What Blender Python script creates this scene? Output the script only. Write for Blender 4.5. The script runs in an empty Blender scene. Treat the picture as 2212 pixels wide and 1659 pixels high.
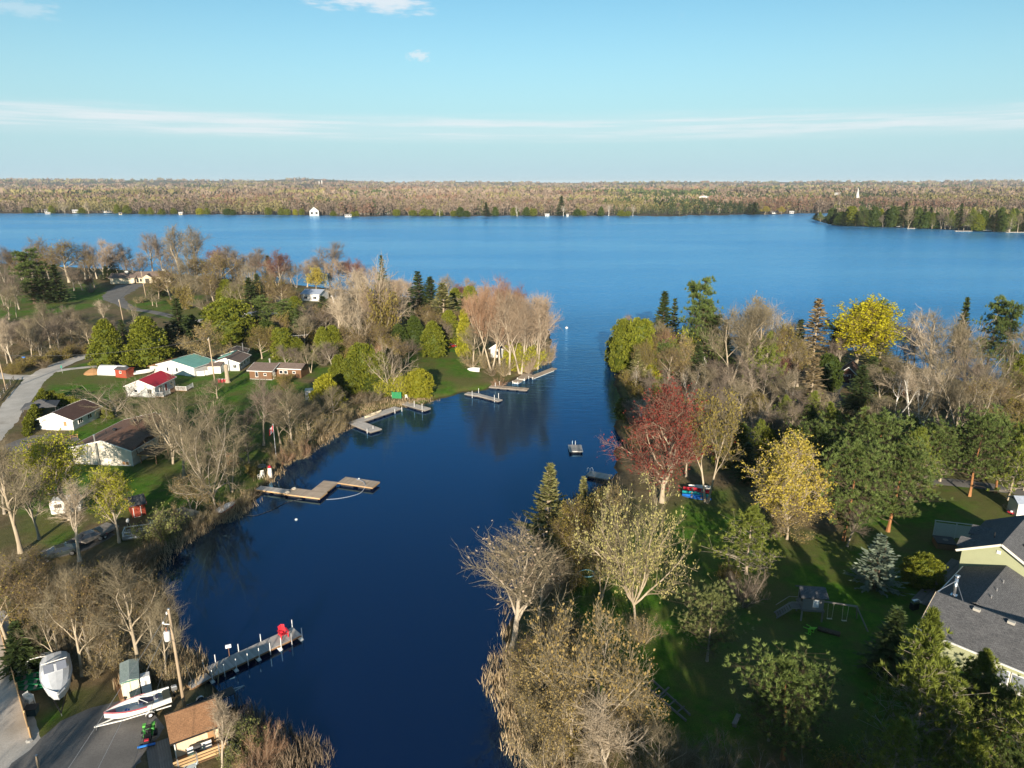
import bpy, bmesh, math, random
import numpy as np
from mathutils import Vector, Matrix

# ------------------------------------------------------------------ camera, sky, sun, exposure
scene = bpy.context.scene
HC = 48.0                      # camera height over the water, metres
PITCH = math.radians(15.8)
FU, CU, CV = 1534.0, 1106.0, 829.5   # focal length and centre, in a 2212 x 1659 picture
cam_d = bpy.data.cameras.new('camera')
cam_d.sensor_width = 36.0
cam_d.lens = 36.0 * FU / 2212.0
cam_d.clip_start = 0.5
cam_d.clip_end = 40000.0
cam = bpy.data.objects.new('camera', cam_d)
scene.collection.objects.link(cam)
cam.location = (0, 0, HC)
cam.rotation_euler = (math.pi / 2 - PITCH, 0, 0)
scene.camera = cam

SUN_ELEV, SUN_AZ = 15.0, 2.0   # degrees; the light travels away from the camera, a little to the right
sun_d = bpy.data.lights.new('sun', 'SUN')
sun_d.energy = 5.0
sun_d.angle = math.radians(0.55)
sun_d.color = (1.0, 0.868, 0.69)
sun = bpy.data.objects.new('sun', sun_d)
scene.collection.objects.link(sun)
sun.rotation_euler = (math.radians(90 - SUN_ELEV), 0, math.radians(-SUN_AZ))
sun.location = (0, -50, 80)

world = bpy.data.worlds.new('World')
scene.world = world
world.use_nodes = True
wn, wl = world.node_tree.nodes, world.node_tree.links
wn.clear()
def W(t, **kw):
    n = wn.new(t)
    for k, v in kw.items():
        setattr(n, k, v)
    return n
w_out = W('ShaderNodeOutputWorld')
w_bg = W('ShaderNodeBackground')
w_bg.inputs['Strength'].default_value = 0.0655
w_sky = W('ShaderNodeTexSky', sky_type='NISHITA', sun_disc=False)
w_sky.sun_elevation = math.radians(SUN_ELEV)
w_sky.sun_rotation = math.radians(180 + SUN_AZ)
w_sky.altitude = 100
w_sky.air_density = 1.0
w_sky.dust_density = 0.3
w_sky.ozone_density = 1.0
w_geo = W('ShaderNodeNewGeometry')
w_tc = W('ShaderNodeTexCoord')
w_sep = W('ShaderNodeSeparateXYZ')
wl.new(w_tc.outputs['Generated'], w_sep.inputs[0])
def wmath(op, a, b=None, c=None):
    n = W('ShaderNodeMath', operation=op)
    for i, x in enumerate((a, b, c)):
        if x is None: continue
        if isinstance(x, (int, float)): n.inputs[i].default_value = x
        else: wl.new(x, n.inputs[i])
    return n.outputs[0]
def wrange(x, a, b, c=0.0, d=1.0):
    n = W('ShaderNodeMapRange', interpolation_type='SMOOTHSTEP')
    wl.new(x, n.inputs[0])
    for i, v in enumerate((a, b, c, d)): n.inputs[1 + i].default_value = v
    return n.outputs[0]
z = w_sep.outputs['Z']
# long thin stratus layer low over the horizon, streaked sideways, all the way round
w_map = W('ShaderNodeMapping'); w_map.inputs['Scale'].default_value = (2.6, 2.6, 70.0)
wl.new(w_tc.outputs['Generated'], w_map.inputs[0])
w_n1 = W('ShaderNodeTexNoise'); w_n1.inputs['Scale'].default_value = 1.6; w_n1.inputs['Detail'].default_value = 9; w_n1.inputs['Roughness'].default_value = 0.62
wl.new(w_map.outputs[0], w_n1.inputs['Vector'])
w_map2 = W('ShaderNodeMapping'); w_map2.inputs['Scale'].default_value = (1.0, 1.0, 6.0)
wl.new(w_tc.outputs['Generated'], w_map2.inputs[0])
w_n2 = W('ShaderNodeTexNoise'); w_n2.inputs['Scale'].default_value = 1.7; w_n2.inputs['Detail'].default_value = 4
wl.new(w_map2.outputs[0], w_n2.inputs['Vector'])
zz = wmath('ADD', z, wmath('MULTIPLY', wmath('SUBTRACT', w_n2.outputs[0], 0.5), 0.03))
band = wmath('MULTIPLY', wrange(zz, 0.049, 0.066), wrange(zz, 0.097, 0.077))
streak = wrange(w_n1.outputs[0], 0.40, 0.68)
c1 = wmath('MULTIPLY', wmath('MULTIPLY', band, wmath('ADD', wmath('MULTIPLY', streak, .62), .2)), 0.95)

# a few small puffs higher up
w_map3 = W('ShaderNodeMapping'); w_map3.inputs['Scale'].default_value = (9.0, 9.0, 26.0); w_map3.inputs['Location'].default_value = (0.35, 0.0, 0.1)
wl.new(w_tc.outputs['Generated'], w_map3.inputs[0])
w_n3 = W('ShaderNodeTexNoise'); w_n3.inputs['Scale'].default_value = 1.0; w_n3.inputs['Detail'].default_value = 6; w_n3.inputs['Roughness'].default_value = 0.6
wl.new(w_map3.outputs[0], w_n3.inputs['Vector'])
puff = wmath('MULTIPLY', wrange(w_n3.outputs[0], 0.69, 0.80), wrange(z, 0.12, 0.16))
c2 = wmath('MULTIPLY', puff, 0.5)
# the two cumulus puffs the photograph shows
def cloud(u, v, ru, rv, amt):
    d = Vector(((u - CU) / FU, 0, 0)) + Vector((0, math.cos(PITCH), -math.sin(PITCH))) + (CV - v) / FU * Vector((0, math.sin(PITCH), math.cos(PITCH)))
    d.normalize()
    m = W('ShaderNodeMapping'); m.inputs['Location'].default_value = (-d.x * FU / ru, -d.y * FU / ru * .3, -d.z * FU / rv)
    m.inputs['Scale'].default_value = (FU / ru, FU / ru * .3, FU / rv)
    wl.new(w_tc.outputs['Generated'], m.inputs[0])
    l = W('ShaderNodeVectorMath', operation='LENGTH'); wl.new(m.outputs[0], l.inputs[0])
    n = W('ShaderNodeTexNoise'); n.inputs['Scale'].default_value = 1.7; n.inputs['Detail'].default_value = 7; n.inputs['Roughness'].default_value = .62
    wl.new(m.outputs[0], n.inputs['Vector'])
    r = wmath('ADD', l.outputs['Value'], wmath('MULTIPLY', wmath('SUBTRACT', n.outputs[0], .5), 2.6))
    return wmath('MULTIPLY', wrange(r, 1.0, .25), amt)
c3 = wmath('MAXIMUM', cloud(815, 2, 130, 26, .8), cloud(905, 121, 26, 12, .6))
c3 = wmath('MAXIMUM', c3, cloud(40, 18, 60, 16, .3))
cl = wmath('MAXIMUM', wmath('MAXIMUM', c1, c2), c3)
w_mix = W('ShaderNodeMix', data_type='RGBA')
wl.new(cl, w_mix.inputs[0])
w_tint = W('ShaderNodeMix', data_type='RGBA', blend_type='MULTIPLY'); w_tint.inputs[0].default_value = 1.0
w_tint.inputs[7].default_value = (0.62, 0.97, 1.04, 1)
wl.new(w_sky.outputs[0], w_tint.inputs[6])
w_haze = W('ShaderNodeMix', data_type='RGBA')   # pale blue air low over the horizon, all the way round
wl.new(wrange(z, 0.26, -0.03), w_haze.inputs[0])
wl.new(w_tint.outputs[2], w_haze.inputs[6]); w_haze.inputs[7].default_value = (3.6, 5.2, 6.1, 1)
wl.new(w_haze.outputs[2], w_mix.inputs[6])
w_mix.inputs[7].default_value = (6.6, 6.85, 7.1, 1)
wl.new(w_mix.outputs[2], w_bg.inputs[0])
wl.new(w_bg.outputs[0], w_out.inputs[0])

scene.view_settings.view_transform = 'Standard'
scene.view_settings.look = 'None'
scene.view_settings.exposure = 1.0
scene.view_settings.gamma = 1.0
scene.view_settings.use_curve_mapping = False
scene.render.engine = 'CYCLES'
scene.cycles.max_bounces = 5
scene.cycles.diffuse_bounces = 2
scene.cycles.glossy_bounces = 3
scene.cycles.transmission_bounces = 3
scene.cycles.transparent_max_bounces = 6
scene.cycles.volume_bounces = 0
scene.cycles.caustics_reflective = False
scene.cycles.caustics_refractive = False
scene.cycles.use_denoising = True

# ------------------------------------------------------------------ picture <-> ground
SP, CP = math.sin(PITCH), math.cos(PITCH)
def g(u, v, z=1.0):
    """ground point seen at picture position (u, v) of the 2212-wide picture, at height z"""
    x = (u - CU) / FU; yv = (CV - v) / FU
    dy = CP + yv * SP; dz = -SP + yv * CP
    t = (z - HC) / dz
    return (x * t, dy * t)
def g3(u, v, z=1.0):
    p = g(u, v, z)
    return Vector((p[0], p[1], z))
def top_z(Y, v):
    yv = (CV - v) / FU
    return HC + Y * (yv * CP - SP) / (CP + yv * SP)
def depth(Y, z):
    return Y * CP - (z - HC) * SP

rng0 = np.random.default_rng(7)
RND = random.Random(11)
COL = scene.collection

# ------------------------------------------------------------------ object helpers
def tag(o, label=None, cat=None, group=None, kind=None):
    if label: o['label'] = label
    if cat: o['category'] = cat
    if group: o['group'] = group
    if kind: o['kind'] = kind
    return o
def empty(name, loc, rz=0.0, label=None, cat=None, group=None):
    o = bpy.data.objects.new(name, None)
    o.empty_display_size = 0.3
    COL.objects.link(o)
    o.location = loc; o.rotation_euler = (0, 0, rz)
    return tag(o, label, cat, group)
def link_mesh(name, me, mat=None, parent=None, loc=(0, 0, 0), rz=0.0):
    if mat is not None and len(me.materials) == 0:
        for m in (mat if isinstance(mat, (list, tuple)) else [mat]): me.materials.append(m)
    o = bpy.data.objects.new(name, me)
    COL.objects.link(o)
    if parent is not None: o.parent = parent
    o.location = loc; o.rotation_euler = (0, 0, rz)
    return o
def copy_tree(o, parent=None):
    c = o.copy(); COL.objects.link(c); c.parent = parent
    for ch in list(o.children): copy_tree(ch, c)
    return c

def np_mesh(name, V, F, mat_idx=None, attr=None, smooth=False):
    """V (n,3); F list of int arrays (m,k) of any k"""
    me = bpy.data.meshes.new(name)
    V = np.asarray(V, dtype=np.float32)
    Fs = [np.asarray(f, dtype=np.int32) for f in F if len(f)]
    me.vertices.add(len(V)); me.vertices.foreach_set('co', V.ravel())
    loops = np.concatenate([f.ravel() for f in Fs])
    sizes = np.concatenate([np.full(len(f), f.shape[1], dtype=np.int32) for f in Fs])
    starts = np.concatenate([[0], np.cumsum(sizes)[:-1]]).astype(np.int32)
    me.loops.add(len(loops)); me.loops.foreach_set('vertex_index', loops)
    me.polygons.add(len(sizes)); me.polygons.foreach_set('loop_start', starts)
    if mat_idx is not None: me.polygons.foreach_set('material_index', np.asarray(mat_idx, dtype=np.int32))
    me.polygons.foreach_set('use_smooth', np.full(len(sizes), bool(smooth)))
    me.update(calc_edges=True)
    if attr:
        for k, (dom, arr) in attr.items():
            a = me.attributes.new(k, 'FLOAT', dom)
            a.data.foreach_set('value', np.asarray(arr, dtype=np.float32))
    return me

class MB:
    """collects simple solids and builds ONE mesh object"""
    def __init__(s): s.v = []; s.f = []
    def add(s, vs, fs):
        b = len(s.v); s.v += [tuple(x) for x in vs]; s.f += [tuple(i + b for i in f) for f in fs]; return s
    def box(s, c, d, rz=0.0, M=None):
        x, y, z = d[0] / 2, d[1] / 2, d[2] / 2
        vs = [Vector(p) for p in ((-x,-y,-z),(x,-y,-z),(x,y,-z),(-x,y,-z),(-x,-y,z),(x,-y,z),(x,y,z),(-x,y,z))]
        R = M if M is not None else Matrix.Rotation(rz, 3, 'Z')
        return s.add([R @ p + Vector(c) for p in vs], [(0,3,2,1),(4,5,6,7),(0,1,5,4),(1,2,6,5),(2,3,7,6),(3,0,4,7)])
    def beam(s, a, b, w, h=None):
        a, b = Vector(a), Vector(b); d = (b - a); L = d.length; d = d.normalized()
        up = Vector((0,0,1)) if abs(d.z) < .95 else Vector((0,1,0))
        sx = d.cross(up).normalized(); uz = sx.cross(d).normalized()
        M = Matrix((sx, d, uz)).transposed()
        return s.box((a + b) / 2, (w, L, h or w), M=M)
    def tube(s, a, b, r0, r1=None, n=8, cap=True):
        r1 = r0 if r1 is None else r1
        a, b = Vector(a), Vector(b); d = (b - a).normalized()
        up = Vector((0,0,1)) if abs(d.z) < .95 else Vector((0,1,0))
        sx = d.cross(up).normalized(); uz = sx.cross(d).normalized()
        vs = []
        for p, r in ((a, r0), (b, r1)):
            for i in range(n):
                t = 2 * math.pi * i / n
                vs.append(p + sx * (r * math.cos(t)) + uz * (r * math.sin(t)))
        fs = [(i, (i+1) % n, n + (i+1) % n, n + i) for i in range(n)]
        if cap: fs += [tuple(range(n))[::-1], tuple(range(n, 2*n))]
        return s.add(vs, fs)
    def path(s, pts, r, n=6):
        for a, b in zip(pts[:-1], pts[1:]): s.tube(a, b, r, r, n)
        return s
    def lathe(s, c, prof, n=12):
        """prof: (radius, z) from bottom to top"""
        vs = []; fs = []
        for r, z in prof:
            for i in range(n):
                t = 2 * math.pi * i / n
                vs.append((c[0] + r * math.cos(t), c[1] + r * math.sin(t), c[2] + z))
        for k in range(len(prof) - 1):
            for i in range(n):
                fs.append((k*n+i, k*n+(i+1)%n, (k+1)*n+(i+1)%n, (k+1)*n+i))
        fs += [tuple(range(n))[::-1], tuple(range((len(prof)-1)*n, len(prof)*n))]
        return s.add(vs, fs)
    def prism(s, poly, y0, y1, axis='y'):
        """poly in (x, z) extruded along y; or (x, y) along z when axis == 'z'"""
        n = len(poly)
        if axis == 'y': vs = [(p[0], y0, p[1]) for p in poly] + [(p[0], y1, p[1]) for p in poly]
        elif axis == 'x': vs = [(y0, p[0], p[1]) for p in poly] + [(y1, p[0], p[1]) for p in poly]
        else: vs = [(p[0], p[1], y0) for p in poly] + [(p[0], p[1], y1) for p in poly]
        fs = [tuple(range(n)), tuple(range(n, 2*n))[::-1]] + [(i, n+i, n+(i+1)%n, (i+1)%n) for i in range(n)]
        return s.add(vs, fs)
    def loft(s, rings, cap=True):
        n = len(rings[0]); vs = [p for r in rings for p in r]; fs = []
        for k in range(len(rings) - 1):
            for i in range(n):
                fs.append((k*n+i, k*n+(i+1)%n, (k+1)*n+(i+1)%n, (k+1)*n+i))
        if cap: fs += [tuple(range(n))[::-1], tuple(range((len(rings)-1)*n, len(rings)*n))]
        return s.add(vs, fs)
    def quad(s, a, b, c, d): return s.add([a, b, c, d], [(0,1,2,3)])
    def mesh(s, name, smooth=False):
        me = bpy.data.meshes.new(name)
        me.from_pydata([tuple(p) for p in s.v], [], s.f)
        bm = bmesh.new(); bm.from_mesh(me); bmesh.ops.recalc_face_normals(bm, faces=bm.faces); bm.to_mesh(me); bm.free()
        if smooth:
            me.polygons.foreach_set('use_smooth', [True] * len(me.polygons))
        me.update()
        return me
    def build(s, name, mat, parent=None, smooth=False, loc=(0,0,0), rz=0.0, bevel=0.0):
        o = link_mesh(name, s.mesh(name, smooth), mat, parent, loc, rz)
        if bevel:
            m = o.modifiers.new('bevel', 'BEVEL'); m.width = bevel; m.segments = 2; m.limit_method = 'ANGLE'
        return o

# ------------------------------------------------------------------ materials
MATS = {}
class NT:
    def __init__(s, name):
        s.m = bpy.data.materials.new(name); s.m.use_nodes = True
        s.n, s.l = s.m.node_tree.nodes, s.m.node_tree.links
        s.bsdf = s.n['Principled BSDF']
    def node(s, t, **kw):
        x = s.n.new(t)
        for k, v in kw.items(): setattr(x, k, v)
        return x
    def set(s, node, **kw):
        for k, v in kw.items():
            k = k.replace('_', ' ')
            if hasattr(v, 'is_linked') or isinstance(v, bpy.types.NodeSocket): s.l.new(v, node.inputs[k])
            else: node.inputs[k].default_value = v
        return node
    def noise(s, scale, detail=4, rough=.55, vec=None, sc=None, coord='Object', dist=0.0):
        t = s.node('ShaderNodeTexNoise'); t.inputs['Scale'].default_value = scale; t.inputs['Detail'].default_value = detail; t.inputs['Roughness'].default_value = rough
        t.inputs['Distortion'].default_value = dist
        if vec is None: vec = s.coord(coord)
        if sc:
            mp = s.node('ShaderNodeMapping'); mp.inputs['Scale'].default_value = sc; s.l.new(vec, mp.inputs[0]); vec = mp.outputs[0]
        s.l.new(vec, t.inputs['Vector'])
        return t.outputs[0]
    def coord(s, which='Object'):
        if which == 'World': return s.node('ShaderNodeNewGeometry').outputs['Position']
        return s.node('ShaderNodeTexCoord').outputs[which]
    def math(s, op, a, b=None):
        x = s.node('ShaderNodeMath', operation=op)
        for i, v in enumerate((a, b)):
            if v is None: continue
            if isinstance(v, (int, float)): x.inputs[i].default_value = v
            else: s.l.new(v, x.inputs[i])
        return x.outputs[0]
    def rng(s, x, a, b, c=0.0, d=1.0, smooth=True):
        t = s.node('ShaderNodeMapRange', interpolation_type='SMOOTHSTEP' if smooth else 'LINEAR')
        s.l.new(x, t.inputs[0])
        for i, v in enumerate((a, b, c, d)): t.inputs[1+i].default_value = v
        return t.outputs[0]
    def mix(s, f, a, b, blend='MIX'):
        x = s.node('ShaderNodeMix', data_type='RGBA', blend_type=blend)
        for i, v in ((0, f), (6, a), (7, b)):
            if isinstance(v, bpy.types.NodeSocket): s.l.new(v, x.inputs[i])
            elif isinstance(v, (int, float)): x.inputs[i].default_value = v
            else: x.inputs[i].default_value = (*v[:3], 1)
        return x.outputs[2]
    def attr(s, name): return s.node('ShaderNodeAttribute', attribute_name=name).outputs['Fac']
    def rand(s): return s.node('ShaderNodeObjectInfo').outputs['Random']
    def bump(s, h, strength=.3, dist=.02):
        b = s.node('ShaderNodeBump'); b.inputs['Strength'].default_value = strength; b.inputs['Distance'].default_value = dist
        s.l.new(h, b.inputs['Height']); s.l.new(b.outputs[0], s.bsdf.inputs['Normal'])
    def out(s, col=None, rough=.7, spec=.3, metal=0.0):
        b = s.bsdf
        if col is not None:
            if isinstance(col, bpy.types.NodeSocket): s.l.new(col, b.inputs['Base Color'])
            else: b.inputs['Base Color'].default_value = (*col[:3], 1)
        b.inputs['Roughness'].default_value = rough
        b.inputs['Specular IOR Level'].default_value = spec
        b.inputs['Metallic'].default_value = metal
        return s.m

def paint(name, col, rough=.55, var=.12, scale=3.0, spec=.35, metal=0.0, dirt=(.25,.22,.17), dirt_amt=.22):
    """painted or plastic surface with faint grime"""
    if name in MATS: return MATS[name]
    t = NT(name)
    n = t.noise(scale, 6, .6); n2 = t.noise(scale * 9, 3, .6)
    c = t.mix(t.rng(n, .3, .75, 0, var), col, tuple(x * .55 for x in col))
    c = t.mix(t.rng(n2, .55, .8, 0, dirt_amt), c, dirt)
    t.bump(n2, .06, .01)
    MATS[name] = t.out(c, rough, spec, metal)
    return MATS[name]
def siding(name, col, pitch=.14, axis='Z'):
    if name in MATS: return MATS[name]
    t = NT(name)
    sep = t.node('ShaderNodeSeparateXYZ'); t.l.new(t.coord('Object'), sep.inputs[0])
    f = t.math('FRACT', t.math('DIVIDE', sep.outputs[axis], pitch))
    n = t.noise(1.2, 6, .6); n2 = t.noise(14, 3, .6)
    c = t.mix(t.rng(n, .35, .75, 0, .16), col, tuple(x * .6 for x in col))
    c = t.mix(t.rng(n2, .55, .8, 0, .14), c, (.25,.22,.17))
    b = t.node('ShaderNodeBump'); b.inputs['Strength'].default_value = .8; b.inputs['Distance'].default_value = .02
    t.l.new(f, b.inputs['Height']); t.l.new(b.outputs[0], t.bsdf.inputs['Normal'])
    MATS[name] = t.out(c, .6, .3)
    return MATS[name]
def shingle(name, c1, c2, w=.30, h=.14, rough=.9, mortar=.45):
    if name in MATS: return MATS[name]
    t = NT(name)
    uv = t.coord('UV')
    b = t.node('ShaderNodeTexBrick'); t.l.new(uv, b.inputs['Vector'])
    b.inputs['Scale'].default_value = 1.0; b.inputs['Brick Width'].default_value = w; b.inputs['Row Height'].default_value = h
    b.inputs['Mortar Size'].default_value = .012; b.inputs['Mortar Smooth'].default_value = .3; b.inputs['Bias'].default_value = 0
    b.inputs['Color1'].default_value = (*c1, 1); b.inputs['Color2'].default_value = (*c2, 1)
    b.inputs['Mortar'].default_value = (*[x * mortar for x in c1], 1)
    n = t.noise(.9, 6, .65, vec=uv); n2 = t.noise(6, 5, .75, vec=uv)
    c = t.mix(t.rng(n, .35, .7, 0, .4), b.outputs[0], tuple(x * .55 for x in c1))
    c = t.mix(t.rng(n2, .35, .75, 0, .5), c, tuple(min(1, x * 1.6) for x in c2))
    t.bump(b.outputs['Fac'], -.5, .012)
    MATS[name] = t.out(c, rough, .25)
    return MATS[name]
def wood(name, c1, c2, rough=.8, scale=1.0, axis=0):
    """weathered wood; grain runs along local axis"""
    if name in MATS: return MATS[name]
    t = NT(name)
    sc = [9.0, 9.0, 9.0]; sc[axis] = .7
    n = t.noise(2.0 * scale, 8, .65, sc=tuple(sc)); r = t.rand(); n3 = t.noise(.5, 4, .6, coord='World')
    c = t.mix(t.rng(n, .25, .75), c1, c2)
    c = t.mix(t.math('MULTIPLY', r, .55), c, tuple(x * .55 for x in c1))
    c = t.mix(t.rng(n3, .4, .75, 0, .35), c, tuple(x * .45 for x in c1))
    t.bump(n, .25, .01)
    MATS[name] = t.out(c, rough, .25)
    return MATS[name]
def leafmat(name, c1, c2, rough=.6, trans=.25, spec=.25, dead=None):
    """foliage: face attribute v picks the shade; each copy shifts a little"""
    if name in MATS: return MATS[name]
    t = NT(name)
    v = t.attr('v'); r = t.rand()
    c = t.mix(v, c1, c2)
    if dead is not None:
        c = t.mix(t.rng(t.noise(.45, 3, .6), .5, .68, 0, .8), c, dead)
    c = t.mix(t.rng(r, 0, 1, 0, .4, False), c, tuple(x * .6 for x in c1))
    t.out(c, rough, spec)
    if trans:
        tr = t.node('ShaderNodeBsdfTranslucent'); t.l.new(c, tr.inputs[0])
        ms = t.node('ShaderNodeMixShader'); ms.inputs[0].default_value = trans
        t.l.new(t.bsdf.outputs[0], ms.inputs[1]); t.l.new(tr.outputs[0], ms.inputs[2])
        t.l.new(ms.outputs[0], t.n['Material Output'].inputs[0])
    MATS[name] = t.m
    return t.m
def bark(name, c1, c2, sc=3.0):
    if name in MATS: return MATS[name]
    t = NT(name)
    n = t.noise(sc, 6, .7, sc=(3, 3, .6)); r = t.rand()
    c = t.mix(t.rng(n, .3, .7), c1, c2)
    c = t.mix(t.rng(r, 0, 1, 0, .35, False), c, tuple(x * .6 for x in c1))
    t.bump(n, .4, .02)
    MATS[name] = t.out(c, .85, .2)
    return MATS[name]
# ------------------------------------------------------------------ the setting: land, water, roads
LEFT_SHORE = [(640,1720),(655,1640),(600,1590),(560,1568),(505,1535),(455,1492),(415,1465),(400,1420),(378,1340),(352,1260),(358,1205),(400,1165),(455,1135),(505,1112),(548,1085),(552,1060),(578,1038),(612,1008),(652,985),(700,955),(745,925),(775,902),(830,885),(890,876),(940,866),(1000,850),(1050,842),(1082,830),(1120,816),(1158,800),(1180,775),(1192,740),(1180,705),(1130,682),(1060,664),(960,650),(850,640),(720,624),(600,612),(420,596),(280,584),(120,576),(0,570),(-220,560),(-560,545)]
RIGHT_SHORE = [(1150,1720),(1140,1655),(1118,1590),(1092,1520),(1080,1450),(1092,1390),(1112,1330),(1140,1262),(1172,1200),(1205,1140),(1250,1080),(1300,1042),(1330,1020),(1338,970),(1332,915),(1336,860),(1326,815),(1322,775),(1338,738),(1400,722),(1500,722),(1620,735),(1760,748),(1880,762),(1960,785),(2050,815),(2120,838),(2212,852),(2500,880),(2900,920)]
def poly_world(pts, extra): return np.array([g(u, v, 0.0) for u, v in pts] + extra)
LP = poly_world(LEFT_SHORE, [(-700, 300), (-700, -60), (-14, -60), (-14, 20)])
RP = poly_world(RIGHT_SHORE, [(300, 60), (300, -60), (0, -60), (0, 20)])
def sdist(P, X, Y):
    """signed distance to polygon P (positive inside)"""
    shp = X.shape; x = X.ravel(); y = Y.ravel()
    d2 = np.full(x.shape, 1e18); ins = np.zeros(x.shape, bool)
    for i in range(len(P)):
        ax, ay = P[i]; bx, by = P[(i + 1) % len(P)]
        ex, ey = bx - ax, by - ay
        t = np.clip(((x - ax) * ex + (y - ay) * ey) / (ex * ex + ey * ey + 1e-9), 0, 1)
        d2 = np.minimum(d2, (x - ax - t * ex) ** 2 + (y - ay - t * ey) ** 2)
        c = ((ay > y) != (by > y)) & (x < ex * (y - ay) / (ey + 1e-12 * (ey == 0)) + ax)
        ins ^= c
    return np.where(ins, 1, -1).reshape(shp) * np.sqrt(d2).reshape(shp)
def vnoise(X, Y, s, seed):
    r = np.random.default_rng(seed); T = r.random((64, 64))
    x = X / s; y = Y / s; i = np.floor(x).astype(int); j = np.floor(y).astype(int); fx = x - i; fy = y - j
    fx = fx * fx * (3 - 2 * fx); fy = fy * fy * (3 - 2 * fy)
    a = T[i % 64, j % 64]; b = T[(i + 1) % 64, j % 64]; c = T[i % 64, (j + 1) % 64]; d = T[(i + 1) % 64, (j + 1) % 64]
    return a + (b - a) * fx + (c - a) * fy + (a - b - c + d) * fx * fy - .5
def land_height(X, Y):
    X = np.asarray(X, float); Y = np.asarray(Y, float)
    s = np.maximum(sdist(LP, X, Y), sdist(RP, X, Y))
    s = s + 1.6 * vnoise(X, Y, 4.0, 3) + 1.0 * vnoise(X, Y, 1.7, 4)
    h = np.where(s > 0, .75 * (1 - np.exp(-s / 2.2)) + .35 * (1 - np.exp(-s / 18)), np.maximum(.28 * s, -2.0))
    return h + np.clip(s, 0, 3) / 3 * (.16 * vnoise(X, Y, 9, 5) + .05 * vnoise(X, Y, 2.3, 6))
def hz(x, y): return float(land_height(np.array([x]), np.array([y]))[0])
def gl(u, v):
    """ground point on the real land surface"""
    z = 1.0
    for _ in range(3):
        p = g(u, v, z); z = hz(*p)
    return Vector((p[0], p[1], z))

# picture outlines of mown lawn, turned into places on the ground
LAWNS = [
 [(90,840),(200,800),(330,815),(460,800),(640,815),(700,860),(720,900),(660,955),(600,1000),(560,1050),(480,1080),(400,1100),(300,1120),(180,1110),(60,1130),(40,1000),(120,960),(200,900)],
 [(540,700),(640,690),(760,720),(900,720),(980,700),(1030,740),(1050,800),(940,800),(800,850),(700,830),(640,800),(560,790)],
 [(-40,640),(60,640),(150,625),(205,640),(180,672),(60,690),(-40,700)],
 [(150,625),(200,605),(240,640),(215,662),(170,665)],
 [(255,655),(330,640),(430,640),(500,665),(560,690),(470,712),(360,690),(280,675)],
 [(95,815),(150,790),(205,780),(270,800),(280,850),(205,870),(110,862),(85,850)],
 [(420,830),(455,800),(560,805),(640,820),(640,870),(600,920),(540,920),(470,880)],
 [(540,760),(600,700),(650,740),(560,790)],
 [(880,870),(890,810),(905,770),(940,755),(985,745),(1010,760),(1040,800),(1050,838),(990,850),(930,864)],
 [(985,735),(1010,720),(1015,750),(990,760)],
 [(770,880),(850,862),(930,862),(900,880),(800,892)],
 [(250,1010),(330,985),(420,960),(520,940),(585,960),(590,1000),(560,1045),(520,1070),(440,1060),(400,1080),(330,1110),(300,1070),(255,1060)],
 [(55,1120),(120,1110),(190,1130),(180,1170),(110,1190),(60,1180)],
 [(40,1560),(90,1540),(160,1500),(190,1520),(110,1580),(60,1600)],
 [(1285,1659),(1250,1420),(1240,1280),(1300,1180),(1420,1110),(1540,1060),(1640,1090),(1700,1150),(1800,1150),(2000,1060),(2212,1040),(2400,1080),(2400,1659)],
]
LAWN_P = [np.array([g(u, v, 1.0) for u, v in L]) for L in LAWNS]

xs = np.concatenate([np.arange(-420, -150, 3.5), np.arange(-150, 170, 1.15), np.arange(170, 420, 3.5)])
ys = np.concatenate([np.arange(-60, 30, 3.0), np.arange(30, 190, 1.1), np.arange(190, 470, 2.4)])
GX, GY = np.meshgrid(xs, ys, indexing='xy')
GZ = land_height(GX, GY)
lawn = np.zeros(GX.shape)
for P in LAWN_P:
    s = sdist(P, GX, GY) + 3.0 * vnoise(GX, GY, 5, 8) + 1.5 * vnoise(GX, GY, 2, 9)
    lawn = np.maximum(lawn, np.clip(s / 2.0 + .5, 0, 1))
ny, nx = GX.shape
idx = np.arange(nx * ny).reshape(ny, nx)
F = np.stack([idx[:-1, :-1], idx[:-1, 1:], idx[1:, 1:], idx[1:, :-1]], -1).reshape(-1, 4)
keep = GZ.ravel()[F].max(1) > -1.9
F = F[keep]
used = np.unique(F); remap = np.full(nx * ny, -1); remap[used] = np.arange(len(used))
me = np_mesh('ground', np.stack([GX.ravel(), GY.ravel(), GZ.ravel()], 1)[used], [remap[F]], attr={'lawn': ('POINT', lawn.ravel()[used])}, smooth=True)
t = NT('ground')
P_ = t.coord('World')
n1 = t.noise(.09, 5, .6, vec=P_); n2 = t.noise(.8, 6, .65, vec=P_); n3 = t.noise(9.0, 4, .7, vec=P_); n4 = t.noise(.25, 5, .6, vec=P_)
grass = t.mix(t.rng(n2, .3, .7), (.045, .125, .010), (.10, .205, .020))
grass = t.mix(t.rng(n4, .42, .66, 0, .8), grass, (.135, .135, .035))
grass = t.mix(t.rng(t.noise(.055, 4, .6, vec=P_), .46, .64, 0, .75), grass, (.16, .125, .055))
grass = t.mix(t.rng(t.noise(.45, 5, .7, vec=P_), .52, .7, 0, .6), grass, (.13, .115, .045))
grass = t.mix(t.rng(n3, .35, .7, 0, .55), grass, (.028, .075, .008))
litter = t.mix(t.rng(n2, .3, .7), (.13, .098, .052), (.22, .165, .095))
litter = t.mix(t.rng(n3, .4, .7, 0, .6), litter, (.07, .05, .03))
litter = t.mix(t.rng(n1, .42, .62, 0, .6), litter, (.085, .105, .03))
col = t.mix(t.attr('lawn'), litter, grass)
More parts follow.
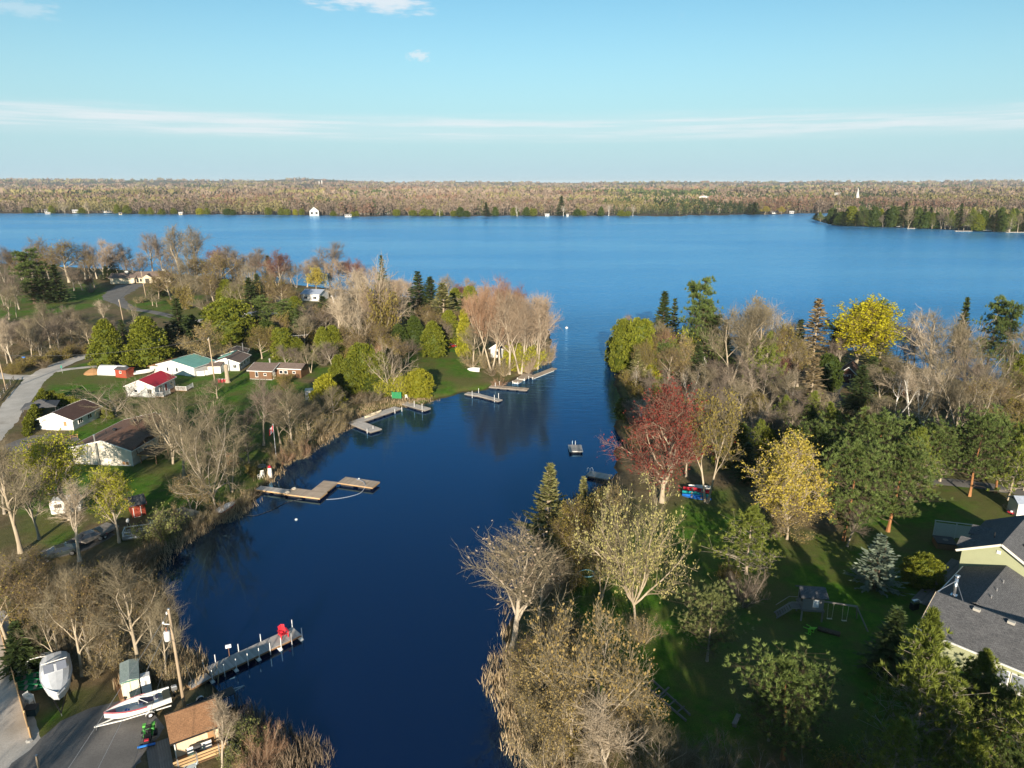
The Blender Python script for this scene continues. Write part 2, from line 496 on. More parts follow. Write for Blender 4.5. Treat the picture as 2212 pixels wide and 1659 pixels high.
sepz = t.node('ShaderNodeSeparateXYZ'); t.l.new(P_, sepz.inputs[0])
col = t.mix(t.rng(sepz.outputs['Z'], .35, .08, 0, .8), col, (.045, .034, .022))
t.bump(t.math('ADD', n3, t.math('MULTIPLY', n2, 1.5)), .6, .12)
ground = link_mesh('ground', me, t.out(col, .95, .1))
tag(ground, 'grassy and leaf-strewn land on both banks of the channel', None, None, 'structure')

# ---- water: one sheet to the horizon
t = NT('water')
P_ = t.coord('World')
sepw = t.node('ShaderNodeSeparateXYZ'); t.l.new(P_, sepw.inputs[0])
wv = t.noise(.62, 3, .55, vec=P_, sc=(.34, 1.0, 1.0), dist=.6)
wv2 = t.noise(2.6, 3, .6, vec=P_, sc=(.5, 1.0, 1.0))
wv3 = t.noise(.16, 3, .6, vec=P_, sc=(.55, 1.0, 1.0))
gust = t.noise(.006, 4, .55, vec=P_, sc=(.45, 1.6, 1.0))
open_ = t.rng(sepw.outputs['Y'], 105, 300, .022, 1.0)
h = t.math('ADD', t.math('ADD', wv, t.math('MULTIPLY', wv2, .28)), t.math('MULTIPLY', wv3, t.rng(sepw.outputs['Y'], 120, 400, 0.0, 1.1)))
h = t.math('MULTIPLY', h, t.math('MULTIPLY', open_, t.rng(gust, .32, .68, .4, 1.35)))
bmp = t.node('ShaderNodeBump'); bmp.inputs['Strength'].default_value = .9; bmp.inputs['Distance'].default_value = .55
t.l.new(h, bmp.inputs['Height'])
sky_blue_base = t.mix(t.rng(sepw.outputs['Y'], 80, 150), (.0020, .0055, .026), (.002, .014, .055))
sky_blue_base = t.mix(t.rng(sepw.outputs['Y'], 145, 330), sky_blue_base, (.045, .30, .68))  # base bluer towards the open lake: sky reflection put into the colour
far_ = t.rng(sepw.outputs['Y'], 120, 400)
df = t.node('ShaderNodeBsdfDiffuse'); t.l.new(sky_blue_base, df.inputs[0])
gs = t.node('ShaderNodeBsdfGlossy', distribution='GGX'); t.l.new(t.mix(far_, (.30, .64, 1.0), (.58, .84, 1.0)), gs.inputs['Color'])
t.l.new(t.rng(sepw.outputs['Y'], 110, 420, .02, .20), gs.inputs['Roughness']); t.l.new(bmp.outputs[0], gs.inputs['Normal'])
fr = t.node('ShaderNodeFresnel'); fr.inputs['IOR'].default_value = 1.9; t.l.new(bmp.outputs[0], fr.inputs['Normal'])
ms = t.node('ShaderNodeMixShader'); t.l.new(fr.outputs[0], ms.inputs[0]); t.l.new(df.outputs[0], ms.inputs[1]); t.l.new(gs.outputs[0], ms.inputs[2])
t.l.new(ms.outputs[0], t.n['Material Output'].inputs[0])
WATER = t.m
V = []; F = []
ringy = [-80, 0, 60, 150, 300, 600, 1200, 3000, 8000, 20000]
for i, y in enumerate(ringy):
    hw = 600 + abs(y) * 1.4
    V += [(-hw, y, 0), (hw, y, 0)]
    if i: F.append((2*i-2, 2*i-1, 2*i+1, 2*i))
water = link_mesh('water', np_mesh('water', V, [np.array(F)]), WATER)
tag(water, 'dark blue channel opening into the bright blue lake', None, None, 'structure')

# ---- gravel roads, drives
def strip(name, pts, mat, label, n_w=5, lift=.05, seg=1.2):
    """pts: (u, v, width in metres) along the middle; draped over the land"""
    P = [(Vector(gl(u, v)), w) for u, v, w in pts]
    dense = []
    for i in range(len(P) - 1):
        p0 = P[max(i-1,0)]; p1 = P[i]; p2 = P[i+1]; p3 = P[min(i+2,len(P)-1)]
        n = max(2, int((p2[0]-p1[0]).length / seg))
        for k in range(n):
            s = k / n
            q = .5 * ((2*p1[0]) + (-p0[0]+p2[0])*s + (2*p0[0]-5*p1[0]+4*p2[0]-p3[0])*s*s + (-p0[0]+3*p1[0]-3*p2[0]+p3[0])*s**3)
            dense.append((q, p1[1] + (p2[1]-p1[1])*s))
    dense.append(P[-1])
    V = []; F = []
    for i, (q, w) in enumerate(dense):
        a = dense[max(i-1,0)][0]; b = dense[min(i+1,len(dense)-1)][0]
        d = (b - a); d.z = 0; d.normalize(); nrm = Vector((d.y, -d.x, 0))
        ww = w * (1 + .14 * (RND.random() - .5))
        for k in range(n_w):
            o = (k / (n_w - 1) - .5) * ww
            V.append((q.x + nrm.x * o, q.y + nrm.y * o))
    V = np.array(V)
    Z = land_height(V[:, 0], V[:, 1]) + lift
    edge = np.tile(np.arange(n_w), len(dense)); Z -= np.where((edge == 0) | (edge == n_w - 1), lift * 1.6, 0)
    for i in range(len(dense) - 1):
        for k in range(n_w - 1):
            a = i * n_w + k
            F.append((a, a + 1, a + n_w + 1, a + n_w))
    o = link_mesh(name, np_mesh(name, np.column_stack([V, Z]), [np.array(F)], smooth=True), mat)
    return tag(o, label, None, None, 'structure')
def gravel(name, c1, c2, c3):
    t = NT(name); P_ = t.coord('World')
    a = t.noise(.35, 6, .65, vec=P_); b = t.noise(7, 5, .75, vec=P_); c_ = t.noise(.12, 3, .6, vec=P_)
    c = t.mix(t.rng(a, .3, .7), c1, c2); c = t.mix(t.rng(b, .4, .7, 0, .55), c, c3)
    c = t.mix(t.rng(c_, .55, .7, 0, .35), c, (.16, .13, .09))
    t.bump(b, .5, .03)
    return t.out(c, .95, .15)
GRAVEL = gravel('gravel', (.44, .41, .37), (.56, .525, .48), (.30, .275, .24))
DRIVE = gravel('dark_gravel', (.15, .145, .14), (.21, .20, .19), (.09, .085, .08))
PAVED = gravel('asphalt', (.10, .10, .105), (.14, .138, .138), (.075, .075, .075))
strip('gravel_road', [(-60,985,6.5),(0,915,6.8),(40,865,6.6),(75,822,6.4),(110,797,6.2),(160,776,6),(205,762,5.6),(260,748,5.5),(330,738,5.2),(400,714,5.2),(425,694,5),(470,688,5),(540,682,5),(600,676,5)], GRAVEL, 'pale gravel lane curving past the hedge and cottages')
strip('side_lane', [(-60,800,5.5),(0,812,5.5),(50,815,5.2),(80,812,5),(100,800,4)], GRAVEL, 'gravel lane joining the road from the left edge', lift=.07)
strip('cottage_drive', [(120,802,3),(150,797,3),(190,793,3),(225,790,3)], GRAVEL, 'short gravel drive towards the red shed', lift=.06)
strip('house_drive', [(415,700,4.5),(380,686,4.5),(330,674,4.5),(290,668,5),(262,655,6),(245,643,10),(262,628,14),(285,614,15)], DRIVE, 'grey drive leading up to the double garage', lift=.06)
strip('lakeside_drive', [(-30,1330,4.6),(-5,1420,4.6),(10,1500,4.8),(18,1580,5.2),(20,1680,6)], GRAVEL, 'gravel lane along the plank wall', lift=.05)
strip('parking_yard', [(90,1740,13),(150,1660,12.5),(215,1600,11.5),(280,1565,9),(330,1540,6)], DRIVE, 'grey gravel yard in front of the boathouse', n_w=9, lift=.08)
strip('garage_yard', [(25,975,7),(75,952,8.5),(120,955,7.5),(165,945,5)], DRIVE, 'grey parking pad beside the white garage', lift=.06)
strip('garden_drive', [(2360,1075,4.5),(2212,1062,4.5),(2140,1052,4.2),(2060,1042,4),(1990,1040,3.6),(1930,1055,3)], DRIVE, 'grey drive behind the pines and the green house', lift=.05)
strip('shady_drive', [(1818,880,3),(1806,862,3.2),(1800,845,3.4),(1812,832,3.6),(1828,824,3.8)], PAVED, 'dark drive up to the brown garage', lift=.05)
strip('parking_track', [(60,1215,3.5),(110,1195,4.5),(170,1180,4.5),(230,1150,4)], DRIVE, 'bare gravel patch under the dark car', lift=.05)
# ------------------------------------------------------------------ tree kinds (built once each, height and half-width about 1, then scaled)
def nrmz(a): return a / np.maximum(np.linalg.norm(a, axis=-1, keepdims=True), 1e-9)
def perp(d):
    up = np.where(np.abs(d[:, 2:3]) < .9, np.array([[0, 0, 1.0]]), np.array([[1.0, 0, 0]]))
    a = nrmz(np.cross(d, up)); return a, np.cross(d, a)
def prisms(P0, P1, R0, R1, k=3):
    """open tapered prisms between point arrays"""
    n = len(P0); d = nrmz(P1 - P0); a, b = perp(d)
    V = np.empty((n, 2 * k, 3))
    for i in range(k):
        t = 2 * math.pi * i / k
        o = a * math.cos(t) + b * math.sin(t)
        V[:, i] = P0 + o * R0[:, None]; V[:, k + i] = P1 + o * R1[:, None]
    base = (np.arange(n) * 2 * k)[:, None]
    F = np.concatenate([base + np.array([[i, (i+1) % k, k + (i+1) % k, k + i]]) for i in range(k)], 0)
    return V.reshape(-1, 3), F
def spikes(P0, P1, R0):
    """thin three-sided cones"""
    n = len(P0); d = nrmz(P1 - P0); a, b = perp(d)
    V = np.empty((n, 4, 3))
    for i in range(3):
        t = 2 * math.pi * i / 3
        V[:, i] = P0 + (a * math.cos(t) + b * math.sin(t)) * R0[:, None]
    V[:, 3] = P1
    base = (np.arange(n) * 4)[:, None]
    F = np.concatenate([base + np.array([[i, (i+1) % 3, 3]]) for i in range(3)], 0)
    return V.reshape(-1, 3), F
def blades(C, D, N, L, Wd):
    """leaf-like diamonds: centre C, long direction D, rough normal N"""
    D = nrmz(D); S = nrmz(np.cross(D, N))
    L = L[:, None]; Wd = Wd[:, None]
    V = np.stack([C - D * L * .5, C + S * Wd * .5 - D * L * .05, C + D * L * .5, C - S * Wd * .5 - D * L * .05], 1)
    F = (np.arange(len(C)) * 4)[:, None] + np.array([[0, 1, 2, 3]])
    return V.reshape(-1, 3), F
class Geo:
    def __init__(s): s.V = []; s.F = {3: [], 4: []}; s.A = {3: [], 4: []}; s.n = 0
    def add(s, VF, v=None, r=None):
        V, F = VF
        s.V.append(V); k = F.shape[1]; s.F[k].append(F + s.n); s.n += len(V)
        s.A[k].append(np.full(len(F), .5) if v is None else v)
    def mesh(s, name, smooth=False):
        Fs = []; A = []
        for k in (3, 4):
            if s.F[k]: Fs.append(np.concatenate(s.F[k])); A.append(np.concatenate(s.A[k]))
        return np_mesh(name, np.concatenate(s.V), Fs, attr={'v': ('FACE', np.concatenate(A))}, smooth=smooth)

def unit(r, n): return nrmz(r.normal(size=(n, 3)))
def grow(r, p, d, L, rad, nseg, jit, up, tip=.25):
    """one wandering branch: list of points and radii"""
    pts = [p]; rs = [rad]
    for i in range(nseg):
        d = d + r.normal(size=3) * jit; d[2] += up; d = d / np.linalg.norm(d)
        p = p + d * (L / nseg); pts.append(p); rs.append(rad * (1 - (1 - tip) * (i + 1) / nseg))
    return np.array(pts), np.array(rs)
def skeleton(r, trunks=1, trunk_h=.35, limbs=8, spread=.75, up=.12, sub=6, rad=.021, lean=.06, leader=True, gnarl=.13, limb_len=.55, low=.30, droop=0.0):
    """trunk and limbs (segs0) and branches (segs1) of a leafless tree of height about 1"""
    s0 = []; s1 = []
    def put(S, pts, rs):
        for i in range(len(pts) - 1): S.append((pts[i], pts[i+1], rs[i], rs[i+1]))
    for k in range(trunks):
        a0 = 2 * math.pi * (k + r.random()) / trunks
        tilt = lean if trunks == 1 else .22 + .12 * r.random()
        d = np.array([math.cos(a0) * tilt, math.sin(a0) * tilt, 1.0]); d /= np.linalg.norm(d)
        TH = (.88 if leader else trunk_h) * (1 if trunks == 1 else .8 + .2 * r.random())
        R = rad * (1 if trunks == 1 else .75)
        pts, rs = grow(r, np.array([math.cos(a0), math.sin(a0), 0]) * (.0 if trunks == 1 else .015), d, TH, R, 9, gnarl * .35, .03, .22 if leader else .75)
        rs[0] *= 1.45
        put(s0, pts, rs)
        nl = max(3, int(limbs / (1 if trunks == 1 else 1.6)))
        for j in range(nl):
            f = low + (1 - low) * (j + r.random() * .7) / nl if leader else .72 + .28 * r.random()
            x = f * (len(pts) - 1); i = min(int(x), len(pts) - 2); q = pts[i] + (pts[i+1] - pts[i]) * (x - i)
            az = 2.4 * j + a0 + r.normal() * .4
            sp = spread * (1.15 - .55 * f if leader else 1) * (.8 + .4 * r.random())
            dd = np.array([math.cos(az) * sp, math.sin(az) * sp, 1.0]); dd /= np.linalg.norm(dd)
            LL = limb_len * ((1.12 - .75 * f) if leader else (1 - TH + .12) / .55) * (.8 + .4 * r.random())
            lp, lr = grow(r, q, dd, LL, (rs[i] * .55 if leader else R * .6), 7, gnarl, up * .35, .2)
            put(s0, lp, lr)
            for m in range(sub):
                f2 = .18 + .82 * (m + r.random()) / sub
                x2 = f2 * (len(lp) - 1); i2 = min(int(x2), len(lp) - 2); q2 = lp[i2] + (lp[i2+1] - lp[i2]) * (x2 - i2)
                base = lp[i2+1] - lp[i2]; base /= np.linalg.norm(base)
                o = r.normal(size=3); o -= base * o.dot(base); o /= np.linalg.norm(o)
                d2 = base * .75 + o * .75; d2[2] += .18; d2 /= np.linalg.norm(d2)
                bp, br = grow(r, q2, d2, LL * .5 * (1.15 - .6 * f2) * (.7 + .6 * r.random()), lr[i2] * .62, 5, gnarl * 1.15, up * .35 - droop, .25)
                put(s1, bp, br)
    return s0, s1
def arr(S): return [np.array([s[i] for s in S]) for i in range(4)]
def twigs(r, S, n, L, rad, spread=.8, up=.2, outer=.0):
    """n twigs scattered over branch segments S; two bent pieces each; returns pieces"""
    P0, P1, R0, R1 = S
    ln = np.linalg.norm(P1 - P0, axis=1) / (R0 + R1 + 1e-4) ** outer
    k = r.choice(len(P0), n, p=ln / ln.sum())
    f = r.random(n)[:, None]
    B = P0[k] + (P1[k] - P0[k]) * f
    d = nrmz(P1[k] - P0[k]); o = unit(r, n); o -= d * (o * d).sum(1, keepdims=True); o = nrmz(o)
    D = d * .7 + o * spread * (.6 + .8 * r.random((n, 1))); D[:, 2] += up; D = nrmz(D)
    l = L * (.5 + r.random((n, 1)))
    M = B + D * l * .5
    D2 = nrmz(D + unit(r, n) * .35 + np.array([[0, 0, up * .8]]))
    E = M + D2 * l * .5
    rr = rad * (.7 + .6 * r.random(n))
    return (np.concatenate([B, M]), np.concatenate([M, E]), np.concatenate([rr, rr * .7]), np.concatenate([rr * .7, rr * .3]))
def normalise(meshes, wide=None):
    pass

KINDS = {}
def reg(kind, trunk_me, crown_me, bark_m, crown_m, H=1.0, Wd=.4):
    if trunk_me is not None: trunk_me.materials.append(bark_m)
    for m in (crown_m if isinstance(crown_m, (list, tuple)) else [crown_m]): crown_me.materials.append(m)
    co = np.empty(len(crown_me.vertices) * 3, np.float32); crown_me.vertices.foreach_get('co', co); co = co.reshape(-1, 3)
    H = float(np.percentile(co[:, 2], 99.7)); r = np.hypot(co[:, 0], co[:, 1]); Wd = float(np.percentile(r, 90))
    KINDS.setdefault(kind, []).append((trunk_me, crown_me, H, Wd))

def bare(kind, seed, bark_m, twig_m, n3=800, n4=2600, L3=.11, L4=.055, r3=.0016, r4=.0010, buds=0, bud_m=None, bud_size=.012, bud_w=.5, up3=.25, tip_only=True, spread3=.8, bud_len=1.5, **kw):
    r = np.random.default_rng(seed)
    s0, s1 = skeleton(r, **kw)
    A0, A1 = arr(s0), arr(s1)
    gt = Geo()
    gt.add(prisms(*A0, k=6))
    gc = Geo()
    A1 = [A1[0], A1[1], np.maximum(A1[2], r3 * 1.2), np.maximum(A1[3], r3)]
    gc.add(prisms(*A1, k=3), np.full(len(A1[0]) * 3, .55))
    T3 = twigs(r, [np.concatenate([a, b]) for a, b in zip(A1, [x[-len(A0[0]) // 2:] for x in A0])] if False else A1, n3, L3, r3, spread3, up3)
    gc.add(prisms(*T3, k=3), np.repeat(r.random(len(T3[0])) * .5 + .2, 1).repeat(1) if False else np.tile(r.random(len(T3[0])) * .5 + .2, 3))
    T4 = twigs(r, T3, n4, L4, r4, .9, up3)
    v4 = r.random(n4 * 2) * .7 + .3
    gc.add(spikes(T4[0], T4[1], T4[2]), np.tile(v4, 3))
    mats = [twig_m]
    nt = None
    if buds:
        nf = sum(len(f) for k in gc.F for f in gc.F[k])
        k = r.integers(0, len(T4[1]), buds)
        C = T4[1][k] + r.normal(size=(buds, 3)) * bud_size * .8
        D = nrmz(T4[1][k] - T4[0][k]) + unit(r, buds) * .9
        L = bud_size * (.6 + .9 * r.random(buds))
        gb = Geo(); gb.add(blades(C, D, unit(r, buds), L * bud_len, L * bud_w * 2), r.random(buds))
        V, Fb = gb.V[0], gb.F[4][0]
        gc.add((V, Fb), gb.A[4][0])
        me = gc.mesh(kind)
        # faces: tris first, then quads; buds are the last quads
        mi = np.zeros(len(me.polygons), np.int32); mi[-buds:] = 1
        me.polygons.foreach_set('material_index', mi)
        mats = [twig_m, bud_m]
    else:
        me = gc.mesh(kind)
    reg(kind, gt.mesh(kind + '_trunk', True), me, bark_m, mats)

# --- bark and foliage colours
BK_GREY = bark('bark_grey', (.22, .19, .15), (.38, .33, .265))
BK_TAN = bark('bark_tan', (.30, .245, .175), (.48, .405, .30))
BK_PALE = bark('bark_pale', (.34, .285, .215), (.52, .45, .355))
BK_WHITE = bark('bark_white', (.55, .52, .46), (.78, .75, .69), 1.5)
BK_ORANGE = bark('bark_orange', (.26, .12, .05), (.42, .21, .09))
BK_DARK = bark('bark_dark', (.07, .05, .035), (.15, .11, .075))
TW_TAN = leafmat('twig_tan', (.125, .104, .066), (.275, .23, .15), .8, 0)
TW_GREY = leafmat('twig_grey', (.115, .09, .068), (.25, .20, .155), .8, 0)
TW_PALE = leafmat('twig_pale', (.28, .225, .16), (.44, .365, .27), .8, 0)
TW_RED = leafmat('twig_red', (.12, .062, .046), (.23, .13, .092), .8, 0)
TW_BROWN = leafmat('twig_brown', (.105, .079, .045), (.24, .178, .105), .8, 0)
TW_PINK = leafmat('twig_pink', (.225, .165, .112), (.39, .305, .22), .8, 0)
TW_RUST = leafmat('twig_rust', (.20, .115, .07), (.36, .225, .14), .8, 0)
LF_RED = leafmat('bud_red', (.12, .018, .015), (.25, .042, .028), .6, .2)
LF_YEL = leafmat('leaf_yellow', (.36, .33, .012), (.62, .56, .02), .55, .35)
LF_GOLD = leafmat('leaf_gold', (.36, .285, .035), (.60, .49, .095), .55, .3)
LF_LIME = leafmat('leaf_lime', (.27, .28, .018), (.50, .48, .04), .55, .35)
LF_OLIVE = leafmat('bud_olive', (.16, .125, .025), (.32, .26, .06), .6, .25)
LF_PALE = leafmat('bud_pale', (.26, .24, .08), (.48, .43, .17), .6, .25)
LF_ORANGE = leafmat('bud_orange', (.20, .142, .045), (.36, .262, .10), .6, .25)
LF_TAN = leafmat('bud_tan', (.26, .19, .07), (.42, .32, .13), .6, .2)
LF_WILLOW = leafmat('leaf_willow', (.13, .15, .045), (.26, .27, .09), .6, .25)
ND_CEDAR = leafmat('cedar_leaf', (.07, .092, .008), (.25, .262, .024), .6, .15)
ND_CEDARY = leafmat('cedar_leaf_yellow', (.17, .18, .012), (.40, .37, .03), .6, .2)
ND_CEDARD = leafmat('cedar_leaf_dark', (.028, .05, .008), (.095, .13, .018), .6, .12)
ND_SPRUCE = leafmat('spruce_needle', (.022, .042, .012), (.085, .115, .032), .65, .08)
ND_SPRUCEL = leafmat('spruce_needle_pale', (.12, .13, .04), (.30, .28, .11), .65, .12)
ND_TANSP = leafmat('dying_needle', (.16, .12, .06), (.34, .26, .14), .7, .08)
ND_BLUE = leafmat('blue_needle', (.10, .14, .10), (.26, .31, .23), .65, .08)
ND_PINE = leafmat('pine_needle', (.035, .065, .014), (.16, .21, .055), .6, .12)
ND_JACK = leafmat('jack_pine_needle', (.055, .085, .012), (.235, .27, .045), .6, .15)
ND_SCRUB = leafmat('pine_needle_brownish', (.05, .075, .02), (.18, .20, .07), .6, .1, dead=(.28, .20, .10))
ND_DRY = leafmat('dry_branch', (.20, .15, .08), (.36, .28, .16), .7, .1)

# --- leafless trees
bare('bare_tan', 1, BK_TAN, TW_TAN, limbs=10, sub=7, spread=.8)
bare('bare_tan', 2, BK_TAN, TW_TAN, limbs=9, sub=7, spread=1.0, trunks=2)
bare('bare_tan', 3, BK_TAN, TW_TAN, limbs=9, sub=7, spread=.6, low=.25)
bare('bare_spread', 4, BK_TAN, TW_TAN, leader=False, trunk_h=.28, limbs=8, sub=9, spread=1.2, up=.02, gnarl=.2, n3=1000, n4=3000)
bare('bare_spread', 5, BK_GREY, TW_TAN, leader=False, trunk_h=.22, limbs=9, sub=8, spread=1.4, up=.05, gnarl=.22, n3=1000, n4=3000)
bare('bare_grey', 6, BK_GREY, TW_GREY, limbs=11, sub=7, spread=.75)
bare('bare_grey', 7, BK_GREY, TW_GREY, limbs=10, sub=7, spread=.9, trunks=2, n4=3600)
bare('bare_brown', 8, BK_TAN, TW_BROWN, limbs=12, sub=7, spread=.85, n4=3800, buds=900, bud_m=LF_OLIVE, bud_size=.014)
bare('bare_brown', 9, BK_GREY, TW_BROWN, limbs=12, sub=7, spread=1.0, low=.2, n4=3800, buds=700, bud_m=LF_ORANGE, bud_size=.014)
bare('bare_pale', 10, BK_PALE, TW_PALE, leader=False, trunk_h=.2, limbs=6, sub=9, spread=.62, up=.06, gnarl=.12, n3=800, n4=2600, r3=.0018, rad=.022)
bare('bare_pale', 11, BK_PALE, TW_PALE, limbs=8, sub=7, spread=.7, n3=700, n4=2400, r3=.0018)
bare('bare_white', 12, BK_PALE, TW_TAN, limbs=10, sub=8, spread=.45, low=.3, up=.3, limb_len=.6, n3=800, n4=2200, buds=500, bud_m=TW_PINK, bud_size=.010)
bare('bare_pink', 13, BK_PALE, TW_PINK, limbs=12, sub=8, spread=.6, low=.22, trunks=2, n3=1100, n4=3600)
bare('bare_pink', 14, BK_PALE, TW_PINK, limbs=12, sub=8, spread=.7, low=.25, n3=1100, n4=3600)
bare('bare_red_top', 15, BK_GREY, TW_RED, limbs=12, sub=7, spread=.6, low=.3, n3=1100, n4=3800, buds=1400, bud_m=LF_RED, bud_size=.010)
bare('bare_rust', 16, BK_TAN, TW_RUST, limbs=12, sub=8, spread=.55, trunks=2, n3=1100, n4=3600)
bare('red_maple', 17, BK_TAN, TW_RED, limbs=26, sub=8, spread=.85, low=.14, n3=1700, n4=5000, buds=8000, bud_m=LF_RED, bud_size=.010, limb_len=.5)
bare('birch', 18, BK_WHITE, TW_PALE, limbs=8, sub=5, spread=.5, low=.3, n3=350, n4=1100, rad=.015, trunks=2)
bare('birch', 19, BK_WHITE, TW_PALE, limbs=9, sub=5, spread=.55, low=.25, n3=350, n4=1000, rad=.017)
# --- trees in bud and in first leaf
bare('bud_pale', 121, BK_TAN, TW_TAN, leader=False, trunk_h=.24, limbs=11, sub=12, spread=.95, up=.08, n3=1500, n4=4600, buds=6000, bud_m=LF_PALE, bud_size=.013)
bare('bud_olive', 21, BK_TAN, TW_TAN, limbs=13, sub=8, spread=.65, low=.3, trunks=2, n3=1100, n4=3800, buds=4200, bud_m=LF_OLIVE, bud_size=.014)
bare('bud_olive', 22, BK_TAN, TW_BROWN, limbs=13, sub=8, spread=.8, low=.2, n3=1100, n4=3800, buds=4200, bud_m=LF_OLIVE, bud_size=.014)
bare('bud_orange', 23, BK_PALE, TW_TAN, limbs=13, sub=8, spread=.9, low=.2, n3=1000, n4=3600, buds=2600, bud_m=LF_ORANGE, bud_size=.013, trunks=2)
bare('bud_tan', 24, BK_TAN, TW_TAN, limbs=13, sub=8, spread=.95, low=.15, n3=1100, n4=3600, buds=4200, bud_m=LF_TAN, bud_size=.013)
bare('lime_tree', 25, BK_PALE, TW_PALE, limbs=13, sub=8, spread=.7, low=.22, n3=900, n4=2600, buds=11000, bud_m=LF_LIME, bud_size=.0115)
bare('gold_tree', 26, BK_PALE, TW_PALE, limbs=26, sub=8, spread=.75, low=.08, n3=1400, n4=3400, limb_len=.5, buds=19000, bud_m=LF_GOLD, bud_size=.0105)
bare('yellow_maple', 27, BK_TAN, TW_BROWN, limbs=15, sub=9, spread=.9, low=.2, n3=1300, n4=3000, buds=20000, bud_m=LF_YEL, bud_size=.013, up3=.05)
bare('yellow_willow', 28, BK_TAN, TW_TAN, limbs=12, sub=8, spread=.7, low=.25, n3=1000, n4=3000, buds=7500, bud_m=LF_GOLD, bud_size=.018, up3=-.2, droop=.08)
# --- shrubs
def shrub(kind, seed, bk, tw, leaf=None, nl=0, stems=16, size=.02, n3=700, n4=2200, sp=.9):
    r = np.random.default_rng(seed); S = []
    for k in range(stems):
        az = r.random() * 6.283; s = sp * math.sqrt(r.random())
        d = np.array([math.cos(az) * s, math.sin(az) * s, 1.0]); d /= np.linalg.norm(d)
        p = np.array([math.cos(az), math.sin(az), 0]) * .12 * r.random()
        pts, rs = grow(r, p, d, .65 + .35 * r.random(), .010, 6, .16, .02, .3)
        for i in range(len(pts) - 1): S.append((pts[i], pts[i+1], rs[i], rs[i+1]))
    A = arr(S); gt = Geo(); gt.add(prisms(*A, k=4))
    gc = Geo()
    T3 = twigs(r, A, n3, .2, .0032, .8, .2); gc.add(prisms(*T3, k=3), np.tile(r.random(len(T3[0])), 3))
    T4 = twigs(r, T3, n4, .10, .0022, .9, .2); gc.add(spikes(T4[0], T4[1], T4[2]), np.tile(r.random(n4 * 2), 3))
    mats = [tw]
    if nl:
        k = r.integers(0, len(T4[1]), nl); L = size * (.6 + .9 * r.random(nl))
        gc.add(blades(T4[1][k] + r.normal(size=(nl, 3)) * size, unit(r, nl), unit(r, nl), L * 1.6, L), r.random(nl))
        me = gc.mesh(kind); mi = np.zeros(len(me.polygons), np.int32); mi[-nl:] = 1; me.polygons.foreach_set('material_index', mi); mats = [tw, leaf]
    else: me = gc.mesh(kind)
    reg(kind, gt.mesh(kind + '_stem'), me, bk, mats)
shrub('brown_shrub', 31, BK_GREY, TW_BROWN)
shrub('brown_shrub', 32, BK_GREY, TW_TAN, sp=1.2)
shrub('tan_shrub', 33, BK_TAN, TW_TAN, LF_TAN, 1200, sp=1.0)
shrub('red_shrub', 34, BK_TAN, TW_RUST, sp=1.1)
shrub('grey_shrub', 35, BK_GREY, TW_GREY, n4=3000, sp=1.2)
shrub('olive_shrub', 36, BK_GREY, TW_BROWN, LF_OLIVE, 3000, size=.03, sp=1.1)
shrub('willow_shrub', 37, BK_GREY, TW_GREY, LF_WILLOW, 4200, size=.028, sp=1.0)
shrub('lime_shrub', 38, BK_TAN, TW_TAN, LF_LIME, 4000, size=.032, sp=.9)
shrub('pink_shrub', 39, BK_PALE, TW_PINK, n4=3200, sp=1.1)

# --- conifers
def core(gc, prof, n=12, seed=0, v=0.0, k=.72):
    """rough inner mass of foliage so that the crown is not see-through"""
    r = np.random.default_rng(seed); V = []; m = len(prof)
    for rad, z in prof:
        for i in range(n):
            t = 6.283 * i / n; q = rad * k * (.75 + .4 * r.random())
            V.append((q * math.cos(t), q * math.sin(t), z))
    F = [(j * n + i, j * n + (i + 1) % n, (j + 1) * n + (i + 1) % n, (j + 1) * n + i) for j in range(m - 1) for i in range(n)]
    gc.add((np.array(V), np.array(F)), np.full(len(F), v))
def trunk_only(seed, h, rad, lean=.02, k=6):
    r = np.random.default_rng(seed)
    pts, rs = grow(r, np.zeros(3), np.array([0, 0, 1.0]), h, rad, 10, lean, .02, .12); rs[0] *= 1.35
    gt = Geo(); gt.add(prisms(pts[:-1], pts[1:], rs[:-1], rs[1:], k)); return gt, pts, rs
def cedar(kind, seed, leaf, prof_fn, n=13000, W_=.35, size=.03, clump=34, h0=.0):
    """dense arborvitae: upright fans clustered in lobes over a rounded cone"""
    r = np.random.default_rng(seed)
    gt, _, _ = trunk_only(seed, .5, .02)
    z = h0 + (1 - h0) * r.random(clump * 9) ** .9
    az = r.random(clump * 9) * 6.283
    # lobe centres sit near the surface
    R = np.array([prof_fn(a) for a in z]) * W_
    q_ = .62 + .42 * r.random(len(z)); lob = np.stack([R * np.cos(az) * q_, R * np.sin(az) * q_, z], 1); lr = (.035 + .085 * r.random(len(z)) ** 1.5)
    k = r.integers(0, len(z), n)
    o = unit(r, n); o[:, 2] = np.abs(o[:, 2]) * .9 - .25
    C = lob[k] + o * lr[k][:, None] * (.55 + .45 * r.random((n, 1)))
    out = nrmz(np.stack([np.cos(az[k]), np.sin(az[k]), np.full(n, .0)], 1))
    D = nrmz(o * .5 + out * .35 + np.array([[0, 0, .8]]) + r.normal(size=(n, 3)) * .35)
    s = size * (.5 + .8 * r.random(n))
    gc = Geo()
    Nn = nrmz(out * .6 + unit(r, n))
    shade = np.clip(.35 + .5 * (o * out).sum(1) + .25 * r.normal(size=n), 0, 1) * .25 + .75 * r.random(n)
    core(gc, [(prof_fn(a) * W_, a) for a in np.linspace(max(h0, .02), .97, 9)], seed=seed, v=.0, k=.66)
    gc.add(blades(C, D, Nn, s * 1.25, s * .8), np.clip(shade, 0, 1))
    reg(kind, gt.mesh(kind + '_trunk', True), gc.mesh(kind), BK_DARK, leaf)
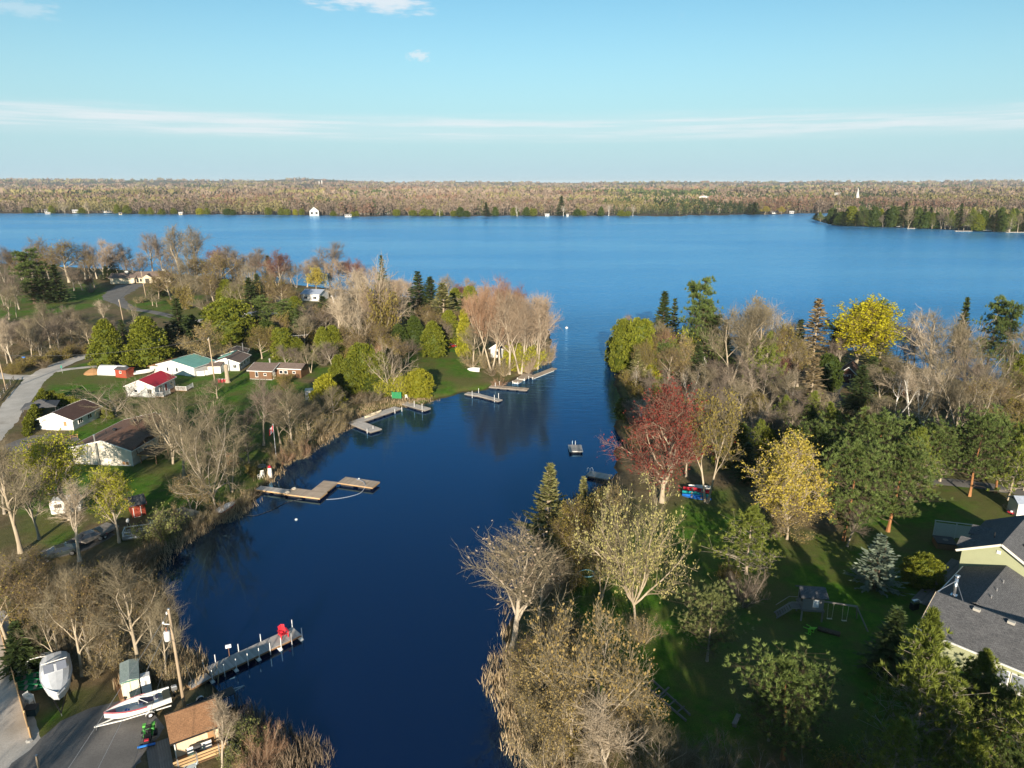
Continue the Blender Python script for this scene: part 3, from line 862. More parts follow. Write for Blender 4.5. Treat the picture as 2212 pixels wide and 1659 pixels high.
cone_round = lambda a: max(.03, (min(1, (a + .06) / .22)) ** .6 * (1 - a) ** .62 * 1.25)
egg = lambda a: max(.03, math.sqrt(max(0, 1 - ((a - .42) / .6) ** 2)))
spire = lambda a: max(.02, (min(1, (a + .05) / .12)) * (1 - a) ** .8 * 1.1)
cedar('cedar', 41, ND_CEDAR, cone_round, W_=.36)
cedar('cedar', 42, ND_CEDAR, egg, W_=.42, n=14000)
cedar('cedar_yellow', 43, ND_CEDARY, egg, W_=.5, n=9000, size=.042)
cedar('cedar_yellow', 44, ND_CEDARY, cone_round, W_=.45, n=9000, size=.042)
cedar('cedar_dark', 45, ND_CEDARD, cone_round, W_=.38)
cedar('cedar_dark', 46, ND_CEDARD, egg, W_=.40)
cedar('cedar_spire', 47, ND_CEDAR, spire, W_=.17, n=2200, size=.06, clump=14)
cedar('cedar_lime', 48, ND_CEDARY, spire, W_=.24, n=4000, size=.05)
def spruce(kind, seed, leaf, bk=BK_DARK, whorls=26, per=9, W_=.24, h0=.06, droop=.25, tilt=.1, needles=7, size=.05, power=.9, irregular=.15, thin=0.0):
    """conical conifer: whorled boughs, each set with needle sprays on both sides"""
    r = np.random.default_rng(seed); gt, tp, tr = trunk_only(seed, .98, .016)
    gc = Geo(); B0 = []; B1 = []; C = []; D = []; N = []; S = []; Vv = []
    for w in range(whorls):
        f = (w + .5) / whorls; zc = h0 + (1 - h0) * f
        L = W_ * (1 - f) ** power * (1 + irregular * r.normal()) + .012
        for b in range(per):
            if r.random() < thin: continue
            az = 6.283 * (b + r.random() * .8) / per + w * 1.3
            l = L * (.75 + .45 * r.random()); zz_ = zc + r.normal() * .3 / whorls
            tl = tilt + .5 * f
            p = np.array([0, 0, zz_]); d = np.array([math.cos(az), math.sin(az), tl]); d /= np.linalg.norm(d)
            q = p + d * l; q[2] -= droop * l * .5
            B0.append(p); B1.append(q)
            side = np.array([-math.sin(az), math.cos(az), 0])
            m = max(2, int(needles * (.4 + l / W_)))
            for j in range(m):
                t_ = .25 + .8 * (j + r.random()) / m
                x = p + d * l * t_; x[2] -= droop * l * .5 * t_ * t_
                sd = 1 if j % 2 else -1
                dd = d * .7 + side * sd * (.75 - .45 * t_) + r.normal(size=3) * .14; dd[2] -= .12
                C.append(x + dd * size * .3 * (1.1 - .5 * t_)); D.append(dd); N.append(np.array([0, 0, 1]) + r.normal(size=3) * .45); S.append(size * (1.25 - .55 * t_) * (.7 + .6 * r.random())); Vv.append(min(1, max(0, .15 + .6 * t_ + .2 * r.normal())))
    B0, B1 = np.array(B0), np.array(B1)
    gt.add(prisms(B0, B1, np.full(len(B0), .0035), np.full(len(B0), .001), 3))
    C, D, N, S = np.array(C), np.array(D), np.array(N), np.array(S)
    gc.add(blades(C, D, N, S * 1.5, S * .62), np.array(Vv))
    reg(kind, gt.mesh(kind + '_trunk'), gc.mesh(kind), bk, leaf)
spruce('spruce', 51, ND_SPRUCE)
spruce('spruce', 52, ND_SPRUCE, W_=.2, whorls=30)
spruce('spruce_pale', 53, ND_SPRUCEL, BK_TAN, W_=.28, whorls=24, per=11, droop=.1, tilt=.22, irregular=.2, thin=.05, needles=9)
spruce('spruce_tan', 54, ND_TANSP, BK_TAN, W_=.27, whorls=26, per=9, droop=.35, tilt=.05, irregular=.2, thin=.1)
spruce('blue_spruce', 55, ND_BLUE, W_=.36, whorls=17, per=10, droop=.05, tilt=.2, h0=.03, size=.075, irregular=.2)
spruce('fir_dark', 56, ND_SPRUCE, W_=.26, whorls=24, per=10, size=.06)
spruce('dry_larch', 57, ND_DRY, BK_TAN, W_=.25, whorls=20, per=7, droop=.2, needles=5, size=.035, thin=.25)
def pine(kind, seed, leaf, bk, limbs=26, W_=.36, h0=.25, tuft=16, tsize=.045, tufts=9, layered=0.0, prof=None, rad=.02, up=.35, lean=.03, dead_limbs=6, core_v=None):
    """pine: bare lower trunk, crooked limbs, each ending in bristly tufts"""
    r = np.random.default_rng(seed); gt, tp, tr = trunk_only(seed, .95, rad, lean)
    prof = prof or (lambda f: math.sqrt(max(0.02, 1 - (2 * f - .85) ** 2)) )
    TC = []; TD = []; segs = []
    for k in range(limbs):
        f = (k + r.random() * .8) / limbs; zc = h0 + (.97 - h0) * f
        i = min(int(zc / .95 * 10), 9); base = tp[i] + (tp[i+1] - tp[i]) * (zc / .95 * 10 - i); base[2] = zc * tp[-1][2] / .97
        az = 2.4 * k + r.normal() * .5; L = W_ * prof(f) * (.7 + .5 * r.random())
        d = np.array([math.cos(az), math.sin(az), up * (.35 + f)]); d /= np.linalg.norm(d)
        pts, rs = grow(r, base, d, L, tr[i] * .38, 5, .14, .05 * (1 - layered), .3)
        for j in range(5): segs.append((pts[j], pts[j+1], rs[j], rs[j+1]))
        for j in range(tufts):
            t_ = .3 + .75 * (j + r.random()) / tufts; x = min(t_, .999) * 5; q = pts[int(x)] + (pts[int(x)+1] - pts[int(x)]) * (x - int(x))
            o = r.normal(size=3) * .24 * L; o[2] *= (.9 - .6 * layered); o[2] = abs(o[2]) * .6 + o[2] * .4
            TC.append(q + o); dd = d * .5 + o / (np.linalg.norm(o) + 1e-6) * .5; dd[2] += .55; TD.append(dd)
            segs.append((q, q + o, rs[int(x)] * .4, .001))
    for k in range(dead_limbs):
        zc = h0 * (.45 + .6 * r.random()); az = r.random() * 6.283; L = W_ * (.25 + .35 * r.random())
        d = np.array([math.cos(az), math.sin(az), -.05 + .2 * r.random()]); pts, rs = grow(r, np.array([0, 0, zc]), d / np.linalg.norm(d), L, .004, 4, .2, .0, .3)
        for j in range(4): segs.append((pts[j], pts[j+1], rs[j], rs[j+1]))
    nt_ = sum(len(f) for f in gt.F[4]); gt.add(prisms(*arr(segs), k=3))
    TC, TD = np.array(TC), nrmz(np.array(TD)); n = len(TC)
    C = np.repeat(TC, tuft, 0); D0 = np.repeat(TD, tuft, 0)
    D = nrmz(D0 + unit(r, n * tuft) * .85)
    s = tsize * (.6 + .7 * r.random(n * tuft))
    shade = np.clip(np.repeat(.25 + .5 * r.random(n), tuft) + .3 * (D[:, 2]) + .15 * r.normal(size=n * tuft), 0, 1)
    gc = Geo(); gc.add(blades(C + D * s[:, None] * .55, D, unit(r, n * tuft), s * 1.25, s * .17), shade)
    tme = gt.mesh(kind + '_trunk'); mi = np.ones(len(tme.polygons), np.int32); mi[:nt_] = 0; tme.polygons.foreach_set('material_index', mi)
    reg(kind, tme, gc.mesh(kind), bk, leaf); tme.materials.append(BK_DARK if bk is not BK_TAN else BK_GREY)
pine('scots_pine', 61, ND_PINE, BK_ORANGE, limbs=48, tufts=22, tuft=22, W_=.42, h0=.22, tsize=.035)
pine('scots_pine', 62, ND_PINE, BK_ORANGE, limbs=46, tufts=22, tuft=22, W_=.40, h0=.2, tsize=.035)
pine('jack_pine', 63, ND_JACK, BK_TAN, limbs=48, tufts=18, tuft=22, W_=.36, h0=.08, tsize=.034, up=.7, prof=lambda f: max(.08, (1 - f) ** 1.0 * 1.2))
pine('jack_pine', 64, ND_JACK, BK_TAN, limbs=44, tufts=18, tuft=22, W_=.42, h0=.08, tsize=.035, up=.6, prof=lambda f: max(.08, (1 - f) ** .9 * 1.2))
pine('white_pine', 65, ND_PINE, BK_DARK, limbs=34, tufts=24, tuft=22, W_=.34, h0=.12, tsize=.034, layered=.55, up=.15, prof=lambda f: (.78 + .22 * math.sin(f * 15)) * (1 - f * .62) + .08)
pine('brownish_pine', 66, ND_SCRUB, BK_GREY, limbs=40, tufts=18, tuft=22, W_=.46, h0=.18, tsize=.036, up=.4)
# ------------------------------------------------------------------ standing the trees
ORD = ['first','second','third','fourth','fifth','sixth','seventh','eighth','ninth','tenth','eleventh','twelfth','thirteenth','fourteenth','fifteenth','sixteenth','seventeenth','eighteenth','nineteenth','twentieth','twenty-first','twenty-second','twenty-third','twenty-fourth','twenty-fifth','twenty-sixth','twenty-seventh','twenty-eighth','twenty-ninth','thirtieth'] + ['thirty-' + q for q in 'first second third fourth fifth sixth seventh eighth ninth'.split()] + ['fortieth'] + ['forty-' + q for q in 'first second third fourth fifth sixth seventh eighth ninth'.split()]
WORDS = {
 'bare_tan': ('leafless_tree', 'leafless tan-twigged tree', 'tree'), 'bare_spread': ('leafless_tree', 'wide-spreading leafless tree', 'tree'),
 'bare_grey': ('leafless_tree', 'leafless grey tree', 'tree'), 'bare_brown': ('budding_tree', 'brown budding tree', 'tree'),
 'bare_pale': ('leafless_tree', 'leafless tree with pale bark', 'tree'), 'bare_white': ('leafless_tree', 'whitish leafless tree', 'tree'),
 'bare_pink': ('leafless_tree', 'leafless tree with pinkish twigs', 'tree'), 'bare_red_top': ('budding_tree', 'grey tree with purplish red crown', 'tree'),
 'bare_rust': ('leafless_tree', 'leafless tree with rust-red twigs', 'tree'), 'red_maple': ('red_maple_tree', 'large tree thick with red buds', 'tree'),
 'birch': ('birch_tree', 'white-trunked birch', 'tree'), 'bud_pale': ('budding_tree', 'broad tree in pale green bud', 'tree'),
 'bud_olive': ('budding_tree', 'tree in olive-green bud', 'tree'), 'bud_orange': ('budding_tree', 'tree with orange-brown young leaves', 'tree'),
 'bud_tan': ('budding_tree', 'rounded tree in tan bud', 'tree'), 'lime_tree': ('leafing_tree', 'tree in lime-yellow young leaf', 'tree'),
 'gold_tree': ('leafing_tree', 'rounded tree in golden yellow leaf', 'tree'), 'yellow_maple': ('maple_tree', 'large tree in bright yellow bloom', 'tree'),
 'yellow_willow': ('willow_tree', 'straw-yellow willow', 'tree'),
 'brown_shrub': ('leafless_shrub', 'leafless brown shrub', 'shrub'), 'tan_shrub': ('budding_shrub', 'tan budding shrub', 'shrub'), 'red_shrub': ('red_shrub', 'rust-red twiggy shrub', 'shrub'),
 'grey_shrub': ('leafless_shrub', 'leafless grey shrub', 'shrub'), 'olive_shrub': ('leafy_shrub', 'olive-green shrub', 'shrub'), 'willow_shrub': ('willow_shrub', 'grey-green willow shrub', 'shrub'),
 'lime_shrub': ('leafy_shrub', 'lime-green shrub', 'shrub'), 'pink_shrub': ('leafless_shrub', 'pinkish leafless shrub', 'shrub'),
 'cedar': ('cedar_tree', 'olive-green cedar', 'tree'), 'cedar_yellow': ('cedar_tree', 'yellow-green cedar', 'tree'), 'cedar_dark': ('cedar_tree', 'dark green cedar', 'tree'),
 'cedar_spire': ('hedge_cedar', 'slim hedge cedar', 'tree'), 'cedar_lime': ('cedar_tree', 'slim lime-green cedar', 'tree'),
 'spruce': ('spruce_tree', 'dark conical spruce', 'tree'), 'spruce_pale': ('spruce_tree', 'pale green spruce', 'tree'), 'spruce_tan': ('spruce_tree', 'browned spruce', 'tree'),
 'blue_spruce': ('blue_spruce_tree', 'small silvery blue spruce', 'tree'), 'fir_dark': ('fir_tree', 'broad dark fir', 'tree'), 'dry_larch': ('larch_tree', 'dry brown larch', 'tree'),
 'scots_pine': ('pine_tree', 'orange-barked bushy pine', 'tree'), 'jack_pine': ('pine_tree', 'yellow-green open pine', 'tree'), 'white_pine': ('pine_tree', 'tall layered pine', 'tree'),
 'brownish_pine': ('pine_tree', 'half-browned bushy pine', 'tree'),
}
PLACED = []   # (kind, cluster, u, object)
def T(kind, u, vb, vt, hw, cluster, label=None, rot=None, var=None, lean=0.0):
    """a tree whose foot is at picture (u, vb), top at vt, crown half-width hw (picture units)"""
    p = gl(u, vb)
    ztop = top_z(p.y, vt); h = max(1.0, ztop - p.z)
    zc = depth(p.y, (p.z + ztop) / 2)
    w = hw / FU * zc
    plant(kind, p, h, w, u, cluster, label, rot, var, lean)
def plant(kind, p, h, w, u, cluster, label=None, rot=None, var=None, lean=0.0):
    vs = KINDS[kind]
    tm, cm, H, Wd = vs[(RND.randrange(len(vs)) if var is None else var)]
    name, words, cat = WORDS[kind]
    o = empty(name, (p[0], p[1], p[2] - .08), RND.random() * 6.283 if rot is None else rot)
    s = w / Wd; sz = h / H
    o.scale = (s, s, sz)
    o.rotation_euler[0] = RND.gauss(0, .015); o.rotation_euler[1] = RND.gauss(0, .015) + lean
    shrubby = cat == 'shrub'
    if tm is not None: link_mesh('stems' if shrubby else 'trunk', tm, None, o)
    c = link_mesh('foliage' if shrubby else 'crown', cm, None, o)
    PLACED.append((kind, cluster, u, o, label))
    return o
C_ = {}
def cl(key, phrase): C_[key] = phrase

cl('nwshore', 'along the lake shore behind the beige house')
cl('nwyard', 'around the beige house and its drive')
cl('field', 'in the scrub left of the gravel road')
cl('street', 'between the gravel road and the cottages')
cl('mid', 'behind the brown cottage')
cl('point', 'on the wooded point at the channel mouth')
cl('pointback', 'near the lake behind the pale dead trees')
cl('bank', 'along the left bank below the cottages')
cl('bighouse', 'around the large brown-roofed house')
cl('thicket', 'in the thicket above the boathouse')
cl('boathouse', 'beside the small boathouse')
cl('rbank', 'on the right bank of the channel')
cl('ryard', 'in the lawn of the green house')
cl('rpines', 'in the pine group behind the green house')
cl('rmid', 'in the mixed wood beyond the red maple')
cl('rlake', 'along the far lake edge of the right bank')
cl('rcorner', 'at the right corner of the channel mouth')
cl('rfront', 'in the shaded lower right corner')

# left bank, lake shore row
for a in [('bare_grey',12,612,520,34),('bare_grey',50,606,540,26),('bare_brown',98,606,510,32),('bare_brown',150,610,518,42),('bare_grey',185,604,522,22),('bare_pink',232,600,516,30),('bare_grey',275,592,523,20),('bare_grey',292,600,553,22),('bare_grey',330,596,502,27),('bare_grey',352,594,503,20),('bare_white',390,600,484,26),('bare_white',428,602,486,27),('bare_red_top',470,602,530,24),('bare_grey',505,606,526,30),('bare_grey',548,608,534,30),('bare_brown',450,612,560,30)]:
    T(*a, 'nwshore')
T('fir_dark',246,598,556,15,'nwshore'); T('spruce',585,617,552,17,'nwshore'); T('fir_dark',232,606,575,14,'nwshore')
for a in [('bare_red_top',612,622,536,26),('bare_grey',640,622,560,24),('bare_grey',715,612,520,38),('bare_red_top',748,618,556,22),('bare_red_top',772,622,558,18),('bare_pink',664,620,560,22)]:
    T(*a, 'nwshore')
T('yellow_willow',684,634,576,21,'nwshore')
# around the beige house
T('white_pine',75,655,537,38,'nwyard'); T('spruce',97,655,578,30,'nwyard'); T('fir_dark',130,652,572,24,'nwyard')
for a in [('bare_grey',10,660,570,28),('bare_grey',42,668,590,22),('bare_brown',205,622,548,24),('bare_red_top',195,628,598,14),('bare_brown',430,628,556,48),('bare_tan',395,640,560,28),('bare_tan',405,652,585,22),('bare_brown',480,645,548,40),('bare_tan',450,655,590,25),('bare_tan',545,650,568,30),('bare_brown',520,640,560,30)]:
    T(*a, 'nwyard')
T('pink_shrub',490,658,612,32,'nwyard'); T('fir_dark',560,655,592,20,'nwyard'); T('fir_dark',348,640,603,16,'nwyard'); T('cedar_dark',335,640,612,14,'nwyard'); T('pink_shrub',196,632,612,12,'nwyard'); T('olive_shrub',372,660,645,8,'nwyard')
# scrub left of the road
for a in [('bare_pale',30,795,690,24),('bare_tan',110,752,650,30),('bare_tan',155,735,660,30),('bare_tan',195,755,692,24),('bare_pale',226,702,646,15),('bare_tan',68,772,688,24),('bare_grey',5,760,700,28),('bare_grey',130,760,680,28),('bare_grey',175,742,690,25),('bare_tan',290,700,656,12),('bare_grey',50,740,690,25),('bare_grey',88,768,705,24),('bare_grey',212,750,700,20),('bare_pale',16,785,720,14)]:
    T(*a, 'field')
for i, (k, u, v, h, w) in enumerate([('olive_shrub',55,795,25,20),('olive_shrub',100,785,26,22),('olive_shrub',140,775,28,22),('brown_shrub',20,778,32,25),('brown_shrub',75,757,30,28),('brown_shrub',120,742,28,28),('brown_shrub',160,752,28,25),('olive_shrub',180,765,22,18),('brown_shrub',40,742,26,26),('grey_shrub',95,725,25,28),('grey_shrub',15,735,30,28),('brown_shrub',200,738,25,22),('grey_shrub',60,715,22,26),('grey_shrub',140,715,22,28),('brown_shrub',245,715,18,18),('brown_shrub',300,702,15,16),('grey_shrub',5,700,22,25),('olive_shrub',20,802,18,16)]):
    T(k, u, v, v - h, w, 'field')
# street side
T('cedar',236,790,690,34,'street',var=0); T('cedar',325,788,684,46,'street',var=0); T('fir_dark',390,762,645,30,'street'); T('cedar',497,738,647,52,'street',var=1)
T('bud_tan',447,790,694,42,'street'); T('spruce',272,765,690,18,'street'); T('cedar_dark',415,745,680,20,'street'); T('olive_shrub',560,730,690,30,'street'); T('olive_shrub',585,745,705,26,'street')
T('fir_dark',370,770,700,22,'street')
# behind brown cottage
T('white_pine',608,735,648,34,'mid'); T('cedar',612,775,708,25,'mid'); T('cedar',642,772,728,20,'mid'); T('bare_brown',690,725,655,34,'mid'); T('bare_grey',700,745,655,42,'mid'); T('bare_tan',660,760,680,30,'mid'); T('bare_tan',672,805,738,24,'mid'); T('bare_grey',720,800,735,30,'mid')
T('bare_pale',728,752,600,36,'mid',var=1); T('bare_pale',770,730,578,42,'mid',var=1); T('bare_pale',812,742,546,72,'mid',var=0); T('bare_pale',790,735,600,40,'mid',var=1); T('bare_pale',850,745,600,40,'mid',var=0)
T('cedar_dark',830,735,670,30,'mid'); T('cedar_dark',760,745,690,28,'mid'); T('fir_dark',700,712,640,26,'mid'); T('olive_shrub',640,720,675,32,'mid'); T('bare_brown',745,770,700,30,'mid'); T('olive_shrub',745,790,750,22,'mid'); T('bare_grey',880,790,725,28,'mid'); T('red_shrub',828,770,735,20,'mid'); T('brown_shrub',700,790,752,28,'mid'); T('brown_shrub',650,800,770,20,'mid')
T('cedar',640,700,640,24,'mid'); T('olive_shrub',560,705,672,22,'mid'); T('bare_brown',585,700,640,26,'mid'); T('bare_brown',630,690,625,24,'mid')
# near the lake behind the dead trees
T('spruce',830,655,551,15,'pointback'); T('spruce',906,690,586,28,'pointback'); T('spruce_pale',958,725,612,42,'pointback'); T('fir_dark',932,690,598,26,'pointback'); T('cedar',985,690,622,22,'pointback'); T('cedar',1015,690,618,18,'pointback')
T('bare_white',965,665,592,22,'pointback',var=0); T('birch',1002,700,632,13,'pointback'); T('birch',1022,700,632,12,'pointback'); T('bare_pink',870,655,600,30,'pointback'); T('bare_brown',945,745,680,35,'pointback'); T('bare_red_top',1000,670,610,25,'pointback'); T('bare_pink',1010,665,600,22,'pointback')
T('cedar_dark',898,755,682,24,'pointback'); T('cedar',936,770,693,27,'pointback',var=0); T('cedar_dark',975,715,655,18,'pointback')
# wooded point
T('bare_rust',1062,800,600,44,'point'); T('bare_rust',1040,770,605,34,'point'); T('bare_pink',1100,808,624,40,'point'); T('bare_pink',1124,806,636,42,'point'); T('bare_pink',1160,796,630,44,'point'); T('bare_pink',1140,780,640,36,'point'); T('bare_red_top',1085,745,598,34,'point'); T('bare_red_top',1120,740,612,26,'point'); T('bare_tan',1022,792,690,34,'point'); T('bare_pink',1178,770,650,26,'point')
T('cedar_lime',1005,770,668,17,'point'); T('lime_shrub',1128,800,738,30,'point'); T('lime_shrub',1152,796,750,24,'point'); T('cedar_lime',1100,800,740,16,'point'); T('tan_shrub',1170,790,745,24,'point'); T('pink_shrub',1185,785,740,16,'point'); T('red_shrub',1078,832,812,16,'point'); T('tan_shrub',1020,792,755,26,'point'); T('tan_shrub',1045,795,760,22,'point')
# left bank
T('bare_pale',846,856,732,46,'bank',var=0); T('cedar',735,845,766,26,'bank',var=0); T('cedar',786,846,742,36,'bank',var=1); T('cedar_dark',765,846,772,28,'bank'); T('cedar',815,848,760,30,'bank'); T('cedar_yellow',906,857,797,29,'bank',var=0); T('cedar_yellow',706,885,808,36,'bank',var=1); T('lime_shrub',870,855,805,22,'bank'); T('cedar_dark',800,848,800,26,'bank')
T('bare_tan',632,970,838,46,'bank'); T('bare_spread',690,915,850,36,'bank',var=0); T('bare_grey',570,962,815,36,'bank'); T('bare_tan',665,945,868,34,'bank'); T('tan_shrub',655,965,905,32,'bank'); T('tan_shrub',695,940,890,28,'bank'); T('red_shrub',612,1000,965,22,'bank'); T('tan_shrub',590,985,958,18,'bank'); T('bare_tan',470,860,815,24,'bank'); T('bare_brown',620,880,820,24,'bank')
T('tan_shrub',745,915,880,20,'bank'); T('olive_shrub',612,830,808,20,'bank'); T('olive_shrub',548,1030,1000,14,'bank')
# big house
T('bare_spread',250,900,815,78,'bighouse',var=1); T('bare_spread',398,1032,828,98,'bighouse',var=0); T('bare_spread',466,1100,880,78,'bighouse',var=1); T('bare_spread',420,975,850,80,'bighouse',var=1); T('bare_spread',330,965,862,60,'bighouse',var=0); T('bare_tan',45,1194,932,74,'bighouse',var=0); T('bare_grey',10,1110,960,40,'bighouse')
T('lime_tree',152,1122,935,76,'bighouse'); T('bare_pale',172,1212,1040,46,'bighouse',var=1); T('lime_tree',258,1172,1008,46,'bighouse'); T('bud_orange',417,1108,1028,46,'bighouse'); T('willow_shrub',348,1170,1096,45,'bighouse'); T('brown_shrub',300,1225,1180,40,'bighouse'); T('bare_tan',538,1000,935,26,'bighouse'); T('brown_shrub',420,1140,1100,24,'bighouse'); T('brown_shrub',480,1118,1085,28,'bighouse'); T('tan_shrub',520,1092,1062,22,'bighouse'); T('brown_shrub',255,1245,1200,32,'bighouse')
T('bare_grey',110,1070,1000,40,'bighouse')
# hedge of slim cedars by the garage
for i in range(9): T('cedar_spire', 60 + i * 4.5, 940 - i * 8.5, 940 - i * 8.5 - 34, 8, 'hedge')
for i in range(11): T('cedar_spire', 104 + i * 7.2, 866 + i * 2.0, 866 + i * 2.0 - 22 - (i % 3) * 3, 6.5, 'hedge')
for i in range(4): T('cedar_spire', 206 + i * 11, 898 + i * 2.0, 898 + i * 2.0 - 24, 6.5, 'hedge')
cl('hedge', 'in the clipped hedge around the white garage')
# thicket
for a in [('bare_brown',107,1422,1228,62),('bare_tan',178,1460,1235,56),('bare_brown',202,1452,1240,50),('bare_tan',300,1446,1205,78),('bare_tan',360,1470,1290,42),('bare_brown',22,1405,1190,58),('bare_brown',60,1375,1210,55),('bare_tan',140,1400,1250,50),('bare_brown',245,1400,1220,55),('bare_brown',330,1400,1230,50),('bare_tan',20,1330,1200,45)]:
    T(*a, 'thicket')
for a in [('tan_shrub',250,1440,1360,45),('brown_shrub',150,1430,1370,45),('tan_shrub',335,1465,1400,34),('brown_shrub',300,1340,1270,50),('brown_shrub',200,1340,1260,50),('olive_shrub',100,1350,1280,50),('brown_shrub',370,1420,1360,28),('brown_shrub',50,1300,1235,45),('brown_shrub',120,1275,1225,45),('brown_shrub',190,1275,1225,40),('tan_shrub',330,1290,1235,34),('brown_shrub',30,1245,1190,40)]:
    T(*a, 'thicket')
T('fir_dark',52,1448,1345,40,'thicket'); T('fir_dark',88,1430,1352,30,'thicket')
# boathouse side
T('bare_pale',480,1662,1500,34,'boathouse',var=1); T('willow_shrub',530,1625,1560,40,'boathouse'); T('red_shrub',572,1650,1570,42,'boathouse'); T('brown_shrub',510,1600,1540,30,'boathouse'); T('red_shrub',545,1690,1620,40,'boathouse'); T('willow_shrub',505,1660,1610,26,'boathouse'); T('tan_shrub',385,1480,1425,22,'boathouse'); T('grey_shrub',605,1620,1570,26,'boathouse')
# right bank
T('spruce_pale',1180,1205,1005,50,'rbank'); T('spruce_pale',1261,1180,1030,30,'rbank'); T('bud_olive',1235,1250,1078,52,'rbank',var=1); T('bare_white',1107,1404,1126,84,'rbank',var=0); T('bare_pink',1165,1330,1175,46,'rbank',var=1); T('bud_orange',1252,1645,1308,112,'rbank'); T('bare_pale',1314,1700,1498,70,'rbank',var=1); T('bud_tan',1180,1560,1400,70,'rbank'); T('bud_orange',1310,1560,1390,66,'rbank'); T('bare_brown',1215,1470,1320,55,'rbank'); T('bud_olive',1290,1230,1060,44,'rbank'); T('bare_tan',1200,1330,1200,40,'rbank')
for a in [('tan_shrub',1125,1480,1395,36),('tan_shrub',1128,1545,1450,40),('tan_shrub',1150,1610,1510,46),('tan_shrub',1168,1680,1570,56),('pink_shrub',1165,1290,1215,34),('brown_shrub',1195,1400,1330,40),('brown_shrub',1240,1680,1590,50),('pink_shrub',1180,1240,1170,30),('olive_shrub',1225,1275,1220,34),('brown_shrub',1380,1680,1600,50),('brown_shrub',1440,1690,1610,50),('brown_shrub',1330,1610,1560,40),('olive_shrub',1200,1560,1490,40),('olive_shrub',1270,1640,1580,40),('grey_shrub',1290,1160,1110,26),('brown_shrub',1360,1560,1500,34)]:
    T(*a, 'rbank')
T('red_maple',1430,1085,826,86,'rbank'); T('bud_olive',1526,1086,842,56,'rbank',var=0); T('birch',1384,945,848,34,'rbank',var=1); T('olive_shrub',1375,960,915,26,'rbank'); T('bud_olive',1482,1030,900,40,'rbank',var=1)
# lawn of the green house
T('bud_pale',1371,1352,1026,102,'ryard'); T('tan_shrub',1390,1388,1328,36,'ryard'); T('gold_tree',1690,1148,928,74,'ryard'); T('bud_tan',1700,1165,1070,50,'ryard'); T('jack_pine',1612,1240,1093,60,'ryard',var=1); T('grey_shrub',1602,1312,1222,40,'ryard'); T('brownish_pine',1527,1428,1270,60,'ryard'); T('blue_spruce',1888,1272,1156,44,'ryard'); T('cedar',1990,1264,1200,40,'ryard',var=1)
# pines
T('scots_pine',1822,1168,948,66,'rpines',var=0); T('scots_pine',1918,1148,952,70,'rpines',var=1); T('scots_pine',1866,1065,884,62,'rpines',var=0); T('scots_pine',1985,1065,905,48,'rpines',var=1); T('scots_pine',2094,1072,880,52,'rpines',var=0); T('jack_pine',2178,1080,892,44,'rpines',var=0); T('jack_pine',2030,1040,920,44,'rpines',var=1); T('scots_pine',1770,1080,905,48,'rpines',var=1); T('jack_pine',1795,990,868,36,'rpines',var=0); T('cedar_dark',1740,960,876,26,'rpines'); T('cedar_lime',1866,925,864,10,'rpines'); T('cedar_lime',1886,930,880,8,'rpines'); T('fir_dark',1930,1010,905,36,'rpines'); T('fir_dark',2140,1020,905,36,'rpines'); T('cedar_dark',1960,960,900,24,'rpines')
T('jack_pine',2212,1060,870,40,'rpines',var=1)
# corner of the mouth
T('cedar',1343,805,690,26,'rcorner',var=1); T('cedar',1378,810,688,36,'rcorner',var=1); T('cedar_yellow',1405,815,735,24,'rcorner',var=1); T('cedar_dark',1362,800,700,26,'rcorner'); T('bare_pink',1352,745,681,26,'rcorner'); T('spruce',1428,775,630,28,'rcorner'); T('spruce',1451,775,645,18,'rcorner'); T('white_pine',1492,800,598,44,'rcorner'); T('spruce',1522,780,650,22,'rcorner'); T('bare_brown',1425,815,705,30,'rcorner'); T('dry_larch',1467,825,715,28,'rcorner'); T('birch',1372,850,790,15,'rcorner',var=1); T('fir_dark',1402,845,806,13,'rcorner'); T('olive_shrub',1360,840,800,24,'rcorner'); T('grey_shrub',1365,915,850,34,'rcorner'); T('olive_shrub',1380,870,825,28,'rcorner'); T('cedar_dark',1350,905,858,20,'rcorner')
T('bare_white',1520,790,655,40,'rcorner',var=0)
# mixed wood
for a in [('bare_tan',1578,832,648,66),('bare_tan',1640,820,640,56),('bud_tan',1612,805,642,44),('bare_brown',1545,800,680,40),('bare_pale',1600,880,790,44),('bare_grey',1560,880,780,44),('bare_grey',1640,880,770,48),('bare_tan',1690,900,800,40),('bare_grey',1440,890,800,36),('bare_tan',1510,880,785,40),('bare_pale',1620,960,845,48),('bare_grey',1670,990,870,46),('bare_tan',1710,960,865,44),('bare_pale',1690,840,740,30),('bare_brown',1440,840,745,30),('bare_grey',1560,940,850,40),('bare_red_top',1700,850,770,26),('bare_grey',1740,860,790,30)]:
    T(*a, 'rmid')
T('birch',1490,866,786,26,'rmid',var=0); T('birch',1664,800,644,32,'rmid',var=1); T('birch',1708,885,790,18,'rmid',var=0); T('fir_dark',1660,985,900,30,'rmid'); T('cedar_dark',1585,1000,910,30,'rmid'); T('cedar',1560,1010,930,22,'rmid'); T('spruce_tan',1748,885,770,34,'rmid'); T('cedar_dark',1785,842,765,28,'rmid'); T('fir_dark',1850,900,790,36,'rmid'); T('bud_olive',1620,940,860,30,'rmid')
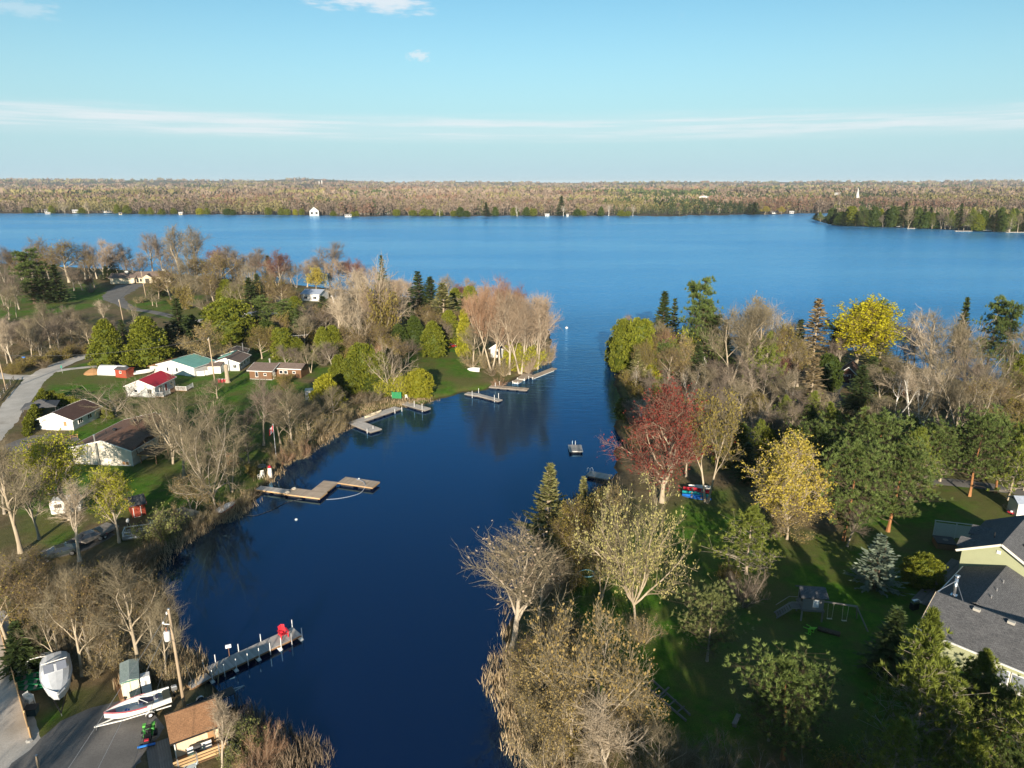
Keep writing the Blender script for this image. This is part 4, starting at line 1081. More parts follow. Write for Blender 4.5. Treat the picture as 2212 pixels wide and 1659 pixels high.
for a in [('grey_shrub',1450,900,855,36),('grey_shrub',1530,870,830,40),('brown_shrub',1600,860,820,40),('grey_shrub',1660,870,830,36),('brown_shrub',1720,910,870,36),('grey_shrub',1500,930,880,36),('brown_shrub',1640,930,885,36),('olive_shrub',1730,985,930,36),('brown_shrub',1580,950,900,36),('grey_shrub',1560,800,770,36),('brown_shrub',1640,800,765,40),('olive_shrub',1700,800,770,30),('olive_shrub',1480,800,765,30)]:
    T(*a, 'rmid')
# far lake edge, right bank
T('spruce_tan',1754,792,645,38,'rlake'); T('yellow_maple',1846,800,643,70,'rlake'); T('spruce_pale',1895,805,712,36,'rlake'); T('white_pine',1880,770,648,26,'rlake'); T('bare_grey',1936,785,680,20,'rlake'); T('bare_pale',2020,835,662,80,'rlake',var=0); T('bare_tan',2010,800,668,56,'rlake',var=2); T('spruce',2067,785,642,18,'rlake'); T('white_pine',2130,805,642,36,'rlake'); T('white_pine',2166,815,654,32,'rlake'); T('bare_tan',2200,830,690,36,'rlake'); T('bare_grey',1710,775,690,30,'rlake'); T('fir_dark',1722,785,690,22,'rlake'); T('bare_spread',2072,955,800,98,'rlake',var=1); T('birch',1935,905,790,46,'rlake',var=0); T('birch',1966,915,780,40,'rlake',var=0); T('birch',1990,920,788,40,'rlake',var=0); T('bare_tan',1900,880,790,44,'rlake'); T('bare_tan',1960,870,780,50,'rlake'); T('bare_spread',2150,910,790,60,'rlake',var=0); T('cedar',2200,850,765,34,'rlake'); T('bare_brown',2195,900,800,40,'rlake'); T('bare_grey',2090,880,760,44,'rlake')
for a in [('grey_shrub',1960,850,810,36),('brown_shrub',2020,880,835,44),('olive_shrub',2120,890,845,40),('grey_shrub',2180,930,880,40),('brown_shrub',1900,930,880,36),('brown_shrub',2020,960,910,40),('olive_shrub',2110,980,935,40),('olive_shrub',1830,960,915,30),('grey_shrub',2050,850,815,36),('olive_shrub',1910,840,800,34),('olive_shrub',2190,990,940,40)]:
    T(*a, 'rlake')
# lower right corner
T('scots_pine',1690,1640,1415,88,'rfront',var=0); T('brownish_pine',1660,1600,1480,60,'rfront'); T('jack_pine',1968,1665,1335,90,'rfront',var=0); T('jack_pine',2012,1580,1425,56,'rfront',var=1); T('jack_pine',2085,1560,1385,60,'rfront',var=0); T('jack_pine',2190,1720,1490,78,'rfront',var=1); T('jack_pine',1915,1740,1545,70,'rfront',var=1); T('jack_pine',2075,1760,1560,70,'rfront',var=0); T('scots_pine',2140,1640,1480,50,'rfront',var=1); T('fir_dark',1915,1460,1315,50,'rfront'); T('scots_pine',2170,1790,1615,44,'rfront',var=0)
T('brown_shrub',1560,1680,1600,60,'rfront'); T('brown_shrub',1480,1640,1580,44,'rfront'); T('olive_shrub',1820,1700,1630,50,'rfront')
# ---- fuller stands
FILL = {
'nwshore': [('bare_grey',70,604,535,25),('bare_brown',122,607,530,28),('bare_pink',210,602,530,20),('bare_grey',258,598,540,18),('bare_grey',310,598,545,20),('bare_grey',370,598,535,20),('bare_tan',410,604,532,22),('bare_pink',486,606,540,24),('bare_grey',525,608,540,26),('bare_grey',570,612,545,24),('bare_pink',600,618,560,22),('bare_tan',630,620,565,22),('bare_grey',690,616,552,22),('bare_pink',735,620,560,22),('bare_pink',792,632,575,22),('bare_pink',822,642,590,26),('bare_grey',845,650,600,24),('bare_brown',30,610,540,26)],
'nwyard': [('bare_brown',370,648,575,30),('bare_tan',418,664,592,26),('bare_brown',465,662,585,30),('bare_tan',505,670,602,26),('bare_tan',530,674,605,22),('bare_brown',578,668,592,26),('fir_dark',545,678,600,22),('bare_tan',330,660,622,14),('bare_brown',610,672,600,24),('bare_tan',20,690,620,20),('tan_shrub',300,655,640,10),('brown_shrub',440,668,640,22),('brown_shrub',520,680,650,24),('bare_grey',160,628,575,22)],
'field': [('bare_grey',25,745,690,24),('bare_tan',75,735,680,24),('bare_grey',150,712,660,22),('bare_grey',100,712,668,20),('bare_tan',185,722,672,20),('bare_grey',240,725,685,16),('brown_shrub',170,730,705,26),('brown_shrub',225,728,706,22),('brown_shrub',80,790,765,20),('brown_shrub',160,768,742,22),('grey_shrub',30,712,690,28),('brown_shrub',110,768,742,26),('olive_shrub',40,806,785,16)],
'mid': [('white_pine',562,725,640,28),('cedar_dark',582,757,690,22),('fir_dark',650,742,660,26),('bud_olive',566,775,705,30),('olive_shrub',700,772,735,28),('bare_pale',752,762,636,34),('bare_pink',830,745,606,36),('bare_pale',792,748,582,44),('bare_pink',862,725,618,30),('bare_brown',802,762,690,34),('cedar',722,775,703,28),('fir_dark',790,722,655,24),('cedar_dark',862,762,700,24),('bare_brown',862,792,735,26),('bare_brown',600,745,680,24),('olive_shrub',670,745,705,28),('bare_grey',620,800,745,22),('bare_pink',745,720,620,30),('bare_brown',780,785,720,26)],
'pointback': [('bare_pink',905,670,608,26),('bare_brown',985,740,670,28),('bare_pink',1045,690,615,26),('spruce',1000,715,640,20),('bare_brown',920,730,655,26),('bare_grey',965,750,690,22)],
'point': [('bare_pink',1080,790,625,38),('bare_rust',1100,770,612,36),('bare_pink',1150,765,635,34),('bare_rust',1030,740,620,28),('tan_shrub',1090,812,770,24),('pink_shrub',1140,802,760,22),('brown_shrub',1062,812,785,18)],
'bank': [('cedar',758,852,780,26),('cedar_dark',832,853,800,22),('bare_grey',600,902,838,26),('bare_tan',650,928,848,34),('bare_tan',606,958,868,32),('tan_shrub',625,988,940,24),('tan_shrub',715,932,890,24),('bare_tan',720,905,835,28),('red_shrub',640,985,950,20),('brown_shrub',770,872,845,22),('brown_shrub',810,866,842,20),('lime_shrub',828,856,815,18),('tan_shrub',600,1008,980,16)],
'bighouse': [('bare_spread',472,1012,858,70),('bare_tan',372,1002,868,50),('bare_spread',302,930,850,52),('bare_tan',502,1062,918,44),('bare_grey',530,962,880,32),('bare_tan',440,1075,930,46),('bare_grey',85,1165,1010,44),('tan_shrub',385,1125,1085,24),('brown_shrub',330,1205,1165,32),('tan_shrub',450,1130,1100,22),('brown_shrub',215,1235,1200,30),('brown_shrub',545,1080,1052,18)],
'rcorner': [('cedar',1335,795,715,20),('spruce_pale',1402,795,698,28),('bare_rust',1446,818,708,30),('fir_dark',1502,832,738,26),('bud_tan',1472,832,730,30),('bare_tan',1425,800,690,28),('bud_olive',1390,830,735,26),('olive_shrub',1420,850,815,28),('brown_shrub',1410,890,850,28),('bare_grey',1400,880,800,28)],
'rmid': [('bare_tan',1602,842,660,50),('bud_olive',1682,835,700,38),('spruce',1562,795,690,20),('bare_white',1722,835,728,28),('white_pine',1542,805,680,28),('bare_grey',1520,910,815,40),('bare_tan',1600,920,820,44),('bare_grey',1730,930,845,34),('jack_pine',1640,1000,905,32),('cedar_dark',1690,1020,930,26),('bare_tan',1770,930,840,34),('bare_grey',1480,960,870,36),('fir_dark',1610,1040,955,28),('bare_pale',1660,950,850,38)],
'rlake': [('bare_spread',2142,875,718,70),('bare_tan',2082,855,700,52),('bare_tan',1992,875,758,52),('bare_tan',1930,860,770,46),('bare_grey',1975,800,700,30),('bare_brown',2110,930,820,50),('bare_tan',2030,930,820,50),('fir_dark',1875,850,770,28),('bud_olive',2180,960,860,44),('bare_grey',1815,800,720,24),('fir_dark',1800,790,700,24),('olive_shrub',1885,900,860,30),('cedar_dark',2070,990,920,28),('bare_brown',2205,960,860,36),('bare_tan',1880,940,850,36)],
'rpines': [('jack_pine',1952,1095,920,50),('scots_pine',2150,1065,888,50),('jack_pine',1720,1060,930,40),('fir_dark',1830,1010,905,34),('jack_pine',1890,1000,900,40),('cedar_dark',2200,1030,940,34),('jack_pine',2110,1030,920,40)],
'rbank': [('bud_tan',1330,1180,1045,40),('bud_olive',1300,1290,1150,44),('bud_tan',1215,1640,1450,70),('bare_brown',1150,1520,1380,46),('bud_orange',1360,1640,1480,60),('bare_tan',1420,1690,1560,56),('spruce_pale',1215,1230,1080,36),('bare_grey',1450,1020,900,40),('brown_shrub',1500,1700,1620,56),('brown_shrub',1300,1700,1610,56),('olive_shrub',1160,1460,1400,34),('tan_shrub',1200,1620,1540,46),('brown_shrub',1370,1600,1540,40),('tan_shrub',1260,1560,1500,40)],
'ryard': [('tan_shrub',1660,1160,1105,34),('olive_shrub',1570,1250,1215,24),('bare_grey',1830,1180,1090,30)],
'rfront': [('scots_pine',1725,1560,1440,56),('jack_pine',2040,1640,1480,60),('scots_pine',2110,1580,1440,50),('jack_pine',2020,1740,1600,60),('brown_shrub',1640,1700,1640,56),('brown_shrub',1730,1700,1640,60),('olive_shrub',2000,1500,1450,40)],
'thicket': [('bare_tan',270,1360,1215,48),('bare_brown',90,1300,1190,46),('bare_tan',160,1320,1215,44),('bare_brown',220,1440,1300,44),('bare_tan',130,1440,1290,44),('brown_shrub',270,1300,1245,44),('tan_shrub',210,1462,1410,34),('brown_shrub',345,1340,1285,36),('brown_shrub',80,1400,1340,40)],
}
for k_, L_ in FILL.items():
    for a in L_: T(*a, k_)
    if k_ in ('nwshore', 'nwyard', 'field', 'mid', 'pointback', 'rmid', 'rlake', 'rcorner', 'bank'):
        for (kd, u, vb, vt, hw) in L_:   # a companion of the same kind close by
            dv = RND.uniform(-7, 9) * (.5 if vb < 680 else 1.0)
            if kd in ('fir_dark', 'white_pine', 'spruce'): continue
            if k_ in ('rmid', 'rlake', 'rcorner') and RND.random() < .42: kd = RND.choice(['jack_pine', 'bud_olive', 'cedar', 'spruce_pale', 'bud_olive', 'lime_shrub', 'scots_pine'])
            if k_ in ('mid', 'nwyard', 'pointback') and RND.random() < .3: kd = RND.choice(['bud_olive', 'cedar', 'olive_shrub', 'bud_tan', 'fir_dark'])
            T(kd, u + RND.choice((-1, 1)) * RND.uniform(.5, .95) * hw, vb + dv, vt + dv + (vb - vt) * RND.uniform(-.05, .3), hw * RND.uniform(.7, .95), k_)
# trees standing behind the viewpoint: their long shadows lie across the right-hand lawn
cl('behind', 'just behind the viewpoint on the right bank')
rs = random.Random(3)
for i, (x, y, h, k_) in enumerate([(12,26,11,'bud_olive'),(19,20,16,'scots_pine'),(25,28,11.5,'jack_pine'),(31,21,16,'scots_pine'),(26,13,18,'scots_pine'),(15,30,10,'bud_tan'),(43,12,10,'scots_pine'),(22,8,16,'bare_tan'),(33,9,16,'scots_pine'),(-58,20,13,'bare_tan'),(-50,28,11,'bare_brown'),(-40,14,13,'bare_tan')]):
    plant(k_, (x, y, 1.0), h, h * .34, 1000 + x * 10, 'behind' if x > 0 else 'behindleft')
cl('behindleft', 'just behind the viewpoint on the left bank')
# ------------------------------------------------------------------ far shore, forest and hills
FAR_EDGE = [(-1400,455),(-700,458),(0,461),(120,461.5),(250,462),(330,463),(480,464),(560,464.5),(660,465),(735,467.5),(790,468),(860,466.5),(1000,468),(1030,467),(1180,467),(1300,466.5),(1390,467),(1470,468.5),(1488,466),(1580,465),(1680,463),(1790,461),(2000,461),(2900,458),(3600,455)]
fe = np.array(FAR_EDGE, float)
def far_h(X, Y):
    """rolling country behind the lake"""
    d = np.hypot(X, Y); th = np.degrees(np.arctan2(X, Y))
    h = 1.6 + 2.5 * np.clip((d - 1200) / 1500, 0, 1) + 3 * vnoise(X, Y, 600, 21) * np.clip((d - 1250) / 600, 0, 1)
    ridge = np.exp(-((d - 9500) / 2600) ** 2)
    prof = 52 + 30 * np.exp(-((th + 30) / 14) ** 2) + 30 * np.exp(-((th + 15.5) / 3.2) ** 2) + 8 * np.exp(-((th - 25) / 14) ** 2) + 16 * vnoise(th, th * 0 + 3.3, 4.0, 23) + 7 * vnoise(th, th * 0 + 1.3, .9, 24)
    h = h + ridge * prof
    h = h + 26 * np.exp(-((th + 16.5) / 6) ** 2 - ((d - 5600) / 900) ** 2)
    return h
us = np.arange(-1300, 3500, 9.0)
V = []; rows = 46
for u in us:
    v = np.interp(u, fe[:, 0], fe[:, 1]) + .5 * math.sin(u * .05) + .4 * math.sin(u * .21)
    x, y = g(u, v, 0.0); d0 = math.hypot(x, y); ax, ay = x / d0, y / d0
    for k in range(rows):
        d = d0 * (16000 / d0) ** (k / (rows - 1)) if k else d0 - 3
        V.append((ax * d, ay * d, 0))
V = np.array(V); V[:, 2] = far_h(V[:, 0], V[:, 1]); V[::rows, 2] = -.4
i = np.arange(len(us) * rows).reshape(len(us), rows)
F = np.stack([i[:-1, :-1], i[1:, :-1], i[1:, 1:], i[:-1, 1:]], -1).reshape(-1, 4)
t = NT('far_ground'); P_ = t.coord('World')
n1 = t.noise(.004, 6, .65, vec=P_); n2 = t.noise(.03, 5, .7, vec=P_); n3 = t.noise(.0011, 4, .6, vec=P_)
c = t.mix(t.rng(n2, .3, .7), (.11, .085, .065), (.17, .135, .105))
c = t.mix(t.rng(n1, .5, .66, 0, .8), c, (.05, .07, .03)); c = t.mix(t.rng(n3, .55, .7, 0, .5), c, (.10, .09, .045))
t.bump(n2, 1.0, 8.0)
FARG = t.out(c, .95, .05)
o = link_mesh('far_land', np_mesh('far_land', V, [F], smooth=True), FARG); tag(o, 'low wooded country and hills beyond the lake', None, None, 'structure')
# wooded peninsula on the right
PEN = [(1757,474.5),(1772,479),(1795,485),(1830,488.5),(1900,490.5),(1960,492),(2030,495),(2100,499),(2160,501),(2212,501.5),(2500,506),(3000,512)]
V = []; F = []
for k, (u, v) in enumerate(PEN):
    a = np.array(g(u, v, 0)); w = 28 if k == 0 else (60 if k == 1 else 320)
    dd = a / np.linalg.norm(a)
    for q, zz_ in ((-3, -.5), (3, .9), (w * .5, 1.8), (w, 1.5), (w + 4, -.5)): V.append((*(a + dd * q), zz_))
    if k:
        for j in range(4): F.append(((k-1)*5+j, k*5+j, k*5+j+1, (k-1)*5+j+1))
o = link_mesh('peninsula', np_mesh('peninsula', V, [np.array(F)]), FARG); tag(o, 'low wooded peninsula reaching into the lake at right', None, None, 'structure')

FW = [leafmat('far_twig', (.115, .086, .066), (.27, .205, .155), .9, 0), leafmat('far_olive', (.12, .105, .045), (.26, .225, .10), .9, 0), leafmat('far_green', (.022, .036, .014), (.075, .10, .035), .9, 0), leafmat('far_rust', (.14, .085, .06), (.25, .155, .11), .9, 0), leafmat('far_pale', (.16, .135, .105), (.26, .225, .18), .9, 0)]
def forest(name, label, X, Y, Z, H, Wd, sp, nb, seed, trunkless=False):
    r = np.random.default_rng(seed); n = len(X)
    k = np.repeat(np.arange(n), nb); m = len(k)
    con = (sp == 2)[k]
    f = r.random(m); ang = r.random(m) * 6.283
    rad = np.where(con, (1 - f) ** .8, np.sqrt(np.clip(1 - ((f - .42) / .6) ** 2, 0.02, 1))) * (.45 + .55 * np.sqrt(r.random(m)))
    zlo = np.where(con, .06, .24)
    C = np.stack([X[k] + np.cos(ang) * rad * Wd[k], Y[k] + np.sin(ang) * rad * Wd[k], Z[k] + H[k] * (zlo + (1 - zlo) * f)], 1)
    s = Wd[k] * (2.9 / nb) ** .5 * (.65 + .7 * r.random(m)) * np.where(con, .8, 1.0)
    D = np.stack([np.cos(ang) * .45, np.sin(ang) * .45, np.where(con, -.2, 1.0)], 1) + r.normal(size=(m, 3)) * .45
    # crowns face outwards so that the low sun lights them
    Nn = np.stack([np.cos(ang), np.sin(ang), np.full(m, .35)], 1) + r.normal(size=(m, 3)) * .25
    Vb, Fb = blades(C, D, Nn, s * 1.7, s * .95)
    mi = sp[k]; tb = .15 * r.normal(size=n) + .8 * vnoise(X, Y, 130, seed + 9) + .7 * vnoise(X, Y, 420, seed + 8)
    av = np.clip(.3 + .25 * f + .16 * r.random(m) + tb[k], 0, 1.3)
    Vs = [Vb]; Fs = [Fb]; ms = [mi]; avs = [av]
    if not trunkless:
        tr = sp != 2
        P0 = np.stack([X, Y, Z], 1)[tr]; P1 = P0 + np.stack([r.normal(size=tr.sum()) * .6, r.normal(size=tr.sum()) * .6, H[tr] * .75], 1)
        Vt, Ft = prisms(P0, P1, np.full(len(P0), .28), np.full(len(P0), .1), 3)
        Fs.append(Ft + len(Vb)); Vs.append(Vt); ms.append(np.full(len(Ft), 4)); avs.append(np.tile(r.random(len(P0)), 3))
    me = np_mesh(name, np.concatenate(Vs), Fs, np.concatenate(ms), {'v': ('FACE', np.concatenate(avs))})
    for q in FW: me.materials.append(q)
    o = link_mesh(name, me); tag(o, label, None, None, 'stuff'); return o
def species(X, Y, seed):
    r = np.random.default_rng(seed)
    a = vnoise(X, Y, 160, seed) + .5 * vnoise(X, Y, 45, seed + 1); b = vnoise(X, Y, 220, seed + 2) + .5 * vnoise(X, Y, 60, seed + 3); u = r.random(len(X))
    th = np.degrees(np.arctan2(X, Y))
    green = np.clip((th + 4) / 14, 0, 1) * np.clip((34 - th) / 10, 0, 1)
    sp = np.where(a > .33 - .34 * green, 2, np.where(b > .20, 1, np.where(b < -.28, 3, 0)))
    sp = np.where(u < .10, 1, sp); sp = np.where((u > .955), 2, sp); sp = np.where((u > .93) & (u < .945), 3, sp); sp = np.where((u > .915) & (u < .93), 4, sp)
    return sp
def scatter(n, d0, d1, seed, edge=True):
    r = np.random.default_rng(seed)
    u = r.uniform(-60, 2290, n); v = np.interp(u, fe[:, 0], fe[:, 1])
    X0 = np.array([g(a, b, 0) for a, b in zip(u, v)]); D0 = np.hypot(X0[:, 0], X0[:, 1])
    d = D0 + d0 + (d1 - d0) * r.random(n) ** 1.5
    X, Y = X0[:, 0] / D0 * d, X0[:, 1] / D0 * d
    return X, Y, u, r
def not_clearing(X, Y, seed, lim): return vnoise(X, Y, 260, seed) + .5 * vnoise(X, Y, 90, seed + 5) > lim
X, Y, u, r = scatter(5200, 3, 330, 71)
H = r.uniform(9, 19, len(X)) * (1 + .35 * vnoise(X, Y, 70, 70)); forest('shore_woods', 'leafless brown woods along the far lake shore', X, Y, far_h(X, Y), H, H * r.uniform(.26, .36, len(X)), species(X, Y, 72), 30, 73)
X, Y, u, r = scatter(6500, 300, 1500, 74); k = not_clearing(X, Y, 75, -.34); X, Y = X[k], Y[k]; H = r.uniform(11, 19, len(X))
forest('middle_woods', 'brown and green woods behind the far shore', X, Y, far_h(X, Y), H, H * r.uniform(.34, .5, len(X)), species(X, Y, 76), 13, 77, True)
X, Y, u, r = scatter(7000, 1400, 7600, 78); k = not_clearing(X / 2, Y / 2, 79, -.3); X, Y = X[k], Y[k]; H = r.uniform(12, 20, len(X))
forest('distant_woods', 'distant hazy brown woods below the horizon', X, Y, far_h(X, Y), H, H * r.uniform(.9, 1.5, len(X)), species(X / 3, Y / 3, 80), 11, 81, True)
# peninsula wood behind its front row
r = np.random.default_rng(83); n = 700
u = r.uniform(1800, 2300, n); q = r.uniform(25, 300, n); v = np.interp(u, [a for a, b in PEN], [b for a, b in PEN])
A = np.array([g(a, b, 0) for a, b in zip(u, v)]); D0 = np.hypot(A[:, 0], A[:, 1]); X, Y = A[:, 0] / D0 * (D0 + q), A[:, 1] / D0 * (D0 + q)
sp = np.where(r.random(n) < .28, 2, species(X, Y, 84)); H = r.uniform(11, 17, n)
forest('peninsula_woods', 'brown woods covering the peninsula behind its cedars', X, Y, np.full(n, 1.6), H, H * r.uniform(.28, .38, n), sp, 34, 85)

# front-row trees that can be told apart
cl('farshore', 'on the far shore of the lake'); cl('penshore', 'along the wooded peninsula')
def FT(kind, u, v, vt, hw, cluster):
    p = g(u, v, 1.2); zt = top_z(p[1], vt); w = hw / FU * depth(p[1], 8)
    plant(kind, (p[0], p[1], 1.1), zt - 1.1, w, u, cluster)
for a in [('cedar',58,459.5,448,7),('cedar',68,459.5,449,6),('cedar',112,460,444,7),('cedar',177,461,449,9),('cedar',254,461,441,7),('cedar',275,461,443,9),('cedar',310,463,449,8),('cedar',326,463,448,7),('cedar',350,463.5,451,8),('cedar',376,462,449,7),('cedar_yellow',432,463,450,8),('cedar',448,463,449,7),('cedar_dark',492,464,450,9),('cedar_dark',503,464,453,8),
          ('cedar',580,464,448,8),('cedar',608,464.5,449,8),('cedar',621,464.5,451,7),('cedar_yellow',638,464.5,452,5),('cedar',652,464.5,451,6),('fir_dark',695,461,445,9),('cedar',720,466.5,455,7),('cedar',762,467.5,457,6),('cedar',771,467,455,5),('cedar_dark',800,463,437,8),('cedar',857,466,452,8),('cedar',892,466,454,9),('cedar',916,466,450,10),('cedar',928,466,453,8),('cedar',950,466,450,7),('cedar_dark',995,468,447,11),('cedar_dark',1008,468,455,8),('cedar',980,467,455,7),('fir_dark',1050,467,437,9),('cedar_dark',1070,466,447,8),
          ('cedar',1112,466,448,9),('cedar_dark',1137,466,447,9),('cedar',1152,466,450,8),('fir_dark',1212,466,423,11),('cedar_dark',1247,466,451,10),('cedar',1260,466,454,7),('cedar_dark',1298,466,446,7),('cedar',1342,467,454,9),('cedar',1356,467,456,7),('fir_dark',1430,455,430,9),('fir_dark',1628,463,437,12),('yellow_willow',1652,463,445,9),('yellow_willow',1688,463,446,7),
          ('birch',950,467,447,5),('birch',1117,467,440,8),('birch',1217,467,441,8),('birch',1315,466,437,9),('birch',1367,467,441,7),('bare_pale',192,461,436,8),('bare_pale',140,461,430,10),('bare_rust',884,465,445,8)]:
    FT(*a, 'farshore')
rr = random.Random(5)
uu = 1762.0
while uu < 2290:
    v = float(np.interp(uu, [a for a, b in PEN], [b for a, b in PEN])) - .8
    kind = rr.choice(['cedar_dark','cedar_dark','cedar','spruce_pale','fir_dark','white_pine','cedar_dark','bare_grey','bare_tan','spruce','jack_pine','jack_pine'])
    hh = {'bare_grey': 30, 'bare_tan': 30, 'white_pine': 46, 'fir_dark': 40}.get(kind, 34) * (.75 + .5 * rr.random()) * (.5 if uu < 1790 else 1) * (1 + .25 * (uu - 1800) / 400)
    FT(kind, uu, v - rr.random() * 1.2, v - hh, (9 + 5 * rr.random()) * (.7 if uu < 1790 else 1), 'penshore')
    uu += 5.5 + 6 * rr.random()
FT('birch', 2181, 500.5, 455, 6, 'penshore')

# buildings on the far shore
WHITE = paint('white_wall', (.5, .485, .46)); FROOF = paint('far_roof', (.13, .12, .12), .9); FROOF2 = paint('far_roof_pale', (.42, .42, .43), .8); DKWIN = paint('dark_window', (.02, .025, .03), .15, spec=.6)
REDW = paint('red_wall', (.33, .06, .04)); BEIGE = paint('beige_wall', (.52, .45, .33)); FBROWN = paint('far_brown_wall', (.16, .10, .07))
def far_house(name, u, v, w, h, d, label, cat='house', wall=WHITE, roof=FROOF, rise=.45, ridge='x', z=None, rot=0.0, wins=3, gz=None):
    w *= .62; h *= .62; d *= .62
    p = g(u, v, 1.5); k_ = 1.0 if cat == 'boathouse' else 1.012; p = (p[0] * k_, p[1] * k_); zz_ = far_h(np.array([p[0]]), np.array([p[1]]))[0] if gz is None else gz
    e = empty(name, (p[0], p[1], zz_ - .3), math.atan2(-p[0], p[1]) + rot, label, cat, 'buildings across the lake')
    m = MB()
    hh = h; rh = (d if ridge == 'x' else w) * rise
    if ridge == 'x': m.prism([(0, 0), (d, 0), (d, hh), (d / 2, hh + rh), (0, hh)], -w / 2, w / 2, 'x')
    else: m.prism([(-w / 2, 0), (w / 2, 0), (w / 2, hh), (0, hh + rh), (-w / 2, hh)], 0, d, 'y')
    m.build('wall', wall, e)
    m = MB(); ov = .5
    if ridge == 'x':
        for sgn in (0, 1):
            a = (-ov if sgn == 0 else d + ov); 
            m.add([(-w/2-ov, a, hh - ov * .7), (w/2+ov, a, hh - ov * .7), (w/2+ov, d/2, hh + rh + .25), (-w/2-ov, d/2, hh + rh + .25)], [(0,1,2,3)])
            m.add([(-w/2-ov, a, hh - ov * .7 - .3), (w/2+ov, a, hh - ov * .7 - .3), (w/2+ov, d/2, hh + rh - .05), (-w/2-ov, d/2, hh + rh - .05)], [(0,1,2,3)])
    else:
        for s_ in (-1, 1):
            m.add([(s_*(w/2+ov), -ov, hh - ov*.7), (s_*(w/2+ov), d+ov, hh - ov*.7), (0, d+ov, hh+rh+.25), (0, -ov, hh+rh+.25)], [(0,1,2,3)])
            m.add([(s_*(w/2+ov), -ov, hh - ov*.7 - .3), (s_*(w/2+ov), d+ov, hh - ov*.7 - .3), (0, d+ov, hh+rh-.05), (0, -ov, hh+rh-.05)], [(0,1,2,3)])
    m.build('roof', roof, e)
    for k in range(wins):
        x = (k + .5) / wins * w - w / 2
        MB().box((x, -.06, hh * .55), (w / wins * .45, .1, hh * .42)).build('window', DKWIN, e)
    return e
far_house('boathouse', 679, 464.6, 22, 12, 20, 'large white two-storey boathouse at the far waterline', 'boathouse', roof=WHITE, rise=.42, ridge='y', wins=2, gz=.6)
far_house('boathouse', 752, 467.5, 15, 6, 9, 'low dark-roofed boathouse with white front on the far shore', 'boathouse', rise=.12, wins=3, gz=.8)
far_house('lake_house', 776, 462.5, 12, 8, 9, 'white gabled house right of the dark-roofed far boathouse', ridge='y', rise=.6)
far_house('lake_house', 791, 462, 8, 7, 8, 'second white gabled house on the far shore beside a dark cedar', ridge='y', rise=.6, wins=1)
far_house('lake_house', 838, 463.5, 16, 7, 9, 'wide white house among birches on the far shore', rise=.5)
far_house('lake_house', 103, 460.5, 13, 6, 9, 'white house with red dock building at far left shore', rise=.4)
far_house('boathouse', 103, 461, 11, 3.5, 6, 'small white and red boathouse at far left waterline', 'boathouse', roof=FROOF2, rise=.2, gz=.6)
far_house('lake_house', 163, 460.5, 13, 5, 9, 'low white house with pale roof near far left shore', roof=FROOF2, rise=.35)
far_house('lake_house', 232, 460, 20, 9, 9, 'long white house with many gables on the far left shore', rise=.4, wins=5)
far_house('boathouse', 260, 462, 7, 4, 6, 'beige boathouse with arched door at far left shore', 'boathouse', wall=BEIGE, rise=.3, wins=1, gz=.6)
far_house('boathouse', 390, 462.5, 8, 4, 6, 'small grey boathouse on the far shore', 'boathouse', wall=BEIGE, roof=FROOF2, wins=1, gz=.6)
far_house('boathouse', 1182, 465.5, 10, 5, 6, 'small white boathouse among cedars right of centre', 'boathouse', rise=.15, roof=WHITE, wins=2, gz=.8)
far_house('boathouse', 1226, 466, 5, 5, 5, 'narrow white boathouse beside tall fir across the lake', 'boathouse', rise=.1, roof=WHITE, wins=1, gz=.8)
far_house('arena', 1520, 442, 36, 4, 40, 'pale domed hall standing above the far trees', 'hall', roof=WHITE, rise=.12, ridge='y', wins=0, gz=16)
far_house('lake_house', 1672, 462.5, 10, 5, 7, 'white cottage in the bay behind the peninsula', rise=.3, wins=2)
far_house('lake_house', 1710, 462, 10, 4, 7, 'pale cottage on the green lawn of the bay', rise=.3, roof=FROOF2, wins=2)
far_house('farm_building', 1808, 431, 26, 8, 14, 'white building on the hill left of the steeple', 'building', rise=.2, roof=FROOF2, gz=14)
far_house('lake_house', 1942, 490.5, 9, 3.6, 8, 'pale green cottage under cedars on the peninsula', rise=.25, gz=1.6, wins=2, roof=FROOF2)
far_house('lake_house', 2130, 499, 15, 4, 8, 'wide grey glass-fronted cottage on the peninsula shore', rise=.25, gz=1.6, roof=FROOF2, wins=6)
far_house('farm_building', 705, 404.5, 60, 18, 30, 'white farm buildings on the hill beyond the lake', 'building', rise=.3, roof=FROOF2, gz=30, wins=2)
far_house('farm_building', 940, 408, 60, 14, 30, 'pale farm building right of the far hill', 'building', rise=.25, roof=FROOF2, gz=14, wins=2)
# silos and church spire
def silo(u, v, r_, h, label):
    p = g(u, v, 20); zz_ = float(far_h(np.array([p[0]]), np.array([p[1]]))[0])
    e = empty('silo', (p[0], p[1], zz_), 0, label, 'silo', 'farm silos beyond the lake')
    MB().lathe((0,0,0), [(r_,0),(r_,h)], 12).build('wall', WHITE, e, True); MB().lathe((0,0,h), [(r_,0),(r_*.8,r_*.5),(r_*.1,r_*.8)], 12).build('dome', FROOF2, e, True)
silo(696, 404, 4, 30, 'taller white silo on the far hill'); silo(690, 404, 3.5, 25, 'shorter white silo on the far hill')
p = g(1852, 425, 20)
e = empty('church', (p[0], p[1], 6), 0, 'small church with tall white steeple among distant trees', 'church')
MB().prism([(-5,0),(5,0),(5,8),(0,13),(-5,8)], 4, 24).build('nave', BEIGE, e); MB().box((0,0,7.5), (6,6,15)).build('tower', WHITE, e); MB().lathe((0,0,15), [(3.6,0),(.2,17)], 8).build('spire', WHITE, e)
MB().box((0,-3.1,10), (1.4,.3,3)).build('window', DKWIN, e)
